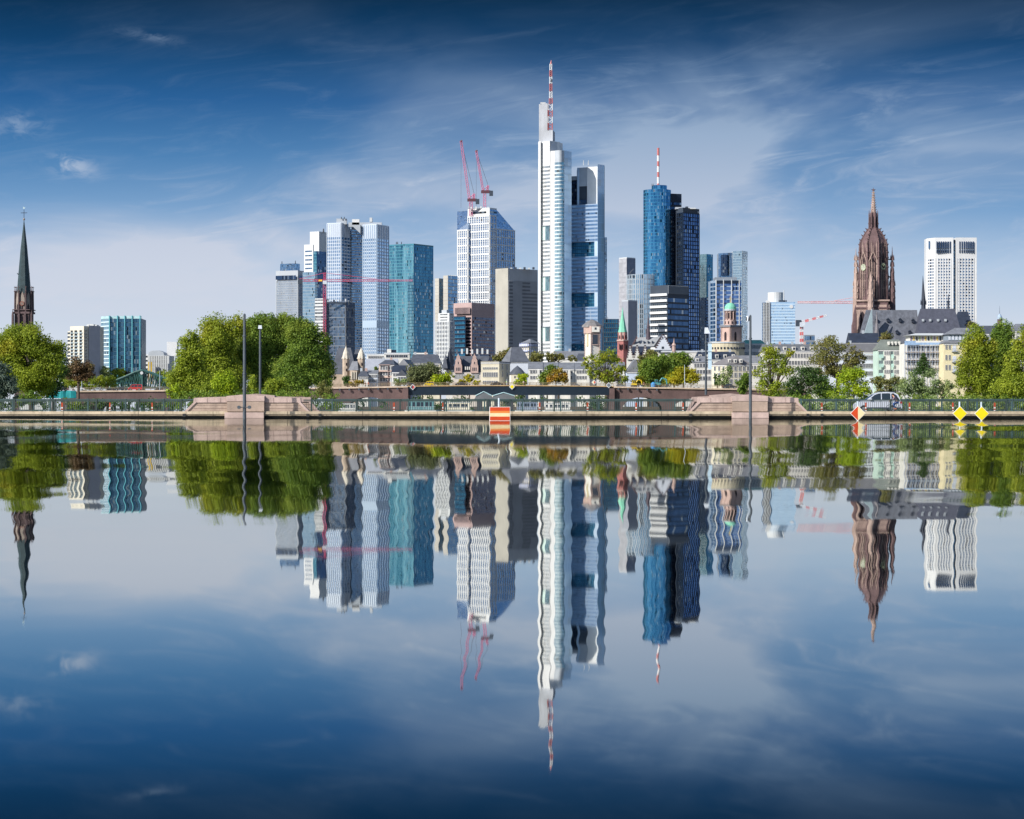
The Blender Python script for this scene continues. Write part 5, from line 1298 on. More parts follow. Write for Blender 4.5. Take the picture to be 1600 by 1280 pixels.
MB().prism([(x(547), Y - 3), (x(559), Y - 4), (x(562), Y + 2), (x(549), Y + 3)], 1.2, z(579)).build('choir', tst, t)
roof(t, [(x(546), Y - 2), (x(560), Y - 4), (x(563), Y + 4), (x(549), Y + 5)], z(579), z(564.5), 'hip', slateL, name='choir_roof')
for px in (550, 553.5, 557):
    MB().box(x(px), x(px + 1.5), Y - 4.3, Y - 3, z(593), z(581)).build('buttress', lime, t); MB().box(x(px + 1.8), x(px + 2.9), Y - 3.8, Y - 2.9, z(592), z(583)).build('choir_window', dsh, t)

# ---- row behind and along the quay ----------------------------------
Y = 1200
house('long white flat building with a row of dark windows under the tall ribbed towers', fr(573, 604, Y, 12), Y, 554.5, 554, rw, lgrey, 'flat', (560.5,), 9, wh=1.3, ww=.9, cat='building')
house('white flat building with wide black windows, under the teal mirrored tower', fr(600, 640, Y - 5, 12), Y, 553, 552.5, rw, lgrey, 'flat', (559,), 5, wh=1.3, ww=2.2, cat='building')
t = thing('roof_hut', 'white lift hut with dark doorway on the flat roof by the teal tower', 'roof hut', (PX(609, Y), Y + 2, PZ(552.4, Y)), None)
MB().box(PX(604.5, Y), PX(611, Y), Y + 1, Y + 5, PZ(552.3, Y), PZ(545.5, Y)).build('wall', rw, t); MB().box(PX(611.3, Y), PX(618.5, Y), Y + 1.5, Y + 5, PZ(552.3, Y), PZ(546.8, Y)).build('plant_box', navy, t)
Y = 1150
house('broad pale-roofed hall behind the pinkish three-storey house', fr(571, 620, Y, 18), Y, 578, 560, rb, mat('pale_roof', (.36, .38, .43), .6, var=.1), 'gable', (), 0, cat='building')
Y = 1000
t_ = house('pinkish stone three-storey house with brown stringcourses, left of the white gable', [(PX(592, Y), Y + 1), (PX(616, Y), Y), (PX(622, Y), Y + 12), (PX(598, Y), Y + 13)], Y, 570, 562, mat('pink_render', (.58, .46, .39), .85, var=.12, scale=.3), slate, 'hip', (578, 586.5, 596), 5, ww=.9, wh=1.5, chim=2)
g = MB()
for zz in (570.5, 581, 590.5): g.box(PX(591.8, Y), PX(616.2, Y), Y - .2, Y + .9, PZ(zz, Y), PZ(zz - .8, Y))
g.build('stringcourse', rp, t_); MB().box(PX(606, Y), PX(607.5, Y), Y - .12, Y + .5, 1.2, PZ(571, Y)).build('downpipe', brn, t_)
house('big white gable-fronted house, its blank slope facing the river', [(PX(612, Y), Y + 8), (PX(647, Y), Y + 4), (PX(655, Y), Y + 22), (PX(620, Y), Y + 26)], Y, 581, 560.5, rb, slateL, 'gfront', (), 0)
house('small white house with steep dark roof in front of the big white gable', [(PX(613, Y), Y - 4), (PX(633, Y), Y - 4), (PX(636, Y), Y + 3), (PX(616, Y), Y + 4)], Y, 582, 571, rw, slateD, 'gable', (588, 595), 4, ww=.8, wh=1.2)
house('little white cottage with one small dark gable beside the small steep-roofed house', [(PX(622, Y), Y - 9), (PX(637, Y), Y - 9), (PX(639, Y), Y - 3), (PX(624, Y), Y - 3)], Y, 588, 578, rb, slate, 'gfront', (594,), 3, ww=.8, wh=1.2)
house('low white house cluster with grey attic roof, between the stone church and pink house', fr(560, 575, Y - 6, 8), Y - 6, 588, 579, rw, slate, 'hip', (592,), 5, ww=.7, wh=1.1, chim=2)
house('white narrow house with bay window, directly left of the pinkish stone house', fr(574, 590, Y - 3, 9), Y - 3, 584, 578, rb, slateL, 'gable', (590, 597), 5, ww=.8, wh=1.2, chim=1)
# ochre building behind grey trees
Y = 1100
house('long ochre building with grey slate roof above the grey-green trees', fr(640, 688, Y, 14), Y, 568, 553, rc, slate, 'hip', (572.5, 580.5), 12, ww=.9, wh=1.5, chim=3, rin=.12)
house('white flat-roofed annexe with round tank, behind the long ochre building', fr(646, 668, Y + 30, 10), Y + 30, 553, 552, rw, rw, 'flat', (), 0)
t = thing('slate_turret', 'tall narrow dark slate turret roof between the ochre building and stepped gables', 'turret', (PX(702, Y - 30), Y - 30, 1.2))
Y = 1060
MB().prism([(PX(697, Y), Y), (PX(711, Y), Y), (PX(711, Y), Y + 8), (PX(697, Y), Y + 8)], 1.2, PZ(578, Y)).build('wall', rw, t)
roof(t, [(PX(695, Y), Y - 1), (PX(703.5, Y), Y - 1), (PX(711, Y), Y + 6), (PX(702, Y), Y + 8)], PZ(578, Y), PZ(541, Y), 'pyramid', slateD)
roof(t, [(PX(691.5, Y), Y - 3), (PX(699, Y), Y - 3), (PX(700, Y), Y + 3), (PX(693, Y), Y + 3)], PZ(576, Y), PZ(552, Y), 'pyramid', slate, name='side_roof')
# rosy gabled hall
Y = 1020
t = thing('gabled_hall', 'rosy stone hall with two curved gables and slate roof above pale arcade', 'building', (PX(728, Y), Y + 6, 1.2), 'houses of the old town')
MB().prism(fr(707, 752, Y, 14), 1.2, PZ(582, Y)).build('wall', mat('arcade_stone', (.62, .56, .50), .85, var=.1), t)
slab_roof(714, 765, 709, 757, 556.5, 582, Y + .5, slate, dy=13)
for c0 in (716, 741.3):
    pr_ = [(-6, 583), (-6, 572), (-4.6, 568), (-4.4, 563), (-3, 560.5), (-2.6, 557), (-1.2, 555.5), (0, 552.5), (1.2, 555.5), (2.6, 557), (3, 560.5), (4.4, 563), (4.6, 568), (6, 572), (6, 583)]
    o = MB().poly_y([(PX(c0 + a, Y), PZ(b, Y)) for a, b in pr_], Y - .8, Y + .3).build('curved_gable', rp, t)
    for s in (-2.5, 0, 2.5):
        MB().box(PX(c0 + s - .6, Y), PX(c0 + s + .6, Y), Y - .9, Y - .78, PZ(579.5, Y), PZ(574.5, Y)).build('window', dkwin, o)
    MB().box(PX(c0 - .6, Y), PX(c0 + .6, Y), Y - .9, Y - .78, PZ(569, Y), PZ(565.5, Y)).build('window', dkwin, o)
    slb = MB(); slb.quad([(PX(c0 + 6, Y), Y + .3, PZ(572, Y)), (PX(c0 + 9, Y), Y + 3, PZ(572, Y)), (PX(c0 + 2, Y), Y + 5, PZ(556, Y)), (PX(c0 + .5, Y), Y + .3, PZ(554, Y))]); slb.quad([(PX(c0 - 6, Y), Y + .3, PZ(572, Y)), (PX(c0 - .5, Y), Y + .3, PZ(554, Y)), (PX(c0 - 2, Y), Y + 5, PZ(556, Y)), (PX(c0 - 9, Y), Y + 3, PZ(572, Y))]); slb.build('gable_roof', slateD, t)
for s in (726.5, 729.5, 732.5): MB().box(PX(s, Y), PX(s + 1.6, Y), Y - .2, Y + 2, PZ(578, Y), PZ(573, Y)).build('dormer', rw, t)
wins(t, (PX(707, Y), Y), (PX(751, Y), Y), [PZ(591.5, Y)], 15, .9, 1.7)
# pale palace block with crenellated cornice
Y = 960; P = [(PX(751.5, Y), Y + 1), (PX(780, Y), Y), (PX(797, Y), Y + 12), (PX(770, Y), Y + 14)]
t = house('cream palace block with fine cornice and three rows of tall windows, before the pyramid roof', P, Y, 566.5, 566, rc, slateL, 'flat', (), 0, cat='building')
wins(t, P[0], P[1], [PZ(577, Y)], 7, .55, .8); wins(t, P[0], P[1], [PZ(589, Y)], 7, .6, 1.9); wins(t, P[0], P[1], [PZ(599.5, Y)], 7, .6, 1.2)
wins(t, P[1], P[2], [PZ(577, Y), PZ(589, Y)], 2, 1.0, 1.8, arch=True)
g = MB()
for k in range(15):
    for a, b in ((P[0], P[1]),):
        (nx, ny), L, (ex, ey) = offs(a, b, .3); s0 = L * k / 15; q = lambda s: (a[0] + ex * s + nx, a[1] + ey * s + ny)
        g.prism([q(s0), q(s0 + L / 30), (q(s0 + L / 30)[0], q(s0)[1] + .6), (q(s0)[0], q(s0)[1] + .6)], PZ(566.5, Y), PZ(564.8, Y))
g.build('crenellation', rc, t)
# pyramid-roofed hall with its round chapel
Y = 985
P = [(PX(783, Y), Y + 4), (PX(797, Y), Y), (PX(828, Y), Y + 2), (PX(822, Y), Y + 18)]
t = house('white hall with tall truncated dark slate roof, next to the cream palace block', fr(795, 826.5, Y, 14), Y, 565.5, 565, rb, slateL, 'flat', (), 0, cat='building')
g = MB(); g.prism([(PX(783, Y), Y - .6), (PX(828, Y), Y - .6), (PX(828, Y), Y + 15), (PX(790, Y), Y + 16)], PZ(565.5, Y), PZ(542, Y), [(PX(798.5, Y), Y + 5), (PX(814.5, Y), Y + 5), (PX(814.5, Y), Y + 9), (PX(799, Y), Y + 9)]); g.build('roof', slate, t)
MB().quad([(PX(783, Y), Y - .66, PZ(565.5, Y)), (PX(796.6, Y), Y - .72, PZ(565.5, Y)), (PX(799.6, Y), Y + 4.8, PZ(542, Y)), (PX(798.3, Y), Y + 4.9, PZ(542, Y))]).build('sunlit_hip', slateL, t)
t = thing('round_chapel', 'small round white chapel with dark cone roof, in front of the truncated roof', 'chapel', (PX(808, 960), 960, 1.2))
Y = 958; MB().lathe(PX(808.5, Y), Y + 4, [(3.4, 1.2), (3.4, PZ(585, Y))], 20).build('wall', rw, t); MB().lathe(PX(808.5, Y), Y + 4, [(3.9, PZ(585, Y)), (1.7, PZ(576, Y)), (.05, PZ(571, Y))], 24).build('roof', slate, t, smooth=True)
MB().box(PX(798.5, Y), PX(809, Y), Y - .2, Y + 4, 1.2, PZ(586.2, Y)).build('porch', rc, t); MB().box(PX(803.5, Y), PX(805.5, Y), Y - .3, Y, PZ(591, Y), PZ(587.5, Y)).build('window', dkwin, t)
# wrapped scaffold tower
Y = 1120; t = thing('scaffolded_tower', 'stone tower wrapped in pale blue scaffold sheets with low pyramid cap', 'tower', (PX(827, Y), Y, 1.2))
P = rect(814, 826, 841, Y, 40); MB().prism(P, 1.2, PZ(537, Y)).build('wall', rc, t)
roof(t, rect(815, 829, 842, Y - .5, 40), PZ(536, Y), PZ(529, Y), 'pyramid', slateL)
g = MB()
for a, b in ((P[0], P[1]), (P[1], P[2])):
    (nx, ny), L, (ex, ey) = offs(a, b, 1.0)
    for k in range(5): q = (a[0] + ex * L * k / 4 + nx, a[1] + ey * L * k / 4 + ny); g.tube((*q, 1.2), (*q, PZ(535, Y)), .09, .09, 4)
    for r_ in range(8): zz = PZ(537 + r_ * 4.2, Y); g.tube((a[0] + nx, a[1] + ny, zz), (b[0] + nx, b[1] + ny, zz), .09, .09, 4)
g.build('scaffold', mat('scaffold_blue', (.30, .36, .55), .6), t)
for zz, hh in ((541, 3.5), (549, 2.0)): MB().prism([(p[0] + (-.9 if i in (0,) else .0), p[1] - 1.1) for i, p in enumerate(P)], PZ(zz, Y), PZ(zz - hh, Y)).build('sheeting', mat('sheet_violet', (.52, .55, .70), .6, var=.2, scale=.6), t)

# white row houses on the quay
Y = 940
for i, (a, b, e, r_, lab) in enumerate(((826, 848, 576.5, 565, 'leftmost white row house, right of the round chapel'), (848.5, 872, 577, 565.5, 'second white row house from the left, behind the orange-green tree'),
        (872.5, 897, 577, 566, 'third white row house from the left, between the two riverside trees'), (897.5, 930, 577, 566, 'fourth white row house, half hidden by the airy light green tree'), (930.5, 976, 577.5, 565, 'last white row house, ending in the pale blue gable wall'))):
    t = house(lab + ', grey slate roof', fr(a, b, Y + i * .3, 12), Y, e, r_, rw, slateL, 'gable', (583.5, 592.5), max(4, int((b - a) / 5)), ww=.8, wh=1.3, chim=0)
    for k in range(1): c0 = a + (b - a) * .6; MB().box(PX(c0, Y), PX(c0 + 4, Y), Y - 1.2, Y, 1.2, PZ(e + 1.5, Y)).build('bay', rw, t)
house('pale blue gable wall of the tall house ending the white row', [(PX(978, Y), Y - 6), (PX(1004, Y), Y - 6), (PX(1004, Y), Y + 14), (PX(978, Y), Y + 14)], Y, 582, 562, mat('sky_render', (.50, .58, .72), .85, var=.05), slateL, 'gfront', (), 0)
house('grey roofed long house with a dark gable, seen over the white row', fr(867, 914, 1080, 12), 1080, 560, 548, rw, slateL, 'gable', (), 0, chim=1)
house('short dark-roofed house between the long grey roof and white toll tower', fr(900, 918, 1060, 12), 1060, 563, 552, rb, slate, 'hip', (), 0)

# toll tower
Y = 985; x = lambda p: PX(p, Y); z = lambda p: PZ(p, Y)
t = thing('toll_tower', 'white tower with brown quoins and flared slate cap, before the tallest tower', 'tower', (x(926), Y + 4, 1.2))
P = [(x(914), Y + 2.5), (x(923.6), Y), (x(937.4), Y + 1.2), (x(936), Y + 8), (x(916), Y + 9)]
MB().prism(P, 1.2, z(511)).build('wall', rw, t)
MB().prism([(x(912.2), Y + 2.2), (x(923.6), Y - .6), (x(939), Y + .9), (x(938), Y + 9), (x(914), Y + 9.6)], z(521), z(509.5)).build('upper_storey', rp, t)
for a, b in ((924.6, 936.6),): MB().box(x(a), x(b), Y - .9, Y - .3, z(519), z(510.5)).build('white_field', rw, t)
for a in (913.2, 922.6, 936.4):
    for k in range(16): MB().box(x(a), x(a + (1.9 if k % 2 else 1.3)), (Y - .32) if a > 915 else Y + 2.2, Y + 3, z(522 + k * 2.6 + 1.6), z(522 + k * 2.6)).build('quoin', rp, t)
MB().box(x(925.8), x(934.2), Y - .12, Y + .3, z(538), z(522.5)).build('dark_panel', dkwin, t); MB().box(x(925), x(935), Y - .06, Y + .4, z(539), z(521.5)).build('panel_frame', rp, t)
MB().box(x(929), x(932), Y - .98, Y - .9, z(515.4), z(511.8)).build('window', dkwin, t)
MB().box(x(916.7), x(919.3), Y + 1.0, Y + 1.9, z(541), z(514)).build('gauge_board', ry, t)
MB().lathe(x(925.6), Y + 4.5, [(4.9, z(511)), (4.5, z(507.6)), (2.2, z(501.5)), (.2, z(498.6))], 8, R(22.5)).build('roof', mat('cap_slate', (.20, .19, .19), .6, var=.2, scale=.8), t)
MB().tube((x(923.6), Y + 4, z(499)), (x(923.4), Y + 4, z(482.5)), .09, .05, 5).build('flagpole', lgrey, t)

# small red church with green spire
Y = 1080; x = lambda p: PX(p, Y); z = lambda p: PZ(p, Y)
t = thing('small_church', 'small red sandstone church tower with slender pale green copper spire', 'church tower', (x(973.5), Y + 4, 1.2))
cx, cy = x(973.3), Y + 3.2; crim = mat('crimson_sandstone', (.38, .15, .14), .85, var=.2, scale=.5)
MB().prism([(x(964.6), Y + 1), (x(974), Y - .6), (x(981.8), Y + 1), (x(981), Y + 7), (x(966), Y + 7)], 1.2, z(532)).build('tower', crim, t)
MB().prism([(x(963.8), Y + .8), (x(974), Y - 1), (x(982.6), Y + .8), (x(982), Y + 8), (x(965), Y + 8)], z(533), z(531)).build('cornice', rp, t)
MB().prism(ngon(2.15), z(532), z(518.5)).build('octagon', rp, t)
for k in range(8):
    c0 = ngon(2.2)[k]; MB().tube((*c0, z(532)), (*c0, z(519)), .24, .2, 5).build('shaft', crim, t)
    a = R(45) * k; MB().tube((cx + 2.02 * math.cos(a), cy + 2.02 * math.sin(a), z(529)), (cx + 2.02 * math.cos(a), cy + 2.02 * math.sin(a), z(524)), .42, .3, 6).build('opening', dsh, t)
MB().lathe(cx, cy, [(2.35, z(519)), (1.9, z(514)), (.7, z(494)), (.05, z(480))], 8, R(22.5)).build('spire', copper, t)
for px in (967.5, 971, 976.5, 979.5): MB().box(x(px), x(px + 1.3), Y - .9, Y + .9, z(546), z(538)).build('opening', dsh, t)

# stepped-gable town hall
Y = 1060; x = lambda p: PX(p, Y); z = lambda p: PZ(p, Y)
t = thing('town_hall', 'old town hall with stepped gables, pale roof and three small pointed front gables', 'town hall', (x(1015), Y + 8, 1.2))
rf = mat('pale_slate', (.33, .34, .35), .6, var=.15, scale=.5)
MB().prism(fr(988, 1048, Y + 4, 12), 1.2, z(550)).build('wall', rw, t)
g = MB(); g.quad([(x(988), Y + 3, z(541)), (x(1022), Y + 3, z(541)), (x(1033.5), Y + 9, z(525)), (x(996.5), Y + 9, z(526.5))]); g.quad([(x(996.5), Y + 9, z(526.5)), (x(1033.5), Y + 9, z(525)), (x(1030), Y + 15, z(541)), (x(990), Y + 15, z(541))]); g.build('roof', rf, t)
for k in range(5): MB().box(x(993 + k * 6.6), x(994.2 + k * 6.6), Y + 4.2, Y + 6, z(536), z(532)).build('dormer', slateD, t)
redst = mat('gable_edge', (.12, .08, .09), .8)
def stepped(pa, pm, pb, base, top, yy, n=7, wall=rb, right=True):
    pts = [(pa, base)]
    for k in range(n):
        u0 = pa + (pm - pa) * k / n; u1 = pa + (pm - pa) * (k + 1) / n; v1 = base + (top - base) * (k + 1) / n; pts += [(u0, v1), (u1, v1)]
    for k in range(n):
        u0 = pm + (pb - pm) * k / n; u1 = pm + (pb - pm) * (k + 1) / n; v0 = top + (base - top) * k / n; pts += [(u0, v0), (u1, v0)]
    pts.append((pb, base))
    o = MB().poly_y([(PX(a, yy), PZ(b, yy)) for a, b in pts], yy, yy + .9).build('stepped_gable', wall, t)
    g = MB()
    for k in range(1, len(pts) - 1):
        if k % 2 == 1 or True:
            a, b = pts[k]; g.box(PX(a - .7, yy), PX(a + .7, yy), yy - .15, yy + 1.05, PZ(b + .2, yy), PZ(b - 1.5, yy))
    g.build('gable_steps', redst, o); return o
stepped(1024, 1036.5, 1049, 547, 524, Y + 2, 7)
for px, py, a, b in ((1036, 530, 1.4, 3.6), (1036, 545, 3.6, 3.6)): MB().box(x(px - a / 2), x(px + a / 2), Y + 1.9, Y + 2, z(py), z(py - b)).build('window', dkwin, t)
g = MB()
for k in range(8): a = 984 + k * 1.5; b = 546 - k * 2.8; g.box(x(a), x(a + 2), Y + 4, Y + 5, z(b + 3), z(b - 1.2))
g.build('gable_steps', redst, t)
for c0 in (984.5, 995.5, 1008): stepped(c0 - 5, c0, c0 + 5, 562, 541, Y - 4, 6, rw)
MB().prism(fr(980, 1014, Y - 3.2, 6), 1.2, z(561)).build('front_wall', rw, t)
g = MB(); g.quad([(x(986), Y - 3, z(556)), (x(1012), Y - 3, z(556)), (x(1018), Y + 3, z(541)), (x(990), Y + 3, z(541))]); g.build('front_roof', slateD, t)
g = MB(); g.tube((x(1014.5), Y + 8, z(530)), (x(1014.5), Y + 8, z(510)), 1.15, .7, 8); g.tube((x(1014.5), Y + 8, z(510)), (x(1014.5), Y + 8, z(505)), .9, .5, 8); g.tube((x(1014.5), Y + 8, z(505)), (x(1015), Y + 8, z(489)), .4, .05, 6); g.build('ridge_turret', mat('turret_brown', (.09, .07, .09), .7), t)
g = MB(); g.tube((x(1053), Y, z(550)), (x(1053), Y, z(540)), .9, .8, 8); g.tube((x(1053), Y, z(540)), (x(1053), Y, z(536)), 1.2, .5, 8); g.tube((x(1053), Y, z(536)), (x(1053.2), Y, z(528)), .4, .04, 6); g.build('corner_turret', rp, t)

# domed round church
Y = 1200; x = lambda p: PX(p, Y); z = lambda p: PZ(p, Y)
t = thing('domed_church', 'oval church with square pink belfry, pillared drum and green copper dome', 'church', (x(1140), Y + 8, 1.2))
cx, cy = x(1143), Y + 10
MB().lathe(x(1137), Y + 7, [(9.6, 1.2), (9.6, z(535.5)), (9.0, z(534))], 28, sy=.9).build('oval_hall', mat('hall_stone', (.58, .52, .38), .85, var=.1, scale=.3), t)
MB().lathe(x(1137), Y + 7, [(9.95, z(536.3)), (9.95, z(534.4))], 28, sy=.9).build('cornice', lgrey, t)
for k in range(15):
    a = R(196 + k * 10.5); MB().box(x(1137) + 9.68 * math.cos(a) - .42, x(1137) + 9.68 * math.cos(a) + .42, Y + 7 + 8.75 * math.sin(a) - .2, Y + 7 + 8.75 * math.sin(a) + .3, z(545.5), z(542.5)).build('window', dkwin, t)
P = rect(1127.5, 1141.5, 1161, Y, 42); P = [(x(1127.6), Y + 5), (x(1141), Y), (x(1160.6), Y + 6), (x(1147), Y + 14)]
MB().prism(P, 1.2, z(511)).build('belfry', rp, t)
Pc = [(x(1125.2), Y + 5), (x(1141), Y - .8), (x(1162.6), Y + 6), (x(1147), Y + 15)]
MB().prism(Pc, z(511), z(508)).build('cornice', slateL, t)
window_m = dsh
for a, b, s in ((P[0], P[1], .5), (P[1], P[2], .45)):
    (nx, ny), L, (ex, ey) = offs(a, b, .08); w_ = .8; c0 = (a[0] + ex * L * s + nx, a[1] + ey * L * s + ny); q = lambda d, zz: (c0[0] + ex * d, c0[1] + ey * d, zz)
    MB().quad([q(-w_, z(532)), q(w_, z(532)), q(w_, z(521)), (q(w_ * .6, z(519))), q(0, z(518)), q(-w_ * .6, z(519)), q(-w_, z(521))]).build('bell_opening', dsh, t)
    g = MB()
    for d in (-L * .46, L * .46 - .3):
        qq = [(c0[0] + ex * (d + L * (.5 - s)), c0[1] + ey * (d + L * (.5 - s))), (c0[0] + ex * (d + .5 + L * (.5 - s)), c0[1] + ey * (d + .5 + L * (.5 - s)))]
        g.prism([(qq[0][0] + nx * 2, qq[0][1] + ny * 2), (qq[1][0] + nx * 2, qq[1][1] + ny * 2), qq[1], qq[0]], z(534), z(511))
    g.build('pilaster', rrL, t)
cx, cy = x(1143.2), Y + 7
MB().lathe(cx, cy, [(3.2, z(508)), (3.2, z(499.5)), (2.5, z(499.5)), (2.5, z(484.5))], 16).build('drum', rp, t)
MB().lathe(cx, cy, [(3.3, z(485)), (3.3, z(482.5))], 20).build('cornice', lgrey, t)
for k in range(10):
    a = k * .628 + .2; MB().tube((cx + 2.85 * math.cos(a), cy + 2.85 * math.sin(a), z(499)), (cx + 2.85 * math.cos(a), cy + 2.85 * math.sin(a), z(485)), .3, .26, 8).build('column', rp, t)
    a += .314; MB().tube((cx + 2.45 * math.cos(a), cy + 2.45 * math.sin(a), z(497)), (cx + 2.45 * math.cos(a), cy + 2.45 * math.sin(a), z(488)), .42, .4, 6).build('opening', dsh, t)
    MB().tube((cx + 3.12 * math.cos(a), cy + 3.12 * math.sin(a), z(505.5)), (cx + 3.12 * math.cos(a), cy + 3.12 * math.sin(a), z(501.5)), .36, .34, 6).build('opening', dsh, t)
MB().lathe(cx, cy, [(3.15, z(482.6)), (3.0, z(478.5)), (2.3, z(475)), (1.2, z(472.8)), (.2, z(472.2))], 20).build('dome', copper, t, smooth=True)
g = MB(); g.tube((cx, cy, z(472.5)), (cx, cy, z(461.5)), .28, .12, 6); g.tube((cx - .7, cy, z(465)), (cx + .7, cy, z(465)), .13, .13, 4); g.lathe(cx, cy, [(.1, z(468.5)), (.5, z(467.3)), (.1, z(466))], 8); g.build('gilded_cross', mat('gilding', (.75, .55, .25), .35, metal=.6), t)

# houses right of centre
house('long white flat-roofed building behind the green trees, left of the domed church', fr(1035, 1112, 1130, 12), 1130, 549.5, 549, rw, lgrey, 'flat', (), 0, cat='building')
house('dark blue slate roofed house with white dormers, just under the oval church hall', fr(1088, 1153, 1060, 12), 1060, 562, 549, rw, slateD, 'hip', (572,), 8, ww=.9, wh=1.4, chim=3, dorm=5, rin=.08)
house('cream house with tall chimneyless slate roof, behind the lamp post with the banner', fr(1082, 1113, 985, 12), 985, 566.5, 556, rw, slateL, 'hip', (574, 584, 594), 6, ww=.9, wh=1.6, dorm=2)
P = [(PX(1114, 960), 966), (PX(1136, 960), 960), (PX(1176, 960), 963), (PX(1160, 960), 976)]
t = house('cream house with broad grey hipped roof and white dormers, right of the banner post', P, 960, 570, 556, rc, mat('warm_slate', (.19, .18, .185), .65, var=.12, scale=.5), 'hip', (579, 589, 599), 3, 5, ww=.9, wh=1.7, dorm=0)
for px in (1138.5, 1147, 1156): 
    d = MB().box(PX(px, 960), PX(px + 4.2, 960), 960.6, 964, PZ(567, 960), PZ(561, 960)).build('dormer', rw, t); MB().box(PX(px + 1.2, 960), PX(px + 3, 960), 960.5, 960.6, PZ(566, 960), PZ(562.5, 960)).build('pane', dkwin, t)
Y = 1000
house('white house wing with grey roof, right behind the slim spotlight pole', fr(1150, 1190, Y, 12), Y, 568, 555, rw, slateL, 'gable', (577, 586), 7, ww=.8, wh=1.5)
house('long white house with dark attic windows behind the airy and dark green trees', fr(1192, 1290, Y, 14), Y, 549.5, 537, rw, mat('attic_slate', (.14, .15, .165), .6, var=.15), 'hip', (559, 570, 581), 18, ww=.8, wh=1.7, chim=5, dorm=7, rin=.04)
house('bluish white house with grey roof and paired windows, between brown tree and green house', fr(1290, 1372, 918, 10), 918, 551, 536, rb, mat('dull_slate', (.15, .15, .16), .6, var=.12), 'gable', (562, 575, 587), 15, ww=1.0, wh=1.7, chim=1)
# green and white house with balconies
Y = 905; P = fr(1371.5, 1416, Y, 12)
t = house('mint green and white apartment house with grey roof and small dormers', P, Y, 547, 530, rg, mat('green_slate', (.17, .19, .17), .65, var=.15), 'hip', (), 0, dorm=0, rin=.2)
for a, b in ((1381, 1391), (1396.5, 1406.5)): MB().box(PX(a, Y), PX(b, Y), Y - .3, Y - .02, 1.2, PZ(548.5, Y)).build('white_bay', rw, t)
for zz in (554.5, 569, 583.5):
    for a in (1382.8, 1386.3, 1389.4, 1398.2, 1401.4, 1404.6): window(t, (PX(a, Y), Y - .3), (PX(a + 1, Y), Y - .3), 0, PZ(zz, Y), .55, 1.4)
    for a, b in ((1373, 1379.5), (1392, 1395.8), (1408, 1415)):
        MB().box(PX(a, Y), PX(b, Y), Y - .05, Y + .01, PZ(zz + .5, Y), PZ(zz - 5.5, Y)).build('loggia_opening', mat('loggia_shade', (.12, .16, .17), .7), t)
        MB().box(PX(a - .3, Y), PX(b + .3, Y), Y - 1.1, Y - .9, PZ(zz + 5, Y), PZ(zz - .4, Y)).build('balcony', mat('balcony_glass', (.42, .62, .56), .3), t)
for px in (1389, 1394.5, 1400, 1405.5): MB().box(PX(px, Y), PX(px + 2, Y), Y + 1.2, Y + 4, PZ(539, Y), PZ(533.5, Y)).build('dormer', rw, t)
# scaffolded house
Y = 890
t = thing('scaffolded_house', 'white house covered in blue scaffolding with yellow panels under a pale roof', 'house', (PX(1444, Y), Y + 6, 1.2), 'houses of the old town')
MB().prism(fr(1414, 1474, Y, 13), 1.2, PZ(537, Y)).build('wall', rw, t)
MB().prism(fr(1422, 1474, Y + 2, 10), PZ(537, Y), PZ(524, Y)).build('attic_storey', rw, t)
MB().prism([(PX(1418, Y), Y + .4), (PX(1476, Y), Y + .2), (PX(1476, Y), Y + 13), (PX(1418, Y), Y + 13)], PZ(524, Y), PZ(520.5, Y), [(PX(1433, Y), Y + 3), (PX(1476, Y), Y + 3), (PX(1476, Y), Y + 13), (PX(1433, Y), Y + 13)]).build('roof', offw, t)
cols = [mat('sheet_yellow', (.72, .5, .12), .6), mat('sheet_plum', (.3, .22, .28), .6), mat('sheet_olive', (.42, .44, .22), .6), dkwin]
for k in range(11):
    a = 1423.5 + k * 4.6; MB().box(PX(a, Y), PX(a + 2.3, Y), Y + 1.85, Y + 1.99, PZ(532, Y), PZ(525.5, Y)).build('attic_window', cols[(k * 3 + 1) % 4], t)
for zz in (542, 553, 564):
    for k in range(7):
        a = 1419.5 + k * 7.6; window(t, (PX(a, Y), Y), (PX(a + 1, Y), Y), 0, PZ(zz + 6.5, Y), 1.15, 2.1)
sb = mat('scaffold_steel', (.42, .50, .66), .5, metal=.2); pl = mat('scaffold_plank', (.46, .36, .34), .8); nb_ = mat('net_blue', (.30, .44, .66), .6, var=.2, scale=1.)
g = MB()
for k in range(15):
    xx = PX(1413 + k * 4.3, Y); g.tube((xx, Y - 1.3, 1.2), (xx, Y - 1.3, PZ(536, Y)), .05, .05, 4); g.tube((xx, Y - .3, 1.2), (xx, Y - .3, PZ(536, Y)), .04, .04, 4)
for r_ in (537.5, 541, 549, 552.5, 561, 565, 574): g.tube((PX(1412.5, Y), Y - 1.3, PZ(r_, Y)), (PX(1474, Y), Y - 1.3, PZ(r_, Y)), .05, .05, 4)
g.build('scaffold', sb, t)
for r_ in (550.5, 562.5, 574.5): MB().box(PX(1412.5, Y), PX(1474, Y), Y - 1.3, Y - .3, PZ(r_, Y) - .12, PZ(r_, Y)).build('scaffold_deck', pl, t)
for a, b, c, d in ((1412.5, 1430, 533, 539.5), (1430, 1474, 535.5, 539)): MB().box(PX(a, Y), PX(b, Y), Y - 1.42, Y - 1.36, PZ(d, Y), PZ(c, Y)).build('netting', nb_, t)
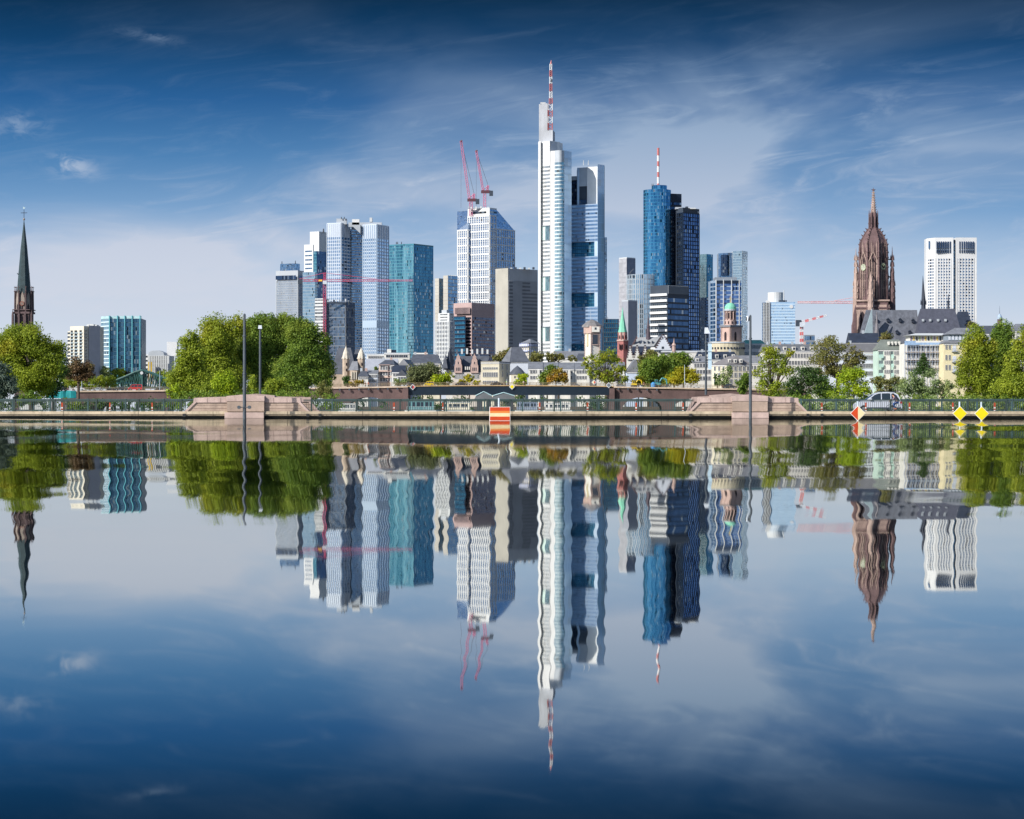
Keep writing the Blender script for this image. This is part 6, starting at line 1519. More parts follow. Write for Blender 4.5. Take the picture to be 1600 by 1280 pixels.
# yellow house
Y = 880; P = fr(1474.5, 1535, Y, 13)
t = house('yellow house with small balconies and mansard attic, beside the scaffolding', P, Y, 537, 536.5, ry, slateL, 'flat', (), 0)
MB().prism([(PX(1473.5, Y), Y - .5), (PX(1536, Y), Y - .5), (PX(1536, Y), Y + 13), (PX(1473.5, Y), Y + 13)], PZ(536.8, Y), PZ(531.5, Y), [(PX(1480, Y), Y + 2), (PX(1536, Y), Y + 2), (PX(1536, Y), Y + 13), (PX(1480, Y), Y + 13)]).build('mansard', slateL, t)
MB().prism(fr(1481, 1536, Y + 1.5, 10), PZ(532, Y), PZ(522.5, Y)).build('attic', mat('attic_grey', (.25, .3, .36), .6), t)
MB().prism([(PX(1479.5, Y), Y + .6), (PX(1537, Y), Y + .6), (PX(1537, Y), Y + 12), (PX(1479.5, Y), Y + 12)], PZ(522.5, Y), PZ(511.5, Y), [(PX(1497, Y), Y + 6), (PX(1537, Y), Y + 6), (PX(1537, Y), Y + 7), (PX(1497, Y), Y + 7)]).build('roof', slateL, t)
for k in range(7): MB().box(PX(1483 + k * 5.5, Y), PX(1486.5 + k * 5.5, Y), Y + 1.38, Y + 1.48, PZ(531, Y), PZ(523.8, Y)).build('attic_window', rb, t)
for zz in (546, 562.5, 578):
    for a in (1478.5, 1483.5, 1500.5, 1508, 1515): window(t, (PX(a, Y), Y), (PX(a + 1, Y), Y), 0, PZ(zz, Y), .65, 1.9)
    MB().box(PX(1486.5, Y), PX(1496, Y), Y - .9, Y - .02, PZ(zz + 4, Y), PZ(zz + 3.3, Y)).build('balcony_floor', lgrey, t)
    g = MB()
    for k in range(9): xx = PX(1486.6 + k * 1.15, Y); g.box(xx - .03, xx + .03, Y - .9, Y - .84, PZ(zz + 3.3, Y), PZ(zz - .6, Y))
    g.box(PX(1486.5, Y), PX(1496, Y), Y - .92, Y - .82, PZ(zz - .6, Y), PZ(zz - 1, Y)); g.build('balcony_rail', mgrey, t)
    MB().box(PX(1488.5, Y), PX(1494, Y), Y - .06, Y + .01, PZ(zz + 3, Y), PZ(zz - 6, Y)).build('balcony_door', rb, t)
house('grey roofed building with a red-brown cupola behind the bright green trees at right', fr(1532, 1625, 980, 14), 980, 522, 508, rb, slate, 'gable', (530,), 12, ww=1., wh=1.4, chim=0)
t = thing('cupola', 'little round cupola with blue cap and needle, over the trees at far right', 'cupola', (PX(1562, 985), 985, PZ(512, 985)))
Y = 985; MB().lathe(PX(1562, Y), Y, [(1.0, PZ(514, Y)), (1.0, PZ(499, Y))], 10).build('drum', rr_, t); MB().lathe(PX(1562, Y), Y, [(1.1, PZ(499, Y)), (1.0, PZ(495, Y)), (.5, PZ(491.5, Y)), (.05, PZ(490, Y))], 12).build('cap', bluep, t)
MB().tube((PX(1562, Y), Y, PZ(491, Y)), (PX(1562, Y), Y, PZ(478, Y)), .1, .03, 5).build('finial', slateD, t)
house('white corner house with small turret, at the far right edge above the trees', fr(1583, 1625, 900, 14), 900, 517, 505, rw, slateL, 'hip', (522, 530), 5, ww=.9, wh=1.3)
# ================================================================ far bridge, boats, vehicles, people
Y = 810.0; x = lambda p: PX(p, Y); z = lambda p: PZ(p, Y)
bst = mat('bridge_sandstone', srgb(100, 80, 78), .85, var=.25, scale=.2, streak=.35)
bsl = mat('bridge_parapet', srgb(190, 170, 150), .85, var=.2, scale=.3, streak=.2)
girm = mat('girder_navy', (.012, .022, .035), .35, var=.2, scale=.1)
rust = mat('girder_top', srgb(176, 146, 104), .7, var=.2, scale=.3)
t = thing('old_bridge', 'long far bridge, red sandstone at both ends with a dark steel girder in the middle', 'bridge', (x(780), Y + 8, 0))
def deckz(px): return 611.5 - 9.0 * math.exp(-((px - 780) / 420.0) ** 2)
ARCH = [(120, 240), (243, 262), (540, 566), (566, 632)]
def stonespan(pa, pb, arches, name='stone_span'):
    """sandstone wall with round arches cut below"""
    pts = [(x(pa), z(deckz(pa) + 2)), (x(pb), z(deckz(pb) + 2)), (x(pb), -2.9)]
    for a, b in arches[::-1]:
        cx_, r = (a + b) / 2, (b - a) / 2
        pts.append((x(b), -2.9))
        for k in range(0, 13): th = math.pi * k / 12; pts.append((x(cx_ + r * math.cos(th)), z(641) + (z(deckz(cx_) + 16) - z(641)) * math.sin(th)))
        pts.append((x(a), -2.9))
    pts.append((x(pa), -2.9))
    g = MB(); a2 = 0
    bmv = pts
    me = MB()
    import mathutils
    tris = mathutils.geometry.tessellate_polygon([[Vector((p[0], p[1], 0)) for p in bmv]])
    for tr in tris:
        q = [bmv[i] for i in tr]
        ar_ = (q[1][0] - q[0][0]) * (q[2][1] - q[0][1]) - (q[2][0] - q[0][0]) * (q[1][1] - q[0][1])
        if ar_ < 0: q = q[::-1]
        me.quad([(c[0], Y, c[1]) for c in q]); me.quad([(c[0], Y + 15, c[1]) for c in q[::-1]])
    n = len(bmv)
    for i in range(n):
        a, b = bmv[i], bmv[(i + 1) % n]; me.quad([(a[0], Y, a[1]), (b[0], Y, b[1]), (b[0], Y + 15, b[1]), (a[0], Y + 15, a[1])])
    return me.build(name, bst, t)
stonespan(95, 634, [(150, 236), (262, 350), (366, 450), (462, 528), (541, 610)])
stonespan(958, 1260, [(972, 1035), (1050, 1130), (1145, 1230)])
for a in (634, 956): MB().box(x(a - 4), x(a + 4), Y - 1.5, Y + 16.5, -2.9, z(deckz(a) + 3)).build('pier', bst, t)
n = 12; g = MB()
for k in range(n):
    a = 634 + 322 * k / n; b = 634 + 322 * (k + 1) / n
    g.prism([(x(a), Y - .3), (x(b), Y - .3), (x(b), Y + .5), (x(a), Y + .5)], z(617.5), z(deckz((a + b) / 2) + 1.6))
g.build('steel_girder', girm, t)
MB().box(x(634), x(956), Y + .5, Y + 14.5, z(611), z(609)).build('girder_floor', girm, t)
g = MB(); gr_ = MB(); gp = MB()
for k in range(58):
    a = 95 + (1260 - 95) * k / 58; b = 95 + (1260 - 95) * (k + 1) / 58
    if 630 < a < 956: gp.poly_y([(x(a), z(deckz(a) + .8)), (x(b), z(deckz(b) + .8)), (x(b), z(deckz(b) - .6)), (x(a), z(deckz(a) - .6))], Y - .6, Y - .31)
    else: (g if a < 700 else gr_).poly_y([(x(a), z(deckz(a) + 2.2)), (x(b), z(deckz(b) + 2.2)), (x(b), z(deckz(b) - .2)), (x(a), z(deckz(a) - .2))], Y - .5, Y + .1)
    gp2 = None
g.build('parapet', bsl, t); gr_.build('parapet', bsl, t); gp.build('girder_edge', rust, t)
g = MB()
for k in range(58):
    a = 95 + (1260 - 95) * k / 58; b = 95 + (1260 - 95) * (k + 1) / 58
    g.poly_y([(x(a), z(deckz(a))), (x(b), z(deckz(b))), (x(b), z(deckz(b)) - .4), (x(a), z(deckz(a)) - .4)], Y + .1, Y + 14.9)
g.build('deck', asph, t)
for yy, nm in ((Y - .45, 'railing'), (Y + 14.9, 'railing')):
    g = MB(); rl = mat('old_railing', srgb(150, 132, 104), .6, var=.15)
    for k in range(116):
        a = 95 + (1260 - 95) * k / 116; b = 95 + (1260 - 95) * (k + 1) / 116
        g.tube((x(a), yy, z(deckz(a)) + .05), (x(a), yy, z(deckz(a)) + 1.15), .06, .06, 4)
        for h in (1.15, .6): g.tube((x(a), yy, z(deckz(a)) + h), (x(b), yy, z(deckz(b)) + h), .045, .045, 4)
    g.build(nm, rl, t)
for k in range(34):
    a = 530 + k * 15; 
    if 634 < a < 956: continue
    MB().box(x(a), x(a + 2.2), Y - 1.1, Y - .5, z(deckz(a) + 5.5), z(deckz(a) + 2.3)).build('corbel', dgrey, t)
for px, top in ((127, 579.5), (249, 579), (1070, 570), (611, 588), (792, 592)):
    MB().tube((x(px), Y + 1, z(deckz(px))), (x(px), Y + 1, z(top)), .13, .08, 6).build('lamp_mast', pale, t)
def bsign(px, py, r, m1, lab, m2=None):
    s = Y / F; xx, zz = x(px), z(py); q = r * s
    o = thing('bridge_sign', lab, 'river sign', (xx, Y - .8, zz))
    MB().poly_y([(xx - q, zz), (xx, zz - q), (xx + q, zz), (xx, zz + q)], Y - .85, Y - .7).build('sign_rim', offw, o)
    q *= .72; MB().poly_y([(xx - q, zz), (xx, zz - q), (xx + q, zz), (xx, zz + q)], Y - .88, Y - .86).build('sign_face', m1, o)
    if m2: MB().poly_y([(xx, zz), (xx, zz - q), (xx + q, zz), (xx, zz + q)], Y - .9, Y - .885).build('sign_half', m2, o)
bsign(645, 605, 4.6, navy, 'small diamond board dark and red on the left end of the steel girder', mat('sign_red', (.5, .06, .05), .5))
bsign(800, 604.5, 4.6, yel, 'small yellow diamond board at the middle of the steel girder')
bsign(951, 602, 4.6, mat('sign_back', (.13, .15, .18), .6), 'small grey-backed diamond board at the right end of the girder')
bsign(928, 597.5, 4.0, crm, 'small white and red diamond board above the girder, left of grey-backed board', mat('sign_red', (.5, .06, .05), .5))

# quay wall under the old town, seen through the span
lw = MB().box(PX(500, 868), PX(1500, 868), 868.6, 869.6, -2.9, 3.4)
lone(lw, 'quay_wall', mat('quay_stone', srgb(92, 84, 76), .85, var=.25, scale=.15, streak=.3), 'low stone quay wall along the old town shore, seen under the steel girder', 'quay wall')
tn = thing('debris_netting', 'bright teal construction netting on a frame, in front of the far bridge left end', 'netting', (x(99), Y - 4, 0))
netm = mat('net_teal', srgb(24, 140, 146), .7, var=.3, scale=.8)
g = MB()
for k in range(12):
    a = 76 + 47 * k / 12; b = 76 + 47 * (k + 1) / 12; o_ = .25 * math.sin(k * 1.7); o2 = .25 * math.sin((k + 1) * 1.7)
    g.quad([(x(a), Y - 5 + o_, z(622.5)), (x(b), Y - 5 + o2, z(622.5)), (x(b), Y - 5 + o2, z(611) + .1 * math.sin(k)), (x(a), Y - 5 + o_, z(611) + .1 * math.sin(k - 1))])
g.build('net', netm, tn); g = MB()
for k in range(7): g.tube((x(76 + k * 7.8), Y - 4.6, -2), (x(76 + k * 7.8), Y - 4.6, z(610.4)), .07, .07, 4)
g.tube((x(76), Y - 4.6, z(611)), (x(123), Y - 4.6, z(611)), .07, .07, 4); g.build('frame', lgrey, tn)
tw = thing('white_hoarding', 'white hoarding panel behind the railing, at the left edge below the willow', 'hoarding', (PX(48, 420), 420, .5))
MB().box(PX(31, 420), PX(67, 420), 420, 420.15, PZ(641, 420), PZ(627, 420)).build('panel', white, tw)
g = MB()
for k in range(5): g.tube((PX(32 + k * 8.6, 420), 420.3, .4), (PX(32 + k * 8.6, 420), 420.3, PZ(626, 420)), .06, .06, 4)
g.build('post', mgrey, tw)

# iron footbridge
Y2 = 1120.0; X2 = lambda p: PX(p, Y2); Z2 = lambda p: PZ(p, Y2)
t = thing('iron_footbridge', 'green iron truss footbridge rising to a peak, left of the round trees', 'bridge', (X2(222), Y2, 0))
grm = mat('iron_green', srgb(54, 92, 88), .55, var=.15, scale=.3)
top = [(172, 599), (182, 594), (196, 588.5), (210, 582), (222, 578.6), (236, 583), (250, 589), (266, 594), (284, 599)]
for yy in (Y2, Y2 + 6):
    g = MB()
    for (a, b), (c, d) in zip(top[:-1], top[1:]):
        g.tube((X2(a), yy, Z2(b)), (X2(c), yy, Z2(d)), .62, .62, 6); g.tube((X2(a), yy, Z2(606)), (X2(c), yy, Z2(606)), .3, .3, 5)
        n = 2
        for k in range(n):
            u0 = a + (c - a) * k / n; v0 = b + (d - b) * k / n; u1 = a + (c - a) * (k + 1) / n; v1 = b + (d - b) * (k + 1) / n
            g.tube((X2(u0), yy, Z2(v0)), (X2(u0), yy, Z2(606)), .2, .2, 4)
            if v0 > v1: g.tube((X2(u1), yy, Z2(v1)), (X2(u1 + 5), yy, Z2(606)), .26, .26, 4)
            else: g.tube((X2(u0), yy, Z2(v0)), (X2(u0 - 5), yy, Z2(606)), .26, .26, 4)
    g.build('truss', grm, t)
MB().box(X2(150), X2(310), Y2, Y2 + 6, Z2(607.2), Z2(605.8)).build('walkway', grm, t)
MB().box(X2(220.5), X2(223.5), Y2 - .8, Y2 + 7, -2.9, Z2(579)).build('portal', grm, t)
MB().tube((X2(222), Y2 - 1, Z2(583)), (X2(222), Y2 - 1.5, Z2(583)), .8, .8, 8).build('lamp', offw, t)

# ---- vehicles
tyre = mat('tyre', (.02, .02, .02), .85); cgl = mat('car_glass', (.02, .03, .04), .08, var=.02, spec=.8); rim = mat('rim', (.45, .46, .48), .35, metal=.7)
def paint(n, c, metal=.15): return mat('paint_' + n, c, .28, metal=metal, var=.03, spec=.6)
def wheel(t, xx, yy, zz, r, w_=.2, sub=True):
    o = MB().tube((xx, yy, zz), (xx, yy + w_, zz), r, r, 18).build('wheel', tyre, t)
    if sub: MB().tube((xx, yy - .015, zz), (xx, yy + .02, zz), r * .66, r * .66, 14).build('rim', rim, o)
def car(px0, px1, Yc, zg, label, pm, kind='hatch', facing=-1, h=None, name='car', cat='car', grp=None):
    """side-on car; facing -1 looks left. outline fractions of the length and height"""
    xa, xb = PX(px0, Yc), PX(px1, Yc); L = xb - xa; w_ = 1.75
    H = h or {'hatch': .34, 'van': .44, 'sedan': .32, 'mpv': .36, 'bus': .42}[kind] * L
    t = thing(name, label, cat, ((xa + xb) / 2, Yc + w_ / 2, zg), grp)
    low = {'mpv': [(.0, .18), (.0, .36), (.03, .46), (.16, .56), (.24, .60), (.96, .60), (.985, .52), (1, .38), (1, .18)],
           'sedan': [(0, .2), (0, .42), (.03, .52), (.26, .62), (.80, .64), (.98, .58), (1, .45), (1, .2)],
           'hatch': [(0, .2), (0, .42), (.04, .54), (.24, .62), (.97, .62), (1, .48), (1, .2)],
           'van': [(0, .15), (0, .36), (.03, .45), (.16, .54), (.99, .54), (1, .4), (1, .15)],
           'bus': [(0, .12), (0, .5), (.01, .52), (.99, .52), (1, .5), (1, .12)]}[kind]
    cab = {'mpv': [(.23, .60), (.40, .88), (.48, .97), (.66, 1.0), (.84, .97), (.92, .86), (.965, .60)],
           'sedan': [(.24, .62), (.38, .95), (.5, 1.0), (.64, .98), (.80, .64)],
           'hatch': [(.22, .62), (.38, .95), (.5, 1.0), (.8, .97), (.96, .62)],
           'van': [(.14, .54), (.27, .94), (.33, 1.0), (.97, 1.0), (.99, .54)],
           'bus': [(.01, .52), (.03, .97), (.06, 1.0), (.96, 1.0), (.99, .97), (.99, .52)]}[kind]
    fx = (lambda u: xa + u * L) if facing < 0 else (lambda u: xb - u * L)
    fz = lambda v: zg + v * H
    # body with wheel arches left open by dark arch discs
    MB().poly_y([(fx(u), fz(v)) for u, v in low], Yc, Yc + w_).build('body', pm, t)
    c = MB(); inn = .16
    P = [(fx(u), fz(v)) for u, v in cab]; n = len(P)
    a = sum(P[i][0] * P[(i + 1) % n][1] - P[(i + 1) % n][0] * P[i][1] for i in range(n))
    if a < 0: P = P[::-1]
    lo, hi = fz(cab[0][1]), fz(1.0)
    yf = lambda zz: Yc + inn * (zz - lo) / (hi - lo); yb = lambda zz: Yc + w_ - inn * (zz - lo) / (hi - lo)
    c.quad([(p[0], yf(p[1]), p[1]) for p in P]); c.quad([(p[0], yb(p[1]), p[1]) for p in P[::-1]])
    for i in range(n):
        p, q = P[i], P[(i + 1) % n]; c.quad([(q[0], yf(q[1]), q[1]), (p[0], yf(p[1]), p[1]), (p[0], yb(p[1]), p[1]), (q[0], yb(q[1]), q[1])])
    c.build('cabin', pm, t)
    def side(pts, nm, m_, d=.012):
        q = [(fx(u), fz(v)) for u, v in pts]; k = len(q)
        a = sum(q[i][0] * q[(i + 1) % k][1] - q[(i + 1) % k][0] * q[i][1] for i in range(k))
        if a < 0: q = q[::-1]
        return MB().quad([(p[0], yf(p[1]) - d if p[1] > lo else Yc - d, p[1]) for p in q]).build(nm, m_, t)
    W = {'mpv': [[(.29, .63), (.415, .86), (.49, .92), (.545, .93), (.545, .63)], [(.565, .63), (.565, .93), (.70, .94), (.75, .93), (.75, .63)], [(.77, .63), (.77, .92), (.84, .90), (.89, .83), (.925, .65)]],
         'sedan': [[(.31, .66), (.41, .92), (.5, .95), (.5, .66)], [(.52, .66), (.52, .95), (.63, .93), (.74, .67)]],
         'hatch': [[(.29, .66), (.41, .92), (.54, .94), (.54, .66)], [(.56, .66), (.56, .94), (.78, .92), (.9, .67)]],
         'van': [[(.2, .58), (.3, .91), (.42, .92), (.42, .58)], [(.45, .58), (.45, .92), (.68, .92), (.68, .58)], [(.71, .58), (.71, .92), (.93, .92), (.94, .58)]],
         'bus': [[(.03, .56), (.04, .88), (.2, .9), (.2, .56)]] + [[(.22 + k * .15, .56), (.22 + k * .15, .9), (.35 + k * .15, .9), (.35 + k * .15, .56)] for k in range(5)]}[kind]
    for q in W: side(q, 'side_window', cgl)
    # windscreen
    (u0, v0), (u1, v1) = cab[0], cab[1]
    MB().quad([(fx(u0 + (u1 - u0) * .1) + facing * .012, Yc + .14, fz(v0 + (v1 - v0) * .1)), (fx(u0 + (u1 - u0) * .1) + facing * .012, Yc + w_ - .14, fz(v0 + (v1 - v0) * .1)), (fx(u1) + facing * .02, Yc + w_ - .2, fz(v1)), (fx(u1) + facing * .02, Yc + .2, fz(v1))]).build('windscreen', cgl, t)
    r = {'mpv': .068, 'bus': .055}.get(kind, .072) * L
    for u in {'mpv': (.175, .80), 'sedan': (.17, .8), 'hatch': (.17, .8), 'van': (.17, .79), 'bus': (.2, .78)}[kind]:
        side([(u - r / L * 1.15, .14)] + [(u + 1.18 * r / L * math.cos(th), (r / H) + 1.2 * (r / H) * math.sin(th)) for th in [math.pi * k / 10 for k in range(10, -1, -1)]] + [(u + r / L * 1.15, .14)], 'wheel_arch', tyre, .006)
        wheel(t, fx(u), Yc - .03, zg + r, r); wheel(t, fx(u), Yc + w_ - .18, zg + r, r, sub=False)
    MB().box(fx(0) - .02 * facing * -1, fx(.05), Yc - .015, Yc + .3, fz(.40 if kind != 'bus' else .3), fz(.47 if kind != 'bus' else .36)).build('headlight', lampw, t)
    MB().box(fx(.955), fx(1) , Yc - .015, Yc + .3, fz(.42 if kind != 'bus' else .3), fz(.54 if kind != 'bus' else .38)).build('tail_light', mat('tail_red', (.35, .02, .02), .4), t)
    if kind == 'mpv':
        side([(.05, .17), (.05, .24), (.96, .24), (.96, .17)], 'sill_trim', dgrey, .02)
        g = MB()
        for u in (.555, .76): g.box(fx(u) - .008, fx(u) + .008, Yc - .004, Yc, fz(.24), fz(.6))
        g.box(fx(.55), fx(.74), Yc - .006, Yc, fz(.515), fz(.525)); g.build('door_seam', dgrey, t)
        for u in (.50, .72): MB().box(fx(u), fx(u + .035), Yc - .04, Yc, fz(.545), fz(.565)).build('door_handle', pm, t)
        MB().box(fx(.30), fx(.345), Yc - .2, Yc - .02, fz(.60), fz(.68)).build('wing_mirror', pm, t)
        MB().box(fx(.46), fx(.86), Yc + .2, Yc + .25, fz(1.0), fz(1.03)).build('roof_rail', dgrey, t)
    return t
silver = mat('paint_silver', srgb(206, 211, 222), .25, metal=.15, var=.03, spec=.7)
YC = NB + 5.0
car(1337, 1409.5, YC, zk - .05, 'silver people carrier driving left behind the right railing', silver, 'mpv', -1, h=(644.5 - 613) * YC / F)
Yv = 814.0; vz = lambda px: PZ(deckz(px), 810) + .02
gv = 'vehicles on the far bridge'
car(84, 106, Yv, vz(95) , 'dark blue car on the far bridge, leftmost, above the teal netting', paint('blue', (.02, .04, .09)), 'sedan', -1, grp=gv)
car(111, 132.5, Yv, vz(122), 'white car at the left end of the far bridge, by the lamp mast', paint('white', (.7, .7, .68)), 'sedan', -1, grp=gv)
car(144.5, 160, Yv + 3, vz(152), 'pale silver car between the white car and red van on the bridge', paint('silver2', (.5, .55, .6), .4), 'sedan', -1, grp=gv)
car(166, 178, Yv + 5, vz(172), 'small dark car left of the iron footbridge foot, on the far bridge', paint('black', (.02, .02, .025)), 'hatch', -1, grp=gv)
car(178.5, 199, Yv + 5, vz(188), 'dark car directly left of the red van on the far bridge', paint('navy', (.015, .03, .05)), 'sedan', -1, grp=gv)
car(200, 222, Yv, vz(211), 'bright red van on the far bridge below the iron footbridge', paint('red', (.55, .02, .03)), 'van', -1, h=2.1, name='van', cat='van', grp=gv)
car(241, 252, Yv + 6, vz(246), 'dark small car right of the red van, near the round trees', paint('black', (.02, .02, .025)), 'hatch', -1, grp=gv)
car(662.5, 678, Yv, vz(670), 'bright yellow van on the far bridge above the left part of the steel girder', paint('yellow', (.78, .55, .01)), 'van', -1, h=1.7, name='van', cat='van', grp=gv)
car(635, 651, Yv + 6, vz(643), 'dark car with grey roof left of the yellow van', paint('black', (.02, .02, .025)), 'sedan', -1, grp=gv)
car(711, 731, Yv + 4, vz(721), 'black car under the rosy gabled hall, right of the yellow van', paint('black', (.02, .02, .025)), 'sedan', 1, grp=gv)
car(766, 786, Yv + 4, vz(776), 'black long car in front of the cream palace block', paint('black', (.02, .02, .025)), 'sedan', -1, grp=gv)
car(866, 882, Yv + 4, vz(874), 'white car in front of the white row houses', paint('white', (.7, .7, .68)), 'sedan', -1, grp=gv)
car(895, 907, Yv + 5, vz(901), 'grey small car between the white row houses and the airy light tree', paint('grey', (.2, .21, .23)), 'hatch', 1, grp=gv)
car(963, 976, Yv + 2, vz(970), 'dark car just right of the girder, beneath the pale blue gable', paint('grey', (.2, .21, .23)), 'hatch', 1, grp=gv)
car(1082, 1094, Yv + 2, vz(1088), 'white car right of the teal digger, by the yellow tree', paint('white', (.7, .7, .68)), 'sedan', 1, grp=gv)
car(1128, 1152, Yv + 3, vz(1140), 'long dark car beneath the small pale tree, left of the slim spotlight pole', paint('navy', (.015, .03, .05)), 'sedan', 1, grp=gv)

# diggers at the right end of the far bridge
def digger(px, lab, m_, s=1.0, flip=1):
    Yd = 813.; xx, zz = PX(px, Yd), vz(px); t = thing('digger', lab, 'digger', (xx, Yd, zz))
    MB().box(xx - 1.4 * s, xx + 1.4 * s, Yd - 1, Yd + 1, zz, zz + .7 * s).build('track', tyre, t)
    MB().box(xx - 1.3 * s, xx + 1.1 * s, Yd - .9, Yd + .9, zz + .8 * s, zz + 1.6 * s).build('body', m_, t)
    o = MB().prism([(xx - .9 * s, Yd - .8), (xx + .2 * s, Yd - .8), (xx + .2 * s, Yd + .4), (xx - .9 * s, Yd + .4)], zz + 1.6 * s, zz + 2.7 * s).build('cab', m_, t)
    MB().box(xx - .75 * s, xx + .05 * s, Yd - .83, Yd - .79, zz + 1.8 * s, zz + 2.5 * s).build('cab_window', cgl, o)
    g = MB(); p = [(xx + flip * .5 * s, zz + 1.4 * s), (xx + flip * 1.7 * s, zz + 3.3 * s), (xx + flip * 3.2 * s, zz + 2.8 * s), (xx + flip * 3.5 * s, zz + 1.0 * s)]
    for a, b in zip(p[:-1], p[1:]): g.tube((a[0], Yd, a[1]), (b[0], Yd, b[1]), .3 * s, .24 * s, 6)
    g.build('arm', m_, t)
    MB().prism([(p[3][0] - .5 * s, Yd - .5), (p[3][0] + .5 * s, Yd - .5), (p[3][0] + .5 * s, Yd + .5), (p[3][0] - .5 * s, Yd + .5)], p[3][1] - .8 * s, p[3][1], None).build('bucket', dgrey, t)
digger(1027, 'turquoise digger with bent arm at the right end of the far bridge', mat('digger_teal', srgb(66, 140, 146), .5))
digger(991, 'small yellow and dark digger left of the turquoise one', mat('digger_yellow', srgb(222, 190, 40), .5), .8)
tk = MB().lathe(PX(1021, 811), 812, [(.1, vz(1021)), (.85, vz(1021) + .1), (.9, vz(1021) + 1.2), (.4, vz(1021) + 1.7), (.1, vz(1021) + 1.8)], 12)
lone(tk, 'water_tank', mat('tank_blue', srgb(70, 150, 210), .5), 'small round blue tank beside the turquoise digger', 'tank')

# ---- passenger boats moored beyond the near bridge
def boat(px0, px1, Yb, ztop, label, cab, grp='passenger boats moored along the far quay', decks=1):
    xa, xb = PX(px0, Yb), PX(px1, Yb); L = xb - xa
    t = thing('passenger_boat', label, 'boat', ((xa + xb) / 2, Yb + 2, 0), grp)
    hull = [(xa + L * .03, Yb + 2), (xa + L * .10, Yb), (xb - L * .08, Yb), (xb, Yb + 2), (xb - L * .08, Yb + 4), (xa + L * .10, Yb + 4)]
    MB().prism([(p[0] * .985 + (xa + xb) / 2 * .015, p[1]) for p in hull], -.3, PZ(640.5, Yb), hull).build('hull', rw, t)
    z0, z1 = PZ(640.5, Yb), PZ(ztop, Yb)
    o = MB().box(xa + L * .12, xb - L * .14, Yb + .5, Yb + 3.5, z0, z1).build('cabin', cab, t)
    n = max(6, int(L / 2.0)); 
    for k in range(n):
        a = xa + L * (.13 + .72 * k / n); MB().box(a, a + L * .72 / n * (.5 + .4 * ((k * 7) % 5) / 5), Yb + .42, Yb + .5, z0 + (z1 - z0) * .35, z0 + (z1 - z0) * .8).build('cabin_window', dkwin, o)
    MB().box(xa + L * .10, xb - L * .12, Yb + .3, Yb + 3.7, z1, z1 + .15).build('roof', offw, t)
    g = MB()
    for k in range(12): a = xa + L * (.1 + .8 * k / 12); g.tube((a, Yb + .2, z0), (a, Yb + .2, z0 + 1.0), .03, .03, 4)
    g.tube((xa + L * .1, Yb + .2, z0 + 1.0), (xb - L * .1, Yb + .2, z0 + 1.0), .03, .03, 4); g.build('deck_rail', offw, t)
    return t
boat(524, 562, 700, 631, 'white passenger boat behind the railing, right of the left parapet', rw)
boat(630, 686, 720, 625.5, 'long white boat with teal cabin, left of the dark tents', mat('boat_teal', (.12, .26, .28), .4))
boat(688, 742, 740, 629, 'cream and white boat, between the teal-windowed boat and dark tents', rc)
boat(803, 846, 720, 628, 'blue-grey boat with dark windows just right of the dark tents', mat('boat_blue', (.22, .27, .36), .4))
boat(846, 898, 745, 630.5, 'low white boat right of the orange rectangle sign, second after the tents', rw)
boat(1150, 1190, 600, 634, 'small white boat behind the right pink parapet', rw)
# two dark gabled tents on a pontoon
for a, b, pk, lab, Yt in ((741, 771, 612.5, 'dark grey gabled tent, the smaller left one on the pontoon', 640), (768, 806, 614, 'dark grey gabled tent, the bigger right one behind the orange sign', 600)):
    tm = mat('tent_canvas', srgb(96, 100, 104), .8, var=.15); td = mat('tent_edge', srgb(170, 200, 205), .6)
    t = thing('pontoon_tent', lab, 'tent', ((PX(a, Yt) + PX(b, Yt)) / 2, Yt + 3, 0), 'tents on the pontoon')
    m_ = (a + b) / 2; MB().poly_y([(PX(a, Yt), PZ(624, Yt)), (PX(a + 3, Yt), PZ(618.5, Yt)), (PX(m_, Yt), PZ(pk, Yt)), (PX(b - 3, Yt), PZ(618.5, Yt)), (PX(b, Yt), PZ(624, Yt))], Yt, Yt + 7).build('canopy', tm, t)
    g = MB(); g.tube((PX(a + 2, Yt), Yt - .1, PZ(618.5, Yt)), (PX(m_, Yt), Yt - .1, PZ(pk - .6, Yt)), .12, .12, 4); g.tube((PX(b - 2, Yt), Yt - .1, PZ(618.5, Yt)), (PX(m_, Yt), Yt - .1, PZ(pk - .6, Yt)), .12, .12, 4); g.build('canopy_edge', td, t)
    MB().box(PX(a + 4, Yt), PX(a + 12, Yt), Yt + .5, Yt + 6, 0.2, PZ(624, Yt)).build('side_wall', mat('tent_dark', (.05, .05, .06), .8), t)
    MB().box(PX(b - 11, Yt), PX(b - 4, Yt), Yt + .5, Yt + 6, 0.2, PZ(624, Yt)).build('side_wall', mat('tent_dark', (.05, .05, .06), .8), t)
    MB().box(PX(a, Yt), PX(b, Yt), Yt - .5, Yt + 8, -.2, .5).build('pontoon', concr, t)

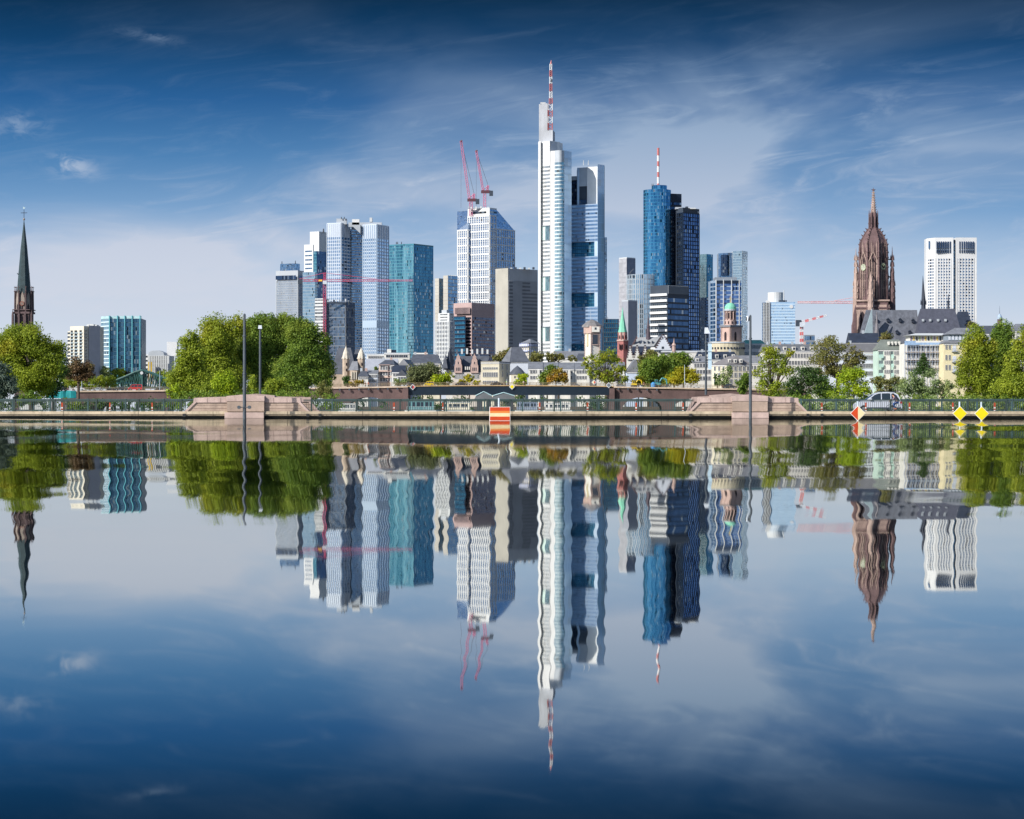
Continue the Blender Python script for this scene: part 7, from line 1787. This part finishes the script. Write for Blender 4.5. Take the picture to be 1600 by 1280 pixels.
# ---- people
def skin_part(name, chain, rad, m_, parent, sub=1):
    """one continuous skinned body piece from joints and bones"""
    org = parent['_o']; me = bpy.data.meshes.new(name)
    names = list(chain[0]); V = [tuple(a - b for a, b in zip(chain[0][k], org)) for k in names]
    me.from_pydata(V, [(names.index(a), names.index(b)) for a, b in chain[1]], [])
    o = bpy.data.objects.new(name, me); COL.objects.link(o); o.parent = parent; o['_o'] = tuple(org)
    me.materials.append(m_)
    md = o.modifiers.new('skin', 'SKIN')
    for i, k in enumerate(names):
        r = rad[k]; me.skin_vertices[0].data[i].radius = (r, r) if not isinstance(r, tuple) else r
    me.skin_vertices[0].data[0].use_root = True
    md.use_smooth_shade = True
    sb = o.modifiers.new('sub', 'SUBSURF'); sb.levels = sub; sb.render_levels = sub
    return o
skinm = mat('skin', srgb(206, 150, 122), .6, var=.05)
def cyclist(xx, Yc, zg):
    t = thing('person', 'cyclist in grey jacket, dark backpack and blue jeans riding left beside the silver car', 'person', (xx, Yc, zg))
    J = {'pel': (xx + .16, Yc, zg + .98), 'ch': (xx - .06, Yc, zg + 1.34), 'nk': (xx - .17, Yc, zg + 1.50), 'hd': (xx - .24, Yc, zg + 1.60), 'hd2': (xx - .25, Yc, zg + 1.70)}
    B = [('pel', 'ch'), ('ch', 'nk'), ('nk', 'hd'), ('hd', 'hd2')]; Rr = {'pel': (.15, .12), 'ch': (.19, .13), 'nk': .06, 'hd': .095, 'hd2': .085}
    for s, n in ((-1, 'l'), (1, 'r')):
        J[n + 's'] = (xx - .10, Yc + s * .19, zg + 1.42); J[n + 'e'] = (xx - .26, Yc + s * .24, zg + 1.16); J[n + 'h'] = (xx - .50, Yc + s * .24, zg + 1.04); J[n + 'f'] = (xx - .58, Yc + s * .24, zg + 1.03)
        B += [('ch', n + 's'), (n + 's', n + 'e'), (n + 'e', n + 'h'), (n + 'h', n + 'f')]; Rr.update({n + 's': .065, n + 'e': .045, n + 'h': .032, n + 'f': .035})
        kx, kz, fx_, fz_ = ((-.22, .78, -.02, .34) if s < 0 else (-.12, .62, .10, .22))
        J[n + 'p'] = (xx + .14, Yc + s * .09, zg + .93); J[n + 'k'] = (xx + kx, Yc + s * .11, zg + kz); J[n + 'a'] = (xx + fx_, Yc + s * .11, zg + fz_); J[n + 't'] = (xx + fx_ - .17, Yc + s * .11, zg + fz_ - .05)
        B += [('pel', n + 'p'), (n + 'p', n + 'k'), (n + 'k', n + 'a'), (n + 'a', n + 't')]; Rr.update({n + 'p': .085, n + 'k': .06, n + 'a': .04, n + 't': .035})
    b = skin_part('body', (J, B), Rr, skinm, t)
    sub = lambda ks, bs, grow, nm, m_: skin_part(nm, ({k: J[k] for k in ks}, [e for e in B if e in bs]), {k: (tuple(v + grow for v in Rr[k]) if isinstance(Rr[k], tuple) else Rr[k] + grow) for k in ks}, m_, t)
    sub(['ch', 'pel', 'ls', 'le', 'lh', 'rs', 're', 'rh'], [('pel', 'ch'), ('ch', 'ls'), ('ls', 'le'), ('le', 'lh'), ('ch', 'rs'), ('rs', 're'), ('re', 'rh')], .022, 'jacket', mat('jacket', srgb(110, 98, 112), .8, var=.1))
    sub(['pel', 'lp', 'lk', 'la', 'rp', 'rk', 'ra'], [('pel', 'lp'), ('lp', 'lk'), ('lk', 'la'), ('pel', 'rp'), ('rp', 'rk'), ('rk', 'ra')], .018, 'jeans', mat('denim', srgb(40, 84, 150), .85, var=.15))
    MB().lathe(xx - .235, Yc, [(.07, zg + 1.62), (.115, zg + 1.68), (.10, zg + 1.78), (.03, zg + 1.82)], 10).build('hair', mat('hair', (.02, .015, .012), .7), t, smooth=True)
    for s in (-1, 1):
        kx, fz_ = (-.19, .25) if s < 0 else (-.07, .13)
        MB().box(xx + kx, xx + kx + .27, Yc + s * .11 - .045, Yc + s * .11 + .045, zg + fz_, zg + fz_ + .08).build('shoe', mat('shoe', srgb(200, 120, 80), .7), t)
    bp = thing('backpack', 'dark backpack worn by the cyclist beside the silver car', 'backpack', (xx + .22, Yc, zg + 1.2))
    g = MB(); pts = [(xx + .10, zg + 1.46), (xx + .28, zg + 1.36), (xx + .42, zg + 1.12), (xx + .36, zg + 1.02), (xx + .20, zg + 1.06), (xx + .02, zg + 1.38)]
    g.poly_y(pts, Yc - .15, Yc + .15).build('pack', mat('backpack_cloth', (.02, .02, .03), .85), bp)
    # bicycle
    q = thing('bicycle', 'dark bicycle ridden left beside the silver car', 'bicycle', (xx, Yc, zg)); bk = mat('bike_frame', (.05, .06, .08), .4, metal=.4)
    for c0 in (-.55, .55):
        g = MB(); n = 22
        for k in range(n):
            a0, a1 = 2 * math.pi * k / n, 2 * math.pi * (k + 1) / n; g.tube((xx + c0 + .33 * math.cos(a0), Yc, zg + .35 + .33 * math.sin(a0)), (xx + c0 + .33 * math.cos(a1), Yc, zg + .35 + .33 * math.sin(a1)), .022, .022, 5)
        wq = g.build('wheel', tyre, q); g = MB()
        for k in range(10): a0 = math.pi * k / 5; g.tube((xx + c0, Yc, zg + .35), (xx + c0 + .32 * math.cos(a0), Yc, zg + .35 + .32 * math.sin(a0)), .005, .005, 3)
        g.build('spokes', rim, wq)
    g = MB(); pts = {'bb': (.0, .30), 'st': (.15, .85), 'hd': (-.42, .88), 'rw': (.55, .35), 'fw': (-.55, .35), 'h2': (-.46, .98)}
    for a, b_ in (('bb', 'st'), ('bb', 'hd'), ('st', 'hd'), ('bb', 'rw'), ('st', 'rw'), ('hd', 'fw'), ('hd', 'h2')): g.tube((xx + pts[a][0], Yc, zg + pts[a][1]), (xx + pts[b_][0], Yc, zg + pts[b_][1]), .022, .02, 6)
    g.build('frame', bk, q)
    MB().tube((xx - .50, Yc - .27, zg + 1.0), (xx - .50, Yc + .27, zg + 1.0), .018, .018, 6).build('handlebar', bk, q)
    MB().box(xx + .06, xx + .28, Yc - .07, Yc + .07, zg + .86, zg + .91).build('saddle', tyre, q)
    MB().tube((xx - .02, Yc - .13, zg + .20), (xx + .05, Yc + .13, zg + .35), .02, .02, 5).build('crank', bk, q)
cyclist(PX(1399, NB + 2.6), NB + 2.6, zk - .0)
def walker(px, Yw, zg, lab, top_m, leg_m):
    xx = PX(px, Yw); t = thing('person', lab, 'person', (xx, Yw, zg), 'people walking on the far bridge')
    J = {'pel': (xx, Yw, zg + .95), 'ch': (xx, Yw, zg + 1.35), 'nk': (xx, Yw, zg + 1.52), 'hd': (xx, Yw, zg + 1.63), 'h2': (xx, Yw, zg + 1.72)}
    B = [('pel', 'ch'), ('ch', 'nk'), ('nk', 'hd'), ('hd', 'h2')]; Rr = {'pel': (.16, .11), 'ch': (.19, .12), 'nk': .06, 'hd': .095, 'h2': .08}
    for s, n in ((-1, 'l'), (1, 'r')):
        J[n + 's'] = (xx + s * .2, Yw, zg + 1.42); J[n + 'e'] = (xx + s * .25, Yw + .04, zg + 1.12); J[n + 'h'] = (xx + s * .24, Yw - .05, zg + .85)
        J[n + 'k'] = (xx + s * .12, Yw - .03, zg + .5); J[n + 'a'] = (xx + s * .16, Yw, zg + .08)
        B += [('ch', n + 's'), (n + 's', n + 'e'), (n + 'e', n + 'h'), ('pel', n + 'k'), (n + 'k', n + 'a')]; Rr.update({n + 's': .06, n + 'e': .045, n + 'h': .035, n + 'k': .07, n + 'a': .045})
    skin_part('body', (J, B), Rr, skinm, t)
    ks = ['ch', 'pel', 'ls', 'le', 'rs', 're']; skin_part('jacket', ({k: J[k] for k in ks}, [e for e in B if e[0] in ks and e[1] in ks]), {k: (tuple(v + .03 for v in Rr[k]) if isinstance(Rr[k], tuple) else Rr[k] + .025) for k in ks}, top_m, t)
    ks = ['pel', 'lk', 'la', 'rk', 'ra']; skin_part('trousers', ({k: J[k] for k in ks}, [e for e in B if e[0] in ks and e[1] in ks]), {k: (tuple(v + .02 for v in Rr[k]) if isinstance(Rr[k], tuple) else Rr[k] + .02) for k in ks}, leg_m, t)
    MB().lathe(xx, Yw, [(.09, zg + 1.66), (.11, zg + 1.72), (.08, zg + 1.8), (.02, zg + 1.83)], 8).build('hair', mat('hair', (.02, .015, .012), .7), t)
dkc = mat('cloth_dark', (.03, .03, .05), .9); redj = mat('cloth_red', (.45, .04, .05), .9); grj = mat('cloth_green', srgb(120, 210, 60), .9); whj = mat('cloth_pale', (.55, .56, .6), .9)
walker(571, 812, vz(571), 'person in dark clothes walking left of the one in red, by the pink house', dkc, dkc)
walker(575.5, 812, vz(575), 'person in a red top walking at the foot of the pink house', redj, dkc)
walker(791.5, 811.5, vz(791), 'person in a bright green jacket on the steel girder, by the yellow diamond board', grj, dkc)
walker(818, 812, vz(818), 'person in pale top pausing on the girder below the round chapel', whj, dkc)
walker(1006, 812, vz(1006), 'person in dark clothes between the yellow and turquoise diggers', dkc, dkc)
# ================================================================ trees
bark = mat('bark', (.10, .075, .055), .9, var=.3, scale=1.)
RNG = np.random.default_rng(11)
LM = {
 'sun': leafmat('leaf_sunny', (.12, .19, .018), (.46, .53, .05), (.50, .46, .045), .45),
 'mid': leafmat('leaf_mid', (.06, .13, .02), (.27, .38, .05), (.34, .38, .05), .4),
 'dark': leafmat('leaf_dark', (.03, .075, .02), (.11, .19, .045), None, .35),
 'olive': leafmat('leaf_olive', (.13, .14, .035), (.36, .35, .11), (.26, .20, .07), .4),
 'yellow': leafmat('leaf_yellow', (0.232, 0.232, 0.0145), (0.6, 0.551, 0.029), (0.6, 0.493, 0.0435)),
 'lime': leafmat('leaf_lime', (0.145, 0.246, 0.0116), (0.493, 0.6, 0.029), (0.58, 0.58, 0.029)),
 'orange': leafmat('leaf_orange', (0.174, 0.16, 0.0217), (0.493, 0.348, 0.0435), (0.551, 0.232, 0.029)),
 'brown': leafmat('leaf_brown', (0.087, 0.0508, 0.0261), (0.232, 0.145, 0.0653), (0.145, 0.145, 0.0435)),
 'willow': leafmat('leaf_grey', (0.087, 0.123, 0.087), (0.261, 0.334, 0.261)),
 'pale': leafmat('leaf_pale', (0.131, 0.189, 0.0725), (0.377, 0.478, 0.203), (0.435, 0.464, 0.145)),
 'gg': leafmat('leaf_greygreen', (0.087, 0.116, 0.0435), (0.246, 0.275, 0.123), (0.232, 0.217, 0.0725)),
}
def leaves(name, clumps, leaf, m_, parent, dens=1.0, up=.25, thin=0.):
    """many small folded leaf faces spread through spray-shaped clumps (centre, radii, weight)"""
    C, N, S, G = [], [], [], []
    for (c, r, gidx) in clumps:
        area = 4 * math.pi * ((r[0] * r[1] + r[0] * r[2] + r[1] * r[2]) / 3)
        n = max(12, int(dens * area / (leaf * leaf) * 1.15))
        d = RNG.normal(size=(n, 3)); d /= np.linalg.norm(d, axis=1)[:, None]
        rad = (RNG.random(n) ** .45) * (1 + .28 * RNG.normal(size=n).clip(-1, 2) * .5)
        C.append(np.array(c) + d * rad[:, None] * np.array(r))
        nn = d * .9 + RNG.normal(size=(n, 3)) * .55 + np.array([0, 0, up]); nn /= np.linalg.norm(nn, axis=1)[:, None]
        N.append(nn); S.append(leaf * (.55 + .8 * RNG.random(n))); G.append(np.full(n, gidx))
    C = np.concatenate(C); N = np.concatenate(N); S = np.concatenate(S); G = np.concatenate(G); n = len(C)
    if thin: pass
    t1 = np.cross(N, RNG.normal(size=(n, 3))); t1 /= np.linalg.norm(t1, axis=1)[:, None]; t2 = np.cross(N, t1)
    h = S[:, None] * .5
    V = np.stack([C - t1 * h, C + t2 * h * .7 + N * h * .15, C + t1 * h, C - t2 * h * .7 + N * h * .15], 1)
    org = np.array(parent['_o']); V = (V - org).reshape(-1, 3)
    me = bpy.data.meshes.new(name)
    me.vertices.add(n * 4); me.vertices.foreach_set('co', V.astype(np.float32).ravel())
    me.loops.add(n * 4); me.loops.foreach_set('vertex_index', np.arange(n * 4, dtype=np.int32))
    me.polygons.add(n); me.polygons.foreach_set('loop_start', np.arange(0, n * 4, 4, dtype=np.int32)); me.polygons.foreach_set('loop_total', np.full(n, 4, dtype=np.int32))
    uvl = me.uv_layers.new(name='uv'); ru = RNG.random(n); uv = np.repeat(np.stack([ru, G], 1), 4, axis=0)
    uvl.data.foreach_set('uv', uv.astype(np.float32).ravel())
    me.materials.append(m_); me.update(calc_edges=True)
    o = bpy.data.objects.new(name, me); COL.objects.link(o); o.parent = parent
    return o, n
TOTAL = [0]
def tree(label, Y, lobes, m_, base=None, name='tree', grp='trees along the river', k=26, leaf=None, dens=1.0, cr=.34, airy=0., stretch=1., trunk=.35, zb=.5, cat='tree', deep=1., limbs=9, shell=.55):
    """lobes in photo pixels at depth Y: (px, py, rx, ry); each is filled with sprays"""
    s = Y / F; cx = sum(l[0] * l[2] for l in lobes) / sum(l[2] for l in lobes)
    t = thing(name, label, cat, (PX(base or cx, Y), Y, zb), grp)
    leaf = leaf or max(.2, Y * .00078)
    cl = []; ends = []
    for (px, py, rx, ry) in lobes:
        c = np.array([PX(px, Y), Y, PZ(py, Y)]); Rr = np.array([rx * s, min(rx, ry * 1.3) * s * deep, ry * s])
        kk = max(8, int(k * (rx * ry) / 900 * (Y / 400) ** 0)) if k else 0
        kk = min(max(kk, 22), 90)
        for i in range(kk):
            d = RNG.normal(size=3); d /= np.linalg.norm(d)
            if d[1] > .55: d[1] *= -1            # favour the side seen, keep some depth
            f = shell + (1 - shell) * RNG.random()
            if RNG.random() < .12: f *= .5
            f *= (1 - cr * .55)
            pc = c + d * Rr * f
            if pc[2] < zb + .5: pc[2] = zb + .5 + RNG.random()
            q = cr * min(Rr[0], Rr[2]) * (.6 + .8 * RNG.random())
            cl.append((pc, (q * (1.0 + .3 * RNG.random()), q, q * stretch * (.7 + .4 * RNG.random())), RNG.random()))
            ends.append(pc)
    o, n = leaves('crown', cl, leaf, LM[m_], t, dens); TOTAL[0] += n
    # trunk with limbs
    g = MB(); x0 = PX(base or cx, Y); low = min(PZ(l[1] + l[3] * .5, Y) for l in lobes); low = max(zb + 1.0, low)
    tops = sorted(ends, key=lambda e: RNG.random())[:limbs * len(lobes)]
    tr = trunk * max(.5, (PZ(lobes[0][1], Y) - zb) / 10)
    g.tube((x0, Y, zb - .4), (x0 + tr * .3, Y, low), tr, tr * .75, 9)
    for e in tops:
        m1 = np.array([x0 + (e[0] - x0) * .35, Y + (e[1] - Y) * .3, low + (e[2] - low) * .45 if e[2] > low else low + .3])
        g.tube((x0 + tr * .3, Y, low - .2), m1, tr * .3, tr * .17, 5); g.tube(m1, e, tr * .17, tr * .04, 5)
    g.build('trunk', bark, t)
    return t

# left edge
tree('grey-green willow at the far left edge behind the railing', 372, [(0, 600, 26, 34), (18, 612, 16, 26), (-16, 590, 30, 40)], 'willow', base=0, stretch=1.3, k=30)
tree('big yellow-green broadleaf tree at the left under the needle spire', 420, [(42, 535, 40, 34), (10, 555, 34, 40), (76, 560, 30, 38), (50, 590, 46, 32), (22, 530, 22, 22)], 'sun', base=48, k=42, dens=.95)
tree('dark green tree in the shade, behind the big yellow-green tree at left', 470, [(80, 590, 32, 34), (95, 572, 16, 26), (60, 608, 34, 18)], 'dark', base=82, k=26)
tree('reddish brown leaved tree left of the cream apartment tower', 640, [(122, 572, 20, 17), (138, 580, 13, 16), (110, 582, 14, 18), (128, 590, 20, 12)], 'brown', base=122, k=60, cr=.38)
tree('small light shrub behind the teal netting, right of the willow', 390, [(48, 622, 14, 14), (66, 626, 12, 10), (34, 626, 10, 12)], 'mid', base=50, k=30, name='shrub', cat='shrub', trunk=.15)
for i, (px, py, rx, ry, m_, lab) in enumerate(((166, 582, 11, 10, 'pale', 'first'), (178, 584, 9, 9, 'mid', 'second'), (189, 583, 9, 10, 'lime', 'third'), (200, 586, 10, 7, 'brown', 'fourth'), (212, 587, 9, 7, 'mid', 'fifth'), (252, 588, 14, 10, 'mid', 'sixth'))):
    tree('small %s tree from the left in front of the teal glass building' % lab, 1160 + i * 3, [(px, py, rx, ry), (px + 3, py + 8, rx, ry * .8)], m_, k=60, cr=.36, zb=1.2, grp='small trees by the iron footbridge', limbs=4)
# trimmed hedge of plane trees
t = thing('trimmed_hedge', 'flat-topped clipped row of plane trees above the far bridge at left', 'hedge', (PX(138, 900), 900, 1.2)); Yh = 900
cl = []
for k in range(130):
    px = 99 + 80 * (k + .5) / 130; r_ = RNG.random(); py = 589 + 1.2 * math.sin(k * .31) + r_ * 16
    cl.append((np.array([PX(px, Yh), Yh + RNG.random() * 5, PZ(py, Yh)]), (1.1, 1.1, .95), RNG.random()))
leaves('crown', cl, .5, LM['sun'], t, .9)
g = MB()
for k in range(9): g.tube((PX(103 + k * 9, Yh), Yh + 2, 1), (PX(103 + k * 9, Yh), Yh + 2, PZ(600, Yh)), .25, .2, 6)
g.build('trunk', bark, t)
# big island trees
tree('huge round tree, leftmost and yellowest of the central round clump', 345, [(300, 558, 26, 38), (285, 590, 26, 30), (312, 598, 30, 26), (296, 530, 18, 20)], 'sun', base=300, k=42, stretch=1.25)
tree('tall round tree forming the left top of the central clump', 372, [(340, 530, 34, 36), (328, 560, 36, 44), (372, 512, 22, 22), (350, 590, 40, 34)], 'sun', base=345, k=42, stretch=1.25)
tree('tall round tree at the top middle of the clump, behind the thick pole', 380, [(412, 512, 34, 26), (400, 545, 42, 44), (440, 520, 28, 30), (420, 585, 44, 36), (456, 520, 24, 28), (456, 548, 22, 26), (375, 560, 26, 34)], 'mid', base=410, k=42, stretch=1.15)
tree('dark tree on the right side of the central round clump', 366, [(472, 528, 30, 32), (480, 552, 34, 34), (492, 575, 30, 34), (505, 535, 16, 17), (460, 585, 34, 34), (512, 590, 16, 26)], 'mid', base=478, k=42)
for i, (px, py, rx, ry, m_, lab) in enumerate(((352, 602, 22, 22, 'lime', 'bright yellow-green bush at the foot of the clump, left of the thick pole'), (322, 610, 20, 14, 'sun', 'low leafy bush at the lower left of the round clump'), (398, 604, 14, 20, 'sun', 'upright green bush right between the two poles'),
        (432, 606, 24, 18, 'sun', 'light green bush right of the lamp post with box head'), (508, 608, 20, 12, 'olive', 'olive bush at the right foot of the round clump'), (275, 612, 18, 12, 'lime', 'yellowish low bush at the left foot of the round clump'))):
    tree(lab, 330 + i, [(px, py, rx, ry), (px + 4, py + 10, rx * .9, ry * .8)], m_, k=60, cr=.34, stretch=1.5, name='bush', cat='bush', grp='bushes at the foot of the round clump', trunk=.15, limbs=5)
# old-town side
T2 = [
 ('small green tree before the twin-spired stone church', 905, [(542, 592, 7, 8)], 'dark'),
 ('low yellow shrub row right of the small green tree by the stone church', 900, [(552, 598, 9, 4), (562, 597, 8, 4)], 'orange'),
 ('pale palm-like shrub before the white gable house', 930, [(622, 596, 9, 5), (632, 597, 7, 5)], 'pale'),
 ('small round tree between the stone church and pink house roofs', 1040, [(586, 577, 6, 4)], 'mid'),
 ('large grey-green tree before the long ochre building', 925, [(652, 585, 18, 13), (672, 580, 20, 12), (660, 594, 24, 8)], 'gg'),
 ('yellow-green tree left of the rosy gabled hall', 905, [(690, 592, 16, 10), (676, 598, 14, 6), (702, 590, 7, 10)], 'lime'),
 ('small yellow tree in front of the pale arcade', 900, [(733, 590, 9, 5), (722, 597, 8, 5), (745, 598, 8, 4)], 'yellow'),
 ('olive tree behind the cream palace block, left of the truncated roof', 1150, [(786, 556, 12, 9), (776, 560, 8, 5), (794, 550, 7, 7)], 'olive'),
 ('yellow-green tree before the round chapel', 900, [(818, 592, 10, 8), (810, 597, 10, 5)], 'lime'),
 ('olive tree over the roofs, left of the row behind the white houses', 1030, [(842, 557, 12, 8), (834, 562, 8, 6)], 'olive'),
 ('green tree over the roofs, right one of the row behind the white houses', 1032, [(862, 557, 12, 7), (876, 559, 10, 6), (896, 560, 8, 5)], 'olive'),
 ('green tree left half of the pair before the white row', 905, [(852, 588, 9, 10), (860, 578, 8, 8)], 'mid'),
 ('orange and green tree before the white row houses', 900, [(872, 584, 12, 9), (868, 592, 14, 8), (880, 590, 9, 8)], 'orange'),
 ('olive tree before the town hall gables', 980, [(1016, 555, 14, 10), (1004, 562, 10, 8)], 'olive'),
 ('deep green tree right of the pale blue gable', 905, [(1018, 578, 18, 22), (1008, 590, 12, 14), (1034, 570, 12, 18)], 'mid'),
 ('green tree with rounded top right of the deep green one', 925, [(1052, 568, 16, 16), (1064, 566, 14, 14), (1044, 590, 14, 14)], 'mid'),
 ('wide yellow tree with spreading limbs left of the lamp post with banner', 895, [(1068, 582, 20, 9), (1056, 592, 18, 10), (1080, 590, 14, 10)], 'yellow'),
 ('small yellow bush at the foot of the pale blue gable', 890, [(995, 594, 12, 6), (1004, 597, 8, 4)], 'yellow'),
 ('thin silvery tree before the cream hipped-roof house', 890, [(1134, 588, 9, 16), (1130, 596, 12, 8), (1140, 580, 5, 10)], 'pale'),
 ('dark green small tree left of the thin silvery tree', 893, [(1121, 592, 6, 8)], 'dark'),
 ('low green tree left of the slim spotlight pole', 700, [(1160, 600, 10, 12), (1166, 592, 8, 10)], 'mid'),
 ('small olive tree squeezed before the dark slate cathedral roof', 915, [(1386, 524, 10, 9), (1380, 532, 8, 6)], 'olive'),
 ('olive clump over the grey roof beside the white grid tower', 930, [(1517, 508, 9, 6)], 'olive'),
 ('small palm-green tree behind yellow shrubs, in front of the white cluster', 900, [(1352, 0, 0, 0)], None),
]
for lab, Yt, lb, m_ in T2:
    if m_ is None: continue
    air = 'thin' in lab
    lb = [(a, b, c * 1.18, d * 1.15) for a, b, c, d in lb] + [(lb[0][0], lb[0][1] + lb[0][3] * .9, lb[0][2] * .85, lb[0][3] * .7)]
    tree(lab, Yt, lb, m_, k=150 if not air else 90, cr=.40, zb=1.2 if Yt > 860 else .6, grp='trees of the old town shore', limbs=2 if not air else 10, dens=.95 if not air else .35, trunk=.22)
tree('airy light green plane tree with open limbs before the last white houses', 880, [(934, 562, 18, 16), (952, 555, 18, 16), (966, 572, 16, 18), (928, 580, 14, 14), (950, 588, 18, 16), (972, 590, 12, 14), (916, 568, 9, 12)], 'sun', base=947, k=52, cr=.32, dens=.62, zb=1.2, limbs=10, trunk=.4)
# right bank, nearer
tree('tall airy yellow-green tree right of the slim spotlight pole', 520, [(1205, 555, 22, 22), (1192, 585, 18, 24), (1222, 575, 20, 24), (1206, 610, 26, 22), (1235, 552, 8, 8)], 'sun', base=1207, k=46, cr=.32, dens=.62, limbs=8, trunk=.5, zb=.6)
tree('dark green tree between the airy tree and the bright lime tree', 540, [(1258, 588, 24, 24), (1240, 608, 20, 20), (1275, 600, 20, 26), (1252, 625, 30, 16)], 'dark', base=1256, k=34, dens=.85, zb=.6)
tree('big olive-brown tree below the long white house', 600, [(1300, 548, 30, 26), (1328, 555, 22, 22), (1285, 572, 22, 26), (1318, 580, 30, 22), (1345, 560, 10, 16)], 'olive', base=1308, k=36, cr=.28, dens=.75, zb=.6)
tree('mid-green tree behind the lime tree, left side', 570, [(1285, 605, 22, 22), (1300, 618, 24, 18)], 'mid', base=1290, k=34, zb=.6)
tree('bright lime-green tree left of the silver car', 480, [(1332, 590, 26, 24), (1318, 612, 26, 20), (1345, 612, 22, 20), (1325, 632, 36, 12)], 'lime', base=1330, k=38, cr=.3, zb=.6)
tree('brownish row tree behind the silver car, left one', 640, [(1372, 598, 14, 12), (1385, 602, 14, 12), (1378, 615, 20, 12)], 'olive', base=1378, k=60, zb=.6)
tree('brownish row tree behind the silver car, right one by the pale tree', 642, [(1400, 598, 14, 12), (1396, 614, 16, 12)], 'olive', base=1398, k=60, zb=.6)
tree('pale green maple behind the cyclist', 520, [(1425, 602, 26, 24), (1452, 600, 24, 22), (1440, 618, 38, 22), (1474, 606, 18, 20)], 'pale', base=1442, k=40, cr=.28, zb=.6)
# conifer
t = thing('conifer', 'small dark conifer in front of the scaffolded house', 'tree', (PX(1444, 760), 760, .6), 'trees along the river')
cl = []
for k in range(46):
    f = k / 46; a = k * 2.4; zz = PZ(553 + 34 * f, 760); r_ = .4 + 4.6 * f ** 1.2
    cl.append((np.array([PX(1443, 760) + r_ * .6 * math.cos(a), 760 + r_ * .5 * math.sin(a), zz]), (.5 + r_ * .38, .5 + r_ * .3, .55), RNG.random()))
leaves('crown', cl, .5, LM['dark'], t, .9); MB().tube((PX(1443, 760), 760, .2), (PX(1443, 760), 760, PZ(556, 760)), .3, .05, 6).build('trunk', bark, t)
tree('tall bright green poplar, left one at the right edge of the photo', 470, [(1525, 530, 20, 26), (1520, 560, 28, 34), (1542, 556, 20, 34), (1532, 590, 26, 30), (1508, 600, 18, 26), (1520, 625, 34, 18)], 'sun', base=1524, k=44, stretch=1.3, zb=.6)
tree('tall bright green poplar, right one at the right edge of the photo', 480, [(1566, 522, 20, 20), (1562, 545, 28, 32), (1566, 585, 24, 34), (1552, 615, 26, 24)], 'mid', base=1564, k=44, stretch=1.3, zb=.6)
tree('large yellowish-green tree cut by the right edge', 440, [(1592, 560, 26, 36), (1586, 600, 32, 32), (1605, 530, 20, 24), (1600, 625, 40, 18), (1630, 580, 30, 50)], 'sun', base=1596, k=34, dens=.95, zb=.6)
# undergrowth that closes the views through the railing
def under(name, px0, px1, py0, py1, Y, m_, n, lab=None):
    cl = []
    for k in range(n):
        px = px0 + (px1 - px0) * RNG.random(); py = py0 + (py1 - py0) * RNG.random(); r_ = 5.5 * Y / F * (.6 + .8 * RNG.random())
        cl.append((np.array([PX(px, Y), Y + RNG.random() * 8, PZ(py, Y)]), (r_ * 1.3, r_, r_), RNG.random()))
    o = thing(name, None, None, (PX((px0 + px1) / 2, Y), Y, .4)); del o['_o']; bpy.data.objects.remove(o)
    e = {'_o': (0, 0, 0)}
    class E(dict): pass
    d = bpy.data.objects.new('tmp', None); COL.objects.link(d); d['_o'] = (0, 0, 0)
    ob, n_ = leaves(name, cl, Y * .0009, LM[m_], d, .8); ob.parent = None; bpy.data.objects.remove(d)
    tag(ob, kind='stuff'); TOTAL[0] += n_
under('undergrowth', 540, 960, 618, 640, 866, 'dark', 90)
under('undergrowth', 258, 530, 612, 640, 318, 'mid', 150)
under('undergrowth', 1200, 1620, 618, 641, 425, 'mid', 200)
under('undergrowth', 1230, 1620, 622, 641, 410, 'pale', 90)
under('undergrowth', -60, 120, 626, 641, 500, 'mid', 60)
under('undergrowth', 120, 262, 626, 641, 600, 'dark', 50)
# wooded strip far behind, closing the horizon
under('distant_woods', -60, 560, 590, 606, 1400, 'mid', 260)
under('distant_woods', 560, 1660, 596, 608, 1330, 'gg', 260)
print('leaf faces', TOTAL[0], 'objects', len(bpy.data.objects))
for o in bpy.data.objects:
    if '_o' in o.keys(): del o['_o']
